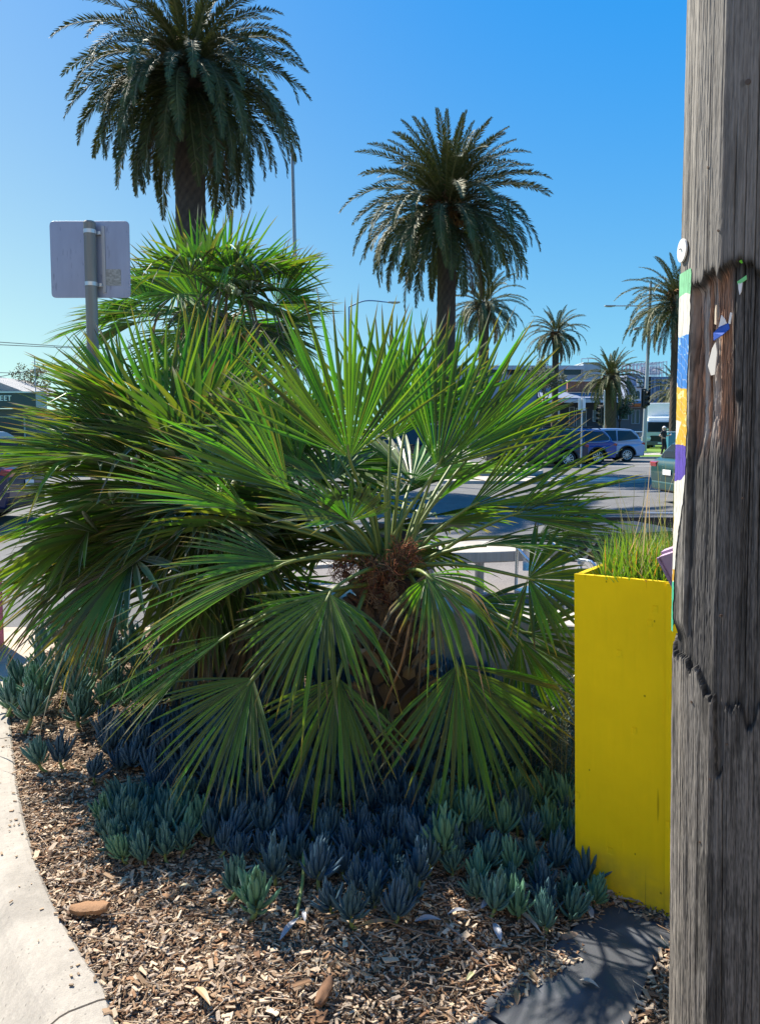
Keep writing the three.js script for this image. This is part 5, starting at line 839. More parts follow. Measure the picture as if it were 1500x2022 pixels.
function makeCar(name, label, pos, turn, o) {
  const g = thing(name, label, o.cat ?? 'car', pos, turn, o.group);
  const L = o.L ?? 4.6, W = o.W ?? 1.84, H = o.H ?? 1.66, belt = o.belt ?? 1.02, ws = (o.wr ?? 0.355) / 0.355;
  const x0 = -L / 2, x1 = L / 2, wf = x0 + 0.92, wb = x1 - 0.95, ar = 0.43 * ws, sill = 0.30;
  const paintM = phy(o.color, 0.35, { metalness: o.metal ?? 0.15, clearcoat: 0.6, clearcoatRoughness: 0.04 });
  const half = (x, y) => W / 2 * (1 - 0.20 * clamp((y - belt) / 0.7)) * (1 - 0.13 * sst(L / 2 - 0.75, L / 2, Math.abs(x)) ) * (1 - 0.04 * sst(0.55, 0.2, y));
  const warp = geo => { const p = geo.attributes.position; for (let i = 0; i < p.count; i++) { const s = p.getZ(i) / (W / 2); p.setZ(i, s * half(p.getX(i), p.getY(i))); } geo.computeVertexNormals(); return geo; };
  const ext = (sh, w, bev = 0.035) => { const e = new THREE.ExtrudeGeometry(sh, { depth: w - 2 * bev, steps: 4, bevelEnabled: bev > 0, bevelSize: bev, bevelOffset: -bev, bevelThickness: bev, bevelSegments: 3, curveSegments: 14 }); e.translate(0, 0, -w / 2 + bev); return e; };
  const s = new THREE.Shape();
  s.moveTo(x0 + 0.12, sill); s.quadraticCurveTo(x0, 0.42, x0 + 0.01, 0.62); s.quadraticCurveTo(x0 + 0.03, 0.84, x0 + 0.25, 0.90); s.quadraticCurveTo(x0 + 0.75, 0.97, x0 + 1.12, belt);
  s.lineTo(x1 - 0.28, belt + 0.06); s.quadraticCurveTo(x1 - 0.04, belt + 0.02, x1 - 0.02, 0.86); s.quadraticCurveTo(x1 + 0.01, 0.55, x1 - 0.1, sill);
  const d = 0.15; s.lineTo(wb + ar * Math.cos(d), sill); s.absarc(wb, sill + ar * Math.sin(d), ar, -d * 0.2, Math.PI + d * 0.2, false); s.lineTo(wf + ar, sill); s.absarc(wf, sill + ar * Math.sin(d), ar, -d * 0.2, Math.PI + d * 0.2, false); s.lineTo(x0 + 0.12, sill);
  const rx = o.rear ?? 0.18, cab = new THREE.Shape(); // roofline
  const A = [x0 + 1.02, belt - 0.04], B = [x0 + 1.75, H - 0.08], C = [x1 - 0.75 - (o.slope ?? 0), H - 0.06], D = [x1 - rx, belt - 0.02];
  cab.moveTo(...A); cab.quadraticCurveTo(B[0] - 0.2, H - 0.16, ...B); cab.quadraticCurveTo((B[0] + C[0]) / 2, H + 0.05, ...C); cab.quadraticCurveTo(C[0] + 0.35, H - 0.16, ...D); cab.lineTo(...A);
  mesh('body', [warp(ext(s, W)), warp(ext(cab, W * 0.985, 0.05))], paintM, g);
  // dark wheel-arch cladding and sill
  const arch = x => { const a = new THREE.Shape(); a.absarc(x, sill + 0.06, ar + 0.055, 0, Math.PI, false); a.absarc(x, sill + 0.06, ar - 0.01, Math.PI, 0, true); return warp(ext(a, W + 0.025, 0.01)); };
  mesh('cladding', [arch(wf), arch(wb), warp(box(wb - wf - 2 * ar + 0.02, 0.12, W + 0.02, (wf + wb) / 2, sill + 0.05, 0)), warp(box(0.16, 0.2, W * 0.97, x1 - 0.1, 0.4, 0, 0.04)), warp(box(0.16, 0.2, W * 0.97, x0 + 0.12, 0.4, 0, 0.04))], o.body ? paintM : darkTrim, g);
  mesh('underbody', box(L - 0.5, 0.14, W * 0.82, 0, 0.3, 0), M.black, g);
  // side windows between pillars
  const roofY = x => { const t = clamp((x - B[0]) / (C[0] - B[0])); return H - 0.155 + 0.03 * Math.sin(t * Math.PI); };
  const wins = [[A[0] + 0.28, x0 + 1.05 + 1.05], [x0 + 1.05 + 1.12, x0 + 3.05], [x0 + 3.12, D[0] - 0.12]];
  wins.forEach(([a, b], k) => { const w = new THREE.Shape(), yb = belt + 0.05; const topA = k === 0 ? B[0] + 0.06 : a, topB = k === 2 ? Math.min(b, C[0] + 0.02) : b; if (b - a < 0.15) return; w.moveTo(a, yb); w.lineTo(b, yb + (k === 2 ? 0.1 : 0)); w.lineTo(topB, roofY(topB)); w.lineTo(topA, roofY(topA)); w.closePath(); for (const sd of [-1, 1]) { const e = new THREE.ExtrudeGeometry(w, { depth: 0.004, bevelEnabled: false }); const p = e.attributes.position; for (let i = 0; i < p.count; i++) { const x = p.getX(i), y = p.getY(i); p.setZ(i, sd * (half(x, y) * 0.985 + 0.006 + (p.getZ(i) - 0.004) )); } e.computeVertexNormals(); mesh('window', e, M.glass, g); } });
  if (o.chrome) for (const sd of [-1, 1]) { const pts = [V(A[0] + 0.3, belt + 0.045, 0), V(x0 + 2.2, belt + 0.04, 0), V(D[0] - 0.2, belt + 0.13, 0), V(C[0] + 0.06, roofY(C[0]) + 0.03, 0), V(C[0] - 0.7, roofY(C[0] - 0.7) + 0.035, 0), V(B[0] + 0.1, roofY(B[0]) + 0.02, 0)]; for (const q of pts) q.z = sd * (half(q.x, q.y) * 0.985 + 0.008); mesh('window_trim', tube(pts, 0.012, 5, 40), rimM, g); }
  const screen = (p0, p1, out) => { const q = [], n = V(p1[1] - p0[1], -(p1[0] - p0[0]), 0).normalize().multiplyScalar(out); const r = (p, k, sd) => V(p[0] + n.x, p[1] + n.y, sd * half(p[0], p[1]) * k); const a = r(p0, 0.88, -1), b = r(p0, 0.88, 1), c = r(p1, 0.86, 1), e = r(p1, 0.86, -1); for (const v of [a, b, c, a, c, e]) q.push(v.x, v.y, v.z); return triGeo(q); };
  const bez = (P0, P1, P2, t) => [0, 1].map(i => (1 - t) * (1 - t) * P0[i] + 2 * t * (1 - t) * P1[i] + t * t * P2[i]);
  const gl = M.glassD;
  { const q = [0.06, 0.35, 0.65, 0.92].map(t => bez(A, [B[0] - 0.2, H - 0.16], B, t)); mesh('windscreen', q.slice(1).map((p, i) => screen(q[i], p, -0.014)), gl, g); }
  { const q = [0.1, 0.4, 0.7, 0.9].map(t => bez(C, [C[0] + 0.35, H - 0.16], D, t)); mesh('rear_window', q.slice(1).map((p, i) => screen(q[i], p, -0.014)), gl, g); }
  for (const x of [wf, wb]) for (const sd of [-1, 1]) { const wh = new THREE.Group(); wh.name = 'wheel'; g.add(wh); wh.position.set(x, 0.355 * ws, sd * (W / 2 - 0.125)); wh.scale.setScalar(ws); if (sd < 0) wh.rotation.y = Math.PI; mesh('tyre', tyreG, tyreM, wh); mesh('wheel_well', rimBack, M.black, wh); const r = mesh('rim', rimG, rimM, wh); r.rotation.z = 0.2; }
  for (const sd of [-1, 1]) {
    const lampAt = (x, y, w, h, dd, m, nm, rz = 0) => { const b = box(dd, h, w, 0, 0, 0, Math.min(0.02, h / 3)); b.rotateZ(rz); b.translate(x, y, sd * (half(x, y) - w / 2 + 0.006)); mesh(nm, b, m, g); };
    lampAt(x0 + 0.16, 0.78, 0.36, 0.11, 0.3, clearLamp, 'headlight', 0.2);
    lampAt(x1 - 0.1, belt - 0.08, 0.3, 0.12, 0.2, redLamp, 'tail_light', -0.25);
    mesh('mirror', [box(0.12, 0.13, 0.2, A[0] + 0.42, belt + 0.1, sd * (W / 2 + 0.06), 0.035)], paintM, g);
    for (const x of [x0 + 2.0, x0 + 2.95]) mesh('door_handle', box(0.17, 0.025, 0.02, x, belt - 0.09, sd * (half(x, belt - 0.1) + 0.012), 0.008), o.chrome ? rimM : paintM, g);
    for (const x of [x0 + 1.28, x0 + 2.16, x0 + 3.1]) mesh('door_seam', box(0.008, belt - 0.42, 0.004, x, (belt + 0.42) / 2, sd * (half(x, 0.7) + 0.001)), M.black, g);
    if (o.rails) mesh('roof_rail', tube([V(B[0] + 0.2, H - 0.06, sd * W * 0.36), V(B[0] + 0.35, H + 0.035, sd * W * 0.36), V(C[0] - 0.2, H + 0.035, sd * W * 0.36), V(C[0], H - 0.06, sd * W * 0.36)], 0.022, 6, 24), darkTrim, g);
  }
  mesh('grille', box(0.05, 0.16, W * 0.5, x0 + 0.02, 0.62, 0, 0.02), M.black, g);
  for (const x of [x0 - 0.012, x1 + 0.004]) mesh('licence_plate', box(0.012, 0.12, 0.36, x, x < 0 ? 0.45 : 0.72, 0, 0.004), M.white, g);
  if (o.spare) { const w = new THREE.Group(); w.name = 'spare_wheel'; g.add(w); w.position.set(x1 + 0.1, 0.95, 0); w.rotation.y = Math.PI / 2; mesh('tyre', tyreG, tyreM, w); mesh('rim', rimG, rimM, w); }
  if (o.tow) mesh('tow_bar', [box(0.32, 0.06, 0.06, x1 + 0.12, 0.36, 0, 0.01), cylY(0.02, 0.02, 0.07, x1 + 0.26, 0.38, 0, 10), new THREE.SphereGeometry(0.028, 12, 8).translate(x1 + 0.26, 0.47, 0)], darkTrim, g);
  return g;
}
M.glassD = phy([0.025, 0.035, 0.045], 0.06, { side: THREE.DoubleSide });
const onRoad = (px, d, y = ROAD) => { const v = at(px, 880, d); return [v.x, y, v.z]; };
const Q = 'cars queueing across the road';
makeCar('parked_car', 'dark navy SUV at the front of the queue, mostly behind palm fronds', onRoad(1052, 33.6), 0.04, { color: [0.006, 0.018, 0.05], L: 4.6, H: 1.70, rails: true, group: undefined });
makeCar('parked_car', 'deep blue SUV with black roof rails and bright alloy wheels behind the white sign post', onRoad(1112, 36), 0.03, { color: [0.004, 0.06, 0.30], metal: 0.0, L: 4.7, H: 1.70, rails: true, chrome: true });
makeCar('parked_car', 'silver-blue SUV at the right end of the row of cars', onRoad(1176, 38.6), 0.02, { color: [0.33, 0.43, 0.62], metal: 0.1, L: 4.55, H: 1.72, chrome: true });
makeCar('parked_car', 'black boxy four-wheel drive with tow bar behind the fronds on the grass island', onRoad(786, 27.6), 0.03, { color: [0.008, 0.009, 0.014], L: 4.3, H: 1.86, belt: 1.08, slope: -0.45, rear: 0.08, wr: 0.39, spare: true, tow: true, rails: true });
makeCar('parked_car', 'dark blue SUV cut off by the left edge behind the palm tips', [at(35, 880, 13.4).x - 2.25, ROAD, -13.6], 0.05, { color: [0.008, 0.015, 0.07], L: 4.6, H: 1.72, chrome: true });
makeCar('parked_car', 'teal green hatchback with a red tail light poking out beside the painted pole', [at(1306, 930, 17).x + 2.1, ROAD, -17], Math.PI, { color: [0.012, 0.06, 0.06], L: 4.2, H: 1.52, belt: 0.98, body: true });
scene.children[scene.children.length - 1].rotation.y = Math.PI;
{ const c = scene.children[scene.children.length - 1]; c.rotation.y = Math.PI + 0.12; }
makeCar('parked_car', 'red car parked beyond the short date palm', onRoad(1228, 78), 0.5, { color: [0.25, 0.015, 0.02], L: 4.5, H: 1.46, belt: 0.94, slope: 0.3, body: true });
makeCar('parked_car', 'grey sedan partly hidden behind the traffic light pole', onRoad(1258, 62), 0.9, { color: [0.22, 0.25, 0.3], L: 4.6, H: 1.46, belt: 0.94, slope: 0.3, body: true });
makeCar('parked_car', 'pale blue sedan behind the front navy SUV in the far car park', onRoad(1030, 56), 0.15, { color: [0.28, 0.36, 0.5], L: 4.5, H: 1.46, belt: 0.94, slope: 0.3, body: true });
makeCar('parked_car', 'dark blue sedan in the far car park right of the pale blue one', onRoad(1075, 61), 0.15, { color: [0.02, 0.04, 0.16], L: 4.5, H: 1.46, belt: 0.94, slope: 0.3, body: true });
makeCar('parked_car', 'black car farthest back beneath the orange shop awning', onRoad(1235, 92), 0.3, { color: [0.012, 0.012, 0.014], L: 4.5, H: 1.5, belt: 0.96, body: true });
makeCar('parked_car', 'white car far away seen through fronds left of the pale blue sedan', onRoad(985, 52), 0.1, { color: [0.6, 0.6, 0.6], L: 4.4, H: 1.5, belt: 0.96, body: true });

{ // white box truck, front on
  const c = onRoad(1303, 57), t = thing('truck', 'white box truck facing the camera beneath the right-hand date palm', 'truck', c, -0.36), w = 2.2;
  const wt = phy([0.8, 0.8, 0.79], 0.5);
  mesh('cargo_box', box(2.45, 2.3, 5.2, 0.12, 2.55, -4.4, 0.06), wt, t);
  mesh('wind_deflector', box(2.1, 0.5, 1.0, 0.05, 2.35, -1.3, 0.16), wt, t);
  const cabS = new THREE.Shape(); cabS.moveTo(0, 0.55); cabS.lineTo(0.05, 1.35); cabS.lineTo(-0.32, 2.2); cabS.lineTo(-1.6, 2.25); cabS.lineTo(-1.6, 0.55); cabS.closePath();
  const cg = new THREE.ExtrudeGeometry(cabS, { depth: w - 0.12, bevelEnabled: true, bevelSize: 0.05, bevelThickness: 0.06, bevelSegments: 3 }); cg.rotateY(-Math.PI / 2).translate(w / 2 - 0.06, 0, 0);
  mesh('cab', cg, phy([0.5, 0.55, 0.62], 0.4, { clearcoat: 0.6 }), t);
  const ws = box(1.9, 0.82, 0.03, 0, 0, 0, 0.01); ws.rotateX(-0.41); ws.translate(0, 1.8, -0.05); mesh('windscreen', ws, M.glass, t);
  mesh('grille', box(1.5, 0.42, 0.08, 0, 0.92, 0.08, 0.02), M.black, t); mesh('bumper', box(2.15, 0.3, 0.2, 0, 0.55, 0.05, 0.04), std([0.1, 0.1, 0.11], 0.5), t);
  for (const s of [-1, 1]) { mesh('headlight', box(0.3, 0.2, 0.06, s * 0.85, 0.92, 0.1, 0.03), clearLamp, t); mesh('mirror', box(0.14, 0.4, 0.1, s * 1.28, 1.75, -0.1, 0.03), M.black, t); }
  mesh('badge', new THREE.TorusGeometry(0.09, 0.02, 6, 20).scale(1.5, 0.8, 1).translate(0, 1.22, 0.09), rimM, t);
  mesh('licence_plate', box(0.4, 0.13, 0.02, 0, 0.56, 0.16), M.white, t);
  mesh('windscreen_sticker', box(0.3, 0.2, 0.01, 0.55, 1.58, 0.075).rotateX(0), M.white, t);
  for (const s of [-1, 1]) for (const z of [-0.8, -5.2]) { const wh = new THREE.Group(); wh.name = 'wheel'; t.add(wh); wh.position.set(s * 0.95, 0.45, z); wh.rotation.y = s * Math.PI / 2; wh.scale.setScalar(1.27); mesh('tyre', tyreG, tyreM, wh); mesh('rim', rimG, rimM, wh); }
}
// ------------------------------------------------------------ lamp posts, traffic lights, signs, wires
function lampPost(label, px, d, topPy, arm, o = {}) {
  const b = at(px, 860, d); b.y = -0.1; const t = at(o.tx ?? px, topPy, d), H = t.y - b.y, dx = t.x - b.x;
  const p = thing('street_lamp', label, 'street lamp', b);
  const m = o.blue ? std([0.10, 0.22, 0.42], 0.5) : M.galv;
  mesh('post', [bar(V(0, 0, 0), V(dx, H, 0), o.r ?? 0.1, (o.r ?? 0.1) * 0.6, 14), cylY(0.16, 0.16, 0.03, 0, 0, 0, 14)], m, p);
  mesh('base_cabinet', cylY((o.r ?? 0.1) * 1.25, (o.r ?? 0.1) * 1.2, 1.1, 0, 0.03, 0, 14), m, p);
  for (const [ex, ey, dy] of arm) { const e = at(ex, ey, d).sub(b); const s = V(dx, e.y - dy, 0); mesh('arm', tube([V(dx, Math.min(H, s.y), 0), s.clone().lerp(e, 0.4), e], 0.045, 8, 12, 0.8), m, p); const dir = Math.sign(e.x - dx); mesh('lamp_head', [box(0.75, 0.09, 0.26, e.x + dir * 0.3, e.y, 0, 0.04), box(0.4, 0.05, 0.2, e.x + dir * 0.34, e.y - 0.055, 0, 0.02)], std([0.3, 0.31, 0.33], 0.5), p); }
  return p;
}
lampPost('tall grey lamp post rising behind the largest date palm', 592, 27, 288, [], { tx: 577, r: 0.09 });
lampPost('blue-grey street lamp with a short arm between the two big date palms', 689, 46, 606, [[768, 597, -0.15]], { blue: true, r: 0.07 });
const tp = lampPost('tall grey pole with a lamp arm carrying a traffic light near the white truck', 1271, 52, 560, [[1212, 604, 0]], { tx: 1284, r: 0.15 });
{
  const arm2 = at(1254, 650, 52).sub(tp.position); mesh('camera', [box(0.3, 0.16, 0.16, arm2.x, arm2.y, 0, 0.04), bar(V(arm2.x, arm2.y + 0.1, 0), V(at(1280, 645, 52).x - tp.position.x, arm2.y + 0.15, 0), 0.03)], M.galv, tp);
}
function trafficLight(label, px, py, d, h, turn) {
  const c = at(px, py, d), g = thing('traffic_light', label, 'traffic light', c, turn);
  mesh('backboard', box(0.46 * h, 1.25 * h, 0.05, 0, 0, -0.12, 0.02), M.black, g); mesh('housing', box(0.32 * h, 1.02 * h, 0.2, 0, 0, 0, 0.03), M.black, g);
  for (const [k, c2] of [[1, [0.10, 0.012, 0.01]], [0, [0.10, 0.06, 0.01]], [-1, [0.01, 0.06, 0.04]]]) { mesh('lens', new THREE.CylinderGeometry(0.1 * h, 0.1 * h, 0.02, 20).rotateX(Math.PI / 2).translate(0, k * 0.33 * h, 0.105), phy(c2, 0.2), g); mesh('visor', new THREE.CylinderGeometry(0.125 * h, 0.125 * h, 0.22, 18, 1, true, -Math.PI * 0.75, Math.PI * 1.5).rotateX(Math.PI / 2).translate(0, k * 0.33 * h, 0.2), std([0.015, 0.015, 0.016], 0.7, { side: THREE.DoubleSide }), g); }
  return g;
}
trafficLight('black traffic light on the tall grey lamp pole left of the white truck', 1273, 787, 51.5, 1.1, 0.5);
trafficLight('black traffic light seen from the side against the dark shopfront', 1184, 820, 60, 1.3, -1.2);
{
  const b = at(1191, 850, 60.3); b.y = -0.1; const p = thing('signal_post', 'slim grey signal post left of the short date palm trunk', 'post', b); mesh('post', cylY(0.07, 0.06, at(1191, 772, 60.3).y + 0.1, 0, 0, 0, 12), M.galv, p); mesh('cap', new THREE.SphereGeometry(0.07, 10, 6).translate(0, at(1191, 772, 60.3).y + 0.1, 0), M.galv, p);
}
{ // small white signs on thin posts
  const sgn = (label, px, d, top, bot, w, h, two) => { const b = at(px, 880, d); b.y = ROAD + 0.1; const T2 = at(px, top, d).y - b.y, p = thing('street_sign', label, 'sign', b); mesh('post', cylY(0.032, 0.032, T2, 0, 0, 0, 12), std([0.5, 0.52, 0.56], 0.45, { metalness: 0.3 }), p); if (w) { mesh('sign_plate', box(w, h, 0.012, -0.02, T2 - h / 2 + 0.03, -0.05, 0.004), M.white, p); if (two) mesh('sign_plate', box(w * 0.7, h, 0.012, 0.06, T2 - h / 2 + 0.03, 0.06, 0.004).rotateY(0.7), M.white, p); } mesh('cap', new THREE.SphereGeometry(0.033, 10, 6).translate(0, T2, 0), M.galv, p); };
  sgn('small white sign on a thin post in front of the deep blue SUV', 1147, 31, 788, 915, 0.26, 0.5, true);
  sgn('thin bare grey post in front of the black four-wheel drive', 786, 24, 858, 925, 0, 0);
  sgn('thin grey post beside the navy SUV with a small plate', 1037, 32, 812, 900, 0.2, 0.3);
}
{ // wires on the left sky
  for (const [a, b, l] of [[[-40, 673, 40], [330, 690, 60], 'upper power line crossing the left sky'], [[-40, 679, 40], [330, 688, 60], 'lower power line of the close pair in the left sky'], [[-40, 735, 40], [120, 731, 60], 'thin wire low over the left shop roof'], [[-40, 752, 40], [140, 708, 60], 'thin wire slanting up from the left edge over the shop']]) { const A = at(...a), B = at(...b); tag(mesh('power_line', tube([A, A.clone().lerp(B, 0.5).add(V(0, -0.12, 0)), B], 0.02, 4, 20), M.steelDark), l, 'wire'); }
}
// ------------------------------------------------------------ buildings
const corr = grayTex(256, 32, u => 0.5 + 0.5 * Math.sin(u * 6.2832 * 16));
const font = await new FontLoader().loadAsync('fonts/droid/droid_sans_bold.typeface.json');
const brickT = colTex(256, 256, (u, v) => { const row = Math.floor(v * 16), x = u * 8 + (row % 2) * 0.5, m = (x % 1 < 0.05 || (v * 16) % 1 < 0.12) ? 1 : 0, k = 0.8 + 0.4 * hash2(Math.floor(x), row); return m ? [0.3, 0.26, 0.22] : [0.30 * k, 0.095 * k, 0.055 * k]; });
function windowsOn(b, list, glass = M.glass) { for (const [x0, x1, y0, y1, z] of list) { const w = new THREE.Group(); w.name = 'window'; b.add(w); mesh('frame', [box(x1 - x0 + 0.16, 0.08, 0.12, (x0 + x1) / 2, y1 + 0.04, z), box(x1 - x0 + 0.16, 0.08, 0.12, (x0 + x1) / 2, y0 - 0.04, z), box(0.08, y1 - y0, 0.12, x0 - 0.04, (y0 + y1) / 2, z), box(0.08, y1 - y0, 0.12, x1 + 0.04, (y0 + y1) / 2, z)], std([0.35, 0.36, 0.38], 0.5), w); mesh('pane', box(x1 - x0, y1 - y0, 0.04, (x0 + x1) / 2, (y0 + y1) / 2, z - 0.01), glass, w); } }
{ // left shop with its street name band
  const d = 40, X = px => at(px, 800, d).x, Y = py => at(40, py, d).y, b = thing('shop_building', 'low grey shop with white STREET lettering on its dark fascia at the left edge', 'building', [0, -0.1, -d]);
  const xl = X(-260), xr = X(72), yt = Y(776) + 0.1, yb = Y(806) + 0.1, fasc = std([0.07, 0.085, 0.085], 0.7);
  mesh('wall', box(xr - xl - 0.3, yb - 0.02, 7, (xl + xr) / 2 - 0.15, (yb - 0.02) / 2, -4.2), std([0.12, 0.13, 0.15], 0.8), b);
  mesh('fascia', box(xr - xl, yt - yb, 0.3, (xl + xr) / 2, (yt + yb) / 2, -0.15, 0.02), fasc, b);
  mesh('fascia_cap', box(xr - xl + 0.1, 0.08, 0.4, (xl + xr) / 2, yt + 0.045, -0.15), M.white, b);
  mesh('end_pier', box(0.45, yt - yb + 0.2, 0.35, xr + 0.24, (yt + yb) / 2, -0.1, 0.02), std([0.42, 0.43, 0.47], 0.8), b);
  const tg = new TextGeometry('STREET', { font, size: 0.29, depth: 0.03, curveSegments: 4 }); tg.computeBoundingBox(); tg.translate(X(24) - tg.boundingBox.max.x, Y(791.5) + 0.1, 0.005); mesh('lettering', tg, M.white, b);
  const s = new THREE.Shape(); s.moveTo(xl, 0); s.lineTo(xr - 1.0, 0); s.lineTo(xr - 3.6, 1.0); s.lineTo(xl + 1, 1.35); s.closePath(); const rg = new THREE.ExtrudeGeometry(s, { depth: 6, bevelEnabled: false }); rg.translate(0, yt + 0.08, -7); mesh('roof', rg, std([0.42, 0.40, 0.38], 0.6, { bumpMap: corr, bumpScale: 0.03 }), b);
  windowsOn(b, [[xl + 3, xl + 5.5, 0.7, yb - 0.5, -0.68], [xr - 5.2, xr - 3.2, 0.7, yb - 0.5, -0.68], [xr - 2.8, xr - 1, 0.3, yb - 0.5, -0.68]]);
  mesh('aerial', [bar(V(X(21), yt, -3), V(X(21), yt + 2.2, -3), 0.03), bar(V(X(14), yt + 1.9, -3), V(X(28), yt + 1.9, -3), 0.018)], M.galv, b);
}
function leafTree(label, px, py, d, rad, trunkTo, tone, seed, n = 2600) {
  const rnd = rngOf(seed), c = at(px, py, d), b = V(c.x, -0.1, c.z), t = thing('tree', label, 'tree', b), H = c.y + 0.1, P = [], C = [];
  mesh('trunk', [tube([V(0, 0, 0), V(0.1, H * 0.45, 0), V(0, H * 0.9, 0)], 0.16, 8, 10, 0.4), ...[0, 1, 2, 3, 4].map(i => tube([V(0.05, H * 0.5, 0), V(Math.sin(i * 1.3) * rad * 0.4, H * 0.85, Math.cos(i * 1.3) * rad * 0.4), V(Math.sin(i * 1.3) * rad * 0.75, H + rad * 0.3 * Math.cos(i), Math.cos(i * 1.3) * rad * 0.75)], 0.06, 5, 8, 0.3))], std([0.10, 0.075, 0.055], 0.9), t);
  const cl = []; for (let i = 0; i < 26; i++) { const v = V(rnd() - 0.5, rnd() - 0.5, rnd() - 0.5).normalize().multiplyScalar(rad * rr(0.3, 1, rnd)); v.y *= 0.75; cl.push([v, rad * rr(0.2, 0.38, rnd)]); }
  for (let i = 0; i < n; i++) { const [o, r] = cl[i % 26], v = V(rnd() - 0.5, rnd() - 0.5, rnd() - 0.5).normalize().multiplyScalar(r * Math.cbrt(rnd())).add(o), u = V(rnd() - 0.5, rnd() - 0.5, rnd() - 0.5).normalize().multiplyScalar(rr(0.06, 0.12, rnd) * rad / 1.6), w = V(rnd() - 0.5, rnd() - 0.5, rnd() - 0.5).normalize().multiplyScalar(rr(0.04, 0.08, rnd) * rad / 1.6), k = rr(0.6, 1.4, rnd) * (0.8 + 0.4 * (i % 26) / 26); for (const q of [u, w, u.clone().negate(), u, u.clone().negate(), w.clone().negate()]) { P.push(v.x + q.x, H + v.y + q.y, v.z + q.z); C.push(tone[0] * k, tone[1] * k, tone[2] * k); } }
  mesh('crown', triGeo(P, C), leafM, t);
}
leafTree('small sparse tree behind the left shop roof', 62, 752, 46, 1.25, 0, [0.075, 0.085, 0.04], 21, 1500);
leafTree('green bushy tree behind the pale retail building frontage', 1072, 742, 80, 2.3, 0, [0.1, 0.12, 0.07], 22);
leafTree('green bushy tree far back beside the orange awning shops', 1222, 800, 96, 2.2, 0, [0.06, 0.11, 0.035], 23);
{ // pale two-storey retail building
  const d = 96, X = px => at(px, 800, d).x, Y = py => at(1100, py, d).y + 0.1, b = thing('retail_building', 'pale two-storey retail building with dark shopfront behind the slim date palm', 'building', [0, -0.1, -d]);
  const pale = std([0.34, 0.37, 0.44], 0.8), blu = std([0.16, 0.20, 0.29], 0.8);
  const xl = X(840), xr = X(1150), yt = Y(722);
  mesh('wall', box(xr - xl, yt, 14, (xl + xr) / 2, yt / 2, -7.3), pale, b);
  mesh('parapet', box(xr - xl + 0.3, Y(722) - Y(730), 0.4, (xl + xr) / 2, (Y(722) + Y(730)) / 2 + 0.02, -0.1), std([0.42, 0.46, 0.54], 0.7), b);
  for (const [a, c] of [[850, 905], [925, 985], [1000, 1045], [1062, 1090], [1112, 1146]]) windowsOn(b, [[X(a), X(c), Y(740), Y(729), -0.26]]);
  const tower = box(X(1185) - X(1150), Y(715), 10, (X(1185) + X(1150)) / 2, Y(715) / 2, -5.2); mesh('stair_tower', tower, std([0.36, 0.42, 0.48], 0.85), b);
  mesh('tower_railing', [bar(V(X(1150), Y(715), -1), V(X(1150), Y(707), -1), 0.05), bar(V(X(1163), Y(715), -1), V(X(1163), Y(706.5), -1), 0.05), bar(V(X(1150), Y(707), -1), V(X(1185), Y(706), -1), 0.05)], M.galv, b);
  // brick front with canopy, dark shop below
  const zf = 4, xb0 = X(1104), xb1 = X(1192);
  mesh('brick_parapet', box(xb1 - xb0, Y(757) - Y(776), 0.5, (xb0 + xb1) / 2, (Y(757) + Y(776)) / 2, zf - 0.3), std([1, 1, 1], 0.9, { map: brickT }), b);
  mesh('brick_cap', box(xb1 - xb0 + 0.2, 0.14, 0.7, (xb0 + xb1) / 2, Y(757) + 0.07, zf - 0.3), M.white, b);
  mesh('dark_band', box(X(1150) - X(1104), Y(751) - Y(757.5), 0.3, (X(1150) + X(1104)) / 2, (Y(751) + Y(757.5)) / 2 - 0.1, -0.2), M.steelDark, b);
  mesh('shop_block', box(X(1198) - X(1060), Y(776), 3.6, (X(1198) + X(1060)) / 2, Y(776) / 2, zf - 2.5), std([0.035, 0.04, 0.05], 0.8), b);
  const can = new THREE.Shape(); can.moveTo(0, 0); can.lineTo(2.6, -0.8); can.lineTo(2.6, -1.15); can.lineTo(0, -0.5); can.closePath(); const cg = new THREE.ExtrudeGeometry(can, { depth: X(1196) - X(1050), bevelEnabled: false }); cg.rotateY(-Math.PI / 2).translate(X(1196), Y(777), zf - 0.6); mesh('canopy', cg, blu, b);
  mesh('canopy_edge', box(X(1196) - X(1050), Y(792) - Y(798), 0.12, (X(1196) + X(1050)) / 2, (Y(792) + Y(798)) / 2, zf + 2.05), std([0.5, 0.53, 0.6], 0.6), b);
  windowsOn(b, [[X(1111), X(1119), Y(842), Y(806), zf - 0.62], [X(1156), X(1165), Y(832), Y(812), zf - 0.62], [X(1124), X(1142), Y(842), Y(808), zf - 0.62]], phy([0.06, 0.07, 0.09], 0.08));
  mesh('white_side_wall', box(X(1090) - X(1030), Y(812) - Y(832), 0.4, (X(1090) + X(1030)) / 2, (Y(812) + Y(832)) / 2, zf - 0.2), std([0.55, 0.57, 0.62], 0.8), b);
  mesh('wall_lamp', new THREE.SphereGeometry(0.12, 10, 8).translate(X(1163), Y(802), zf + 0.2), M.white, b);
}
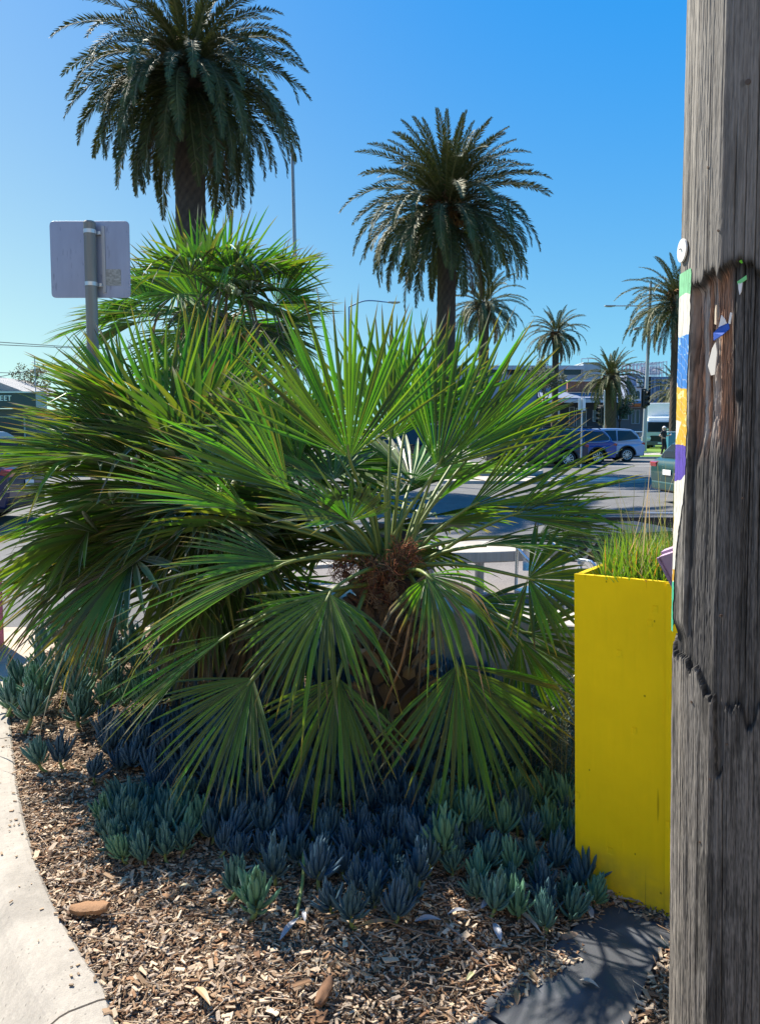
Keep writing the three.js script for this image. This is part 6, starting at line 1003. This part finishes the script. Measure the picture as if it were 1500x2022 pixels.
{ // taller building with scaffolding
  const d = 112, X = px => at(px, 800, d).x, Y = py => at(1280, py, d).y + 0.1, b = thing('tall_building', 'tall blue-grey building topped by scaffolding behind the traffic light pole', 'building', [0, -0.1, -d]);
  const wl = std([0.17, 0.20, 0.29], 0.8);
  mesh('wall', box(X(1262) - X(1236), Y(740), 10, (X(1262) + X(1236)) / 2, Y(740) / 2, -5.1), std([0.24, 0.29, 0.42], 0.8), b);
  mesh('side_wing', box(X(1400) - X(1262.5), Y(742), 9, (X(1400) + X(1262.5)) / 2, Y(742) / 2, -6.6), wl, b);
  for (let i = 0; i < 6; i++) mesh('cladding_rib', box(0.35, Y(745) - Y(790), 0.12, X(1284 + i * 8), (Y(745) + Y(790)) / 2, -2.0), std([0.25, 0.28, 0.36], 0.7), b);
  mesh('downpipe', bar(V(X(1290), Y(786), -1.9), V(X(1290), Y(742), -1.9), 0.16), M.black, b);
  windowsOn(b, [[X(1308), X(1318), Y(768), Y(752), -2.0]]);
  const sc = []; for (let r = 0; r < 3; r++) for (let i = 0; i <= 11; i++) sc.push(bar(V(X(1244 + i * 7.2), Y(742), -2 - r * 2), V(X(1244 + i * 7.2), Y(716 - i * 0.5 - (r === 0 ? 0 : 0.5)), -2 - r * 2), 0.06, 0.06, 5)); for (let r = 0; r < 3; r++) for (const h of [717, 729, 738]) sc.push(bar(V(X(1244), Y(h), -2 - r * 2), V(X(1323), Y(h - 5), -2 - r * 2), 0.05, 0.05, 5)); for (let i = 0; i <= 11; i += 2) sc.push(bar(V(X(1244 + i * 7.2), Y(728), -2), V(X(1244 + i * 7.2), Y(728), -6), 0.05, 0.05, 5));
  mesh('scaffold', sc, std([0.42, 0.40, 0.45], 0.6), b);
  mesh('scaffold_panel', [...Array(7)].map((_, i) => box(X(7) - X(2.5), Y(719) - Y(736), 0.06, X(1282 + i * 6), (Y(718) + Y(738)) / 2, -3.9)), std([0.5, 0.48, 0.5], 0.8), b);
  // white front with an arched window, blade sign with a letter
  const fx0 = X(1246), fx1 = X(1262), zf = 0.25; mesh('white_front', box(fx1 - fx0, Y(762) - Y(802), 0.5, (fx0 + fx1) / 2, (Y(762) + Y(802)) / 2, zf), std([0.5, 0.54, 0.62], 0.8), b);
  const ar = new THREE.Shape(); const w = (X(1259) - X(1251)) / 2; ar.moveTo(-w, 0); ar.lineTo(w, 0); ar.lineTo(w, Y(776) - Y(788)); ar.absarc(0, Y(776) - Y(788), w, 0, Math.PI, false); ar.closePath(); mesh('arched_window', new THREE.ExtrudeGeometry(ar, { depth: 0.08, bevelEnabled: false }).translate(X(1255), Y(788), zf + 0.25), M.glass, b);
  mesh('sign_board', box(X(1264) - X(1252), Y(749) - Y(765.5), 0.3, (X(1264) + X(1252)) / 2, (Y(749) + Y(765.5)) / 2, zf + 0.5), std([0.6, 0.6, 0.58], 0.7), b);
  mesh('sign_frame', [box(X(1264) - X(1252), 0.16, 0.36, (X(1264) + X(1252)) / 2, Y(765), zf + 0.5), box(X(1264) - X(1252), 0.12, 0.36, (X(1264) + X(1252)) / 2, Y(756), zf + 0.5)], M.black, b);
  const tg = new TextGeometry('E', { font, size: 0.52, depth: 0.05, curveSegments: 4 }); tg.translate(X(1255.5), Y(763.5), zf + 0.66); mesh('lettering', tg, M.black, b);
}
{ // row of low shops with an orange awning
  const d = 104, X = px => at(px, 800, d).x, Y = py => at(1240, py, d).y + 0.1, b = thing('shop_row', 'low row of shops with an orange awning under the short date palm', 'building', [0, -0.1, -d]);
  mesh('wall', box(X(1300) - X(1199), Y(806), 6, (X(1300) + X(1199)) / 2, Y(806) / 2, -3.2), std([0.14, 0.13, 0.13], 0.85), b);
  mesh('roof_edge', box(X(1300) - X(1199), 0.3, 6.4, (X(1300) + X(1199)) / 2, Y(806) + 0.16, -3.1), std([0.3, 0.3, 0.33], 0.8), b);
  mesh('fascia', box(X(1272) - X(1232), Y(792) - Y(797), 0.4, (X(1272) + X(1232)) / 2, (Y(792) + Y(797)) / 2, 0.8), std([0.10, 0.24, 0.42], 0.7), b);
  mesh('awning', box(X(1260) - X(1245), Y(797) - Y(803), 1.2, (X(1260) + X(1245)) / 2, (Y(797) + Y(803)) / 2, 0.6, 0.05), std([0.55, 0.13, 0.02], 0.7), b);
  for (const [a, c] of [[1232, 1244.5], [1260.5, 1270]]) mesh('awning_panel', box(X(c) - X(a), Y(798) - Y(802), 0.9, (X(a) + X(c)) / 2, (Y(798) + Y(802)) / 2, 0.55), std([0.5, 0.2, 0.14], 0.7), b);
  windowsOn(b, [[X(1204), X(1216), Y(834), Y(812), -0.16], [X(1222), X(1240), Y(828), Y(810), -0.16], [X(1248), X(1253), Y(836), Y(810), -0.16], [X(1256), X(1262), Y(836), Y(810), -0.16]]);
}
// ------------------------------------------------------------ small far things
{
  const c = at(1324, 880, 47.6), t = thing('utility_cabinet', 'teal utility cabinet on the grass behind the walking person', 'cabinet', [c.x, -0.02, c.z]);
  const m = std([0.03, 0.17, 0.22], 0.5); mesh('cabinet_body', box(1.0, 1.3, 0.6, 0.2, 0.68, 0, 0.02), m, t); mesh('cabinet_top', box(1.06, 0.06, 0.66, 0.2, 1.36, 0, 0.02), std([0.3, 0.42, 0.46], 0.5), t); for (const x of [-0.05, 0.45]) mesh('door', box(0.46, 1.16, 0.02, x, 0.68, 0.305, 0.006), m, t); mesh('plinth', box(1.04, 0.08, 0.62, 0.2, 0.0, 0), M.concPale, t);
  const y = at(1148, 846, 58), s = thing('bench', 'yellow slatted street bench in front of the dark shopfront', 'bench', [y.x, -0.02, y.z], 0.1), ym = std([0.6, 0.36, 0.02], 0.6);
  for (let i = 0; i < 4; i++) mesh('slat', box(0.85, 0.08, 0.03, 0, 0.52 + i * 0.13, -0.2, 0.008), ym, s); for (let i = 0; i < 3; i++) mesh('slat', box(0.85, 0.03, 0.1, 0, 0.45, -0.12 + i * 0.13, 0.008), ym, s); for (const x of [-0.38, 0.38]) { mesh('leg', [box(0.05, 0.9, 0.05, x, 0.45, -0.24, 0.01), box(0.05, 0.43, 0.05, x, 0.215, 0.14, 0.01)], ym, s); }
  const bush = (label, px, d, r, tone, seed) => { const rnd = rngOf(seed), P = [], C = [], b = at(px, 860, d); b.y = -0.03; for (let i = 0; i < 500; i++) { const a = rnd() * 6.283, e = Math.acos(rnd()), q = r * Math.cbrt(rnd()), v = V(Math.cos(a) * Math.sin(e) * q, Math.cos(e) * q, Math.sin(a) * Math.sin(e) * q), d2 = v.clone().normalize().multiplyScalar(r * 0.3).add(V(0, r * 0.1, 0)), sd = V(-d2.z, 0, d2.x).normalize().multiplyScalar(r * 0.035), k = rr(0.6, 1.3, rnd); for (const w of [v.clone().add(sd), v.clone().add(d2), v.clone().sub(sd)]) { P.push(w.x, w.y, w.z); C.push(...tone.map(t => t * k)); } } const o = thing('shrub', label, 'shrub', b); mesh('foliage', triGeo(P, C), leafM, o); mesh('stem', cylY(0.03, 0.02, r * 0.5), std([0.1, 0.07, 0.05], 0.9), o); };
  bush('green spiky shrub right of the yellow bench', 1165, 57, 0.55, [0.07, 0.12, 0.03], 31); bush('green shrub left of the yellow bench', 1128, 57, 0.4, [0.1, 0.13, 0.05], 32); bush('golden-green shrub beside the slim signal post', 1178, 59, 0.5, [0.22, 0.19, 0.07], 33);
}
// cafe furniture seen between the fronds
function cafeChair(label, pos, turn, frame, seatM) {
  const t = thing('cafe_chair', label, 'chair', pos, turn);
  const sh = new THREE.Shape(); sh.moveTo(-0.2, -0.2); sh.lineTo(0.2, -0.2); sh.quadraticCurveTo(0.24, 0, 0.2, 0.2); sh.lineTo(-0.2, 0.2); sh.quadraticCurveTo(-0.24, 0, -0.2, -0.2);
  mesh('seat', new THREE.ExtrudeGeometry(sh, { depth: 0.015, bevelEnabled: true, bevelSize: 0.012, bevelThickness: 0.008, bevelSegments: 2 }).rotateX(-Math.PI / 2).translate(0, 0.44, 0), seatM, t);
  for (const [x, z] of [[-0.18, 0.18], [0.18, 0.18], [-0.18, -0.18], [0.18, -0.18]]) mesh('leg', bar(V(x * 1.15, 0, z * 1.2), V(x, z < 0 ? 0.82 : 0.46, z * (z < 0 ? 1.15 : 1)), 0.012, 0.012, 8), frame, t);
  mesh('backrest', new THREE.CylinderGeometry(0.3, 0.3, 0.24, 16, 1, false, Math.PI - 0.62, 1.24).translate(0, 0.72, 0.08), seatM, t);
  for (const s of [-1, 1]) mesh('armrest', tube([V(s * 0.21, 0.78, -0.2), V(s * 0.25, 0.66, 0), V(s * 0.24, 0.64, 0.18), V(s * 0.2, 0.46, 0.19)], 0.012, 6, 14), frame, t);
}
const alu = std([0.55, 0.58, 0.62], 0.22, { metalness: 0.9 });
cafeChair('aluminium cafe chair with black arm just past the low wall near the planter', [1.28, -0.04, -5.35], 0.8, alu, alu);
cafeChair('black cafe chair behind the crown of the front fan palm', [0.2, -0.04, -6.3], 2.6, M.galv, M.black);
{
  const t = thing('cafe_table', 'black topped folding cafe table with grey legs behind the yellow planter', 'table', [2.1, -0.04, -6.6], 0.3);
  mesh('tabletop', box(0.95, 0.035, 0.7, 0, 0.73, 0, 0.012), M.black, t); for (const s of [-1, 1]) { mesh('leg', bar(V(s * 0.4, 0, -0.28), V(s * 0.3, 0.71, 0.2), 0.016), M.galv, t); mesh('leg', bar(V(s * 0.4, 0, 0.28), V(s * 0.3, 0.71, -0.2), 0.016), M.galv, t); } mesh('crossbar', bar(V(-0.35, 0.36, 0), V(0.35, 0.36, 0), 0.012), M.galv, t);
  const s = thing('cafe_screen', 'black canvas cafe screen standing behind the yellow planter', 'screen', [2.88, -0.04, -7.4], -0.05);
  mesh('canvas', box(2.0, 0.46, 0.012, 0, 0.51, 0, 0.004), M.black, s); for (const x of [-1.02, 1.02]) { mesh('post', cylY(0.02, 0.02, 0.8, x, 0, 0, 10), M.galv, s); mesh('foot', box(0.08, 0.02, 0.45, x, 0.01, 0, 0.006), M.galv, s); } mesh('rail', bar(V(-1.02, 0.78, 0), V(1.02, 0.78, 0), 0.014), M.galv, s);
}
// ------------------------------------------------------------ person
function fieldMesh(bones, cell, k = 0.03) { // smooth union of tapered capsules
  const lo = V(1e9, 1e9, 1e9), hi = V(-1e9, -1e9, -1e9); for (const [a, b, r0, r1] of bones) for (const [p, r] of [[a, r0], [b, r1]]) { lo.min(V(p.x - r - 3 * cell, p.y - r - 3 * cell, p.z - r - 3 * cell)); hi.max(V(p.x + r + 3 * cell, p.y + r + 3 * cell, p.z + r + 3 * cell)); }
  const c = lo.clone().add(hi).multiplyScalar(0.5), S = Math.max(hi.x - lo.x, hi.y - lo.y, hi.z - lo.z) / 2, n = Math.min(170, Math.ceil(2 * S / cell) + 4);
  const mc = new MarchingCubes(n, new THREE.MeshBasicMaterial(), false, false, 400000); mc.isolation = 0; const hf = n / 2; const p = V(0, 0, 0), ab = V(0, 0, 0), ap = V(0, 0, 0);
  const B = bones.map(([a, b, r0, r1]) => ({ a, ab: b.clone().sub(a), l2: Math.max(1e-9, b.clone().sub(a).lengthSq()), r0, r1, m: Math.max(r0, r1), mid: a.clone().lerp(b, 0.5), len: a.distanceTo(b) / 2 }));
  for (let z = 0; z < n; z++) for (let y = 0; y < n; y++) for (let x = 0; x < n; x++) { p.set(c.x + (x - hf) / hf * S, c.y + (y - hf) / hf * S, c.z + (z - hf) / hf * S); let d = 1; for (const o of B) { if (p.distanceTo(o.mid) - o.len - o.m > 0.12) continue; ap.copy(p).sub(o.a); const t = clamp(ap.dot(o.ab) / o.l2); const q = ap.addScaledVector(o.ab, -t).length() - lerp(o.r0, o.r1, t); const h = clamp(0.5 + 0.5 * (d - q) / k); d = lerp(d, q, h) - k * h * (1 - h); } mc.field[x + y * n + z * n * n] = -d; }
  mc.update(); const cnt = mc.count, P = new Float32Array(cnt * 3), N = new Float32Array(cnt * 3); for (let i = 0; i < cnt; i++) { P[i * 3] = mc.positionArray[i * 3] * S + c.x; P[i * 3 + 1] = mc.positionArray[i * 3 + 1] * S + c.y; P[i * 3 + 2] = mc.positionArray[i * 3 + 2] * S + c.z; for (let j = 0; j < 3; j++) N[i * 3 + j] = mc.normalArray[i * 3 + j]; }
  const g = new THREE.BufferGeometry(); g.setAttribute('position', new THREE.BufferAttribute(P, 3)); g.setAttribute('normal', new THREE.BufferAttribute(N, 3)); g.setAttribute('uv', new THREE.BufferAttribute(new Float32Array(cnt * 2), 2)); g.computeVertexNormals(); return g;
}
{
  const c = at(1309, 880, 45.2), per = thing('person', 'person in white cap and black clothes, hand on hip, near the teal cabinet', 'person', [c.x, -0.01, c.z], 0.7);
  const skin = std([0.52, 0.31, 0.23], 0.55), J = { pelvis: V(0, 0.92, 0), waist: V(0, 1.08, 0), chest: V(0, 1.28, 0.01), neck: V(0, 1.44, 0.0), head: V(0, 1.58, 0.02), sL: V(-0.17, 1.38, 0), eL: V(-0.36, 1.14, -0.05), wL: V(-0.15, 1.0, 0.07), sR: V(0.17, 1.38, 0), eR: V(0.24, 1.12, 0.06), wR: V(0.2, 1.18, 0.29), hL: V(-0.085, 0.9, 0), kL: V(-0.1, 0.5, 0.04), aL: V(-0.09, 0.09, -0.05), hR: V(0.085, 0.9, 0), kR: V(0.1, 0.5, 0.08), aR: V(0.1, 0.09, 0.12) };
  const hand = (w, d, side, up) => { const f = d.clone().normalize(), s = side.clone(), o = [[w, w.clone().addScaledVector(f, 0.075), 0.026, 0.03]]; for (let i = 0; i < 4; i++) { const r = w.clone().addScaledVector(f, 0.075).addScaledVector(s, (i - 1.5) * 0.02), L = [0.03, 0.036, 0.034, 0.026][i], m = r.clone().addScaledVector(f, L).addScaledVector(up, -0.006), e = m.clone().addScaledVector(f, L * 0.8).addScaledVector(up, -0.022); o.push([r, m, 0.0095, 0.009], [m, e, 0.009, 0.0075]); } const t0 = w.clone().addScaledVector(f, 0.025).addScaledVector(s, -0.025), t1 = t0.clone().addScaledVector(s, -0.022).addScaledVector(f, 0.03); o.push([t0, t1, 0.011, 0.01], [t1, t1.clone().addScaledVector(f, 0.028), 0.01, 0.008]); return o; };
  const fR = J.wR.clone().sub(J.eR), fL = V(0.7, -0.1, 0.4);
  const handR = fieldMesh(hand(J.wR, fR, V(1, 0, 0.2).normalize(), V(0, 1, 0)), 0.0045, 0.006), handL = fieldMesh(hand(J.wL, fL, V(0, -1, 0.1).normalize(), V(0.3, 0, -0.9)), 0.0045, 0.006);
  const hd = J.head, headG = fieldMesh([[hd.clone().add(V(0, 0.03, -0.015)), hd.clone().add(V(0, 0.03, 0.01)), 0.09, 0.085], [hd.clone().add(V(0, -0.05, 0.03)), hd.clone().add(V(0, -0.075, 0.055)), 0.06, 0.035], [hd.clone().add(V(0, 0.01, 0.095)), hd.clone().add(V(0, -0.025, 0.112)), 0.012, 0.016], [hd.clone().add(V(-0.083, 0.01, -0.005)), hd.clone().add(V(-0.086, -0.02, 0)), 0.016, 0.012], [hd.clone().add(V(0.083, 0.01, -0.005)), hd.clone().add(V(0.086, -0.02, 0)), 0.016, 0.012], [hd.clone().add(V(-0.02, -0.058, 0.088)), hd.clone().add(V(0.02, -0.058, 0.088)), 0.01, 0.01], [J.neck.clone().add(V(0, -0.03, 0)), hd.clone().add(V(0, -0.04, 0)), 0.052, 0.05]], 0.006, 0.02);
  const body = fieldMesh([[J.pelvis, J.waist, 0.12, 0.105], [J.waist, J.chest, 0.105, 0.13], [V(-0.12, 1.36, 0), V(0.12, 1.36, 0), 0.075, 0.075], [J.neck.clone().add(V(0, -0.05, 0)), J.head, 0.055, 0.05], [J.sL, J.eL, 0.05, 0.038], [J.eL, J.wL, 0.038, 0.026], [J.sR, J.eR, 0.05, 0.038], [J.eR, J.wR, 0.038, 0.026], [J.hL, J.kL, 0.085, 0.055], [J.kL, J.aL, 0.055, 0.038], [J.hR, J.kR, 0.085, 0.055], [J.kR, J.aR, 0.055, 0.038]], 0.013, 0.04);
  mesh('body', [body, headG, handR, handL], skin, per);
  mesh('top', fieldMesh([[V(0, 0.9, 0), J.waist, 0.145, 0.125], [J.waist, J.chest, 0.125, 0.148], [V(-0.125, 1.355, 0), V(0.125, 1.355, 0), 0.09, 0.09], [J.sL, J.sL.clone().lerp(J.eL, 0.55), 0.068, 0.062], [J.sR, J.sR.clone().lerp(J.eR, 0.55), 0.068, 0.062]], 0.013, 0.04), std([0.015, 0.017, 0.025], 0.9), per);
  mesh('trousers', fieldMesh([[V(0, 0.98, 0), V(0, 0.9, 0), 0.13, 0.13], [J.hL, J.kL, 0.1, 0.072], [J.kL, J.aL.clone().add(V(0, 0.03, 0)), 0.072, 0.06], [J.hR, J.kR, 0.1, 0.072], [J.kR, J.aR.clone().add(V(0, 0.03, 0)), 0.072, 0.06]], 0.013, 0.03), std([0.012, 0.012, 0.015], 0.9), per);
  for (const a of [J.aL, J.aR]) mesh('shoe', fieldMesh([[V(a.x, 0.045, a.z - 0.05), V(a.x, 0.04, a.z + 0.15), 0.045, 0.036]], 0.012, 0.01), std([0.02, 0.02, 0.02], 0.6), per);
  mesh('hair', fieldMesh([[hd.clone().add(V(0, 0.03, -0.03)), hd.clone().add(V(0, -0.04, -0.06)), 0.092, 0.06]], 0.01, 0.02), std([0.55, 0.5, 0.45], 0.8), per);
  mesh('cap', [new THREE.SphereGeometry(0.105, 20, 10, 0, 6.2832, 0, Math.PI * 0.48).scale(1, 0.95, 1.06).translate(hd.x, hd.y + 0.04, hd.z), new THREE.CylinderGeometry(0.085, 0.085, 0.012, 20, 1, false, -1.3, 2.6).scale(1, 1, 1.4).translate(hd.x, hd.y + 0.055, hd.z + 0.075)], std([0.75, 0.7, 0.7], 0.8), per);
  for (const s of [-1, 1]) mesh('eye', new THREE.SphereGeometry(0.011, 8, 6).translate(s * 0.032, hd.y + 0.012, hd.z + 0.083), std([0.1, 0.08, 0.07], 0.3), per);
  const ph = thing('phone', 'small pale phone held up by the person in the white cap', 'phone', per.localToWorld(J.wR.clone().addScaledVector(fR.clone().normalize(), 0.1).add(V(0, 0.03, 0))), 0.7); mesh('phone_case', box(0.075, 0.15, 0.009, 0, 0.02, 0, 0.004).rotateX(-0.5), M.white, ph); mesh('screen', box(0.066, 0.135, 0.002, 0, 0.02, -0.006).rotateX(-0.5), M.black, ph);
}
renderer.render(scene, camera);
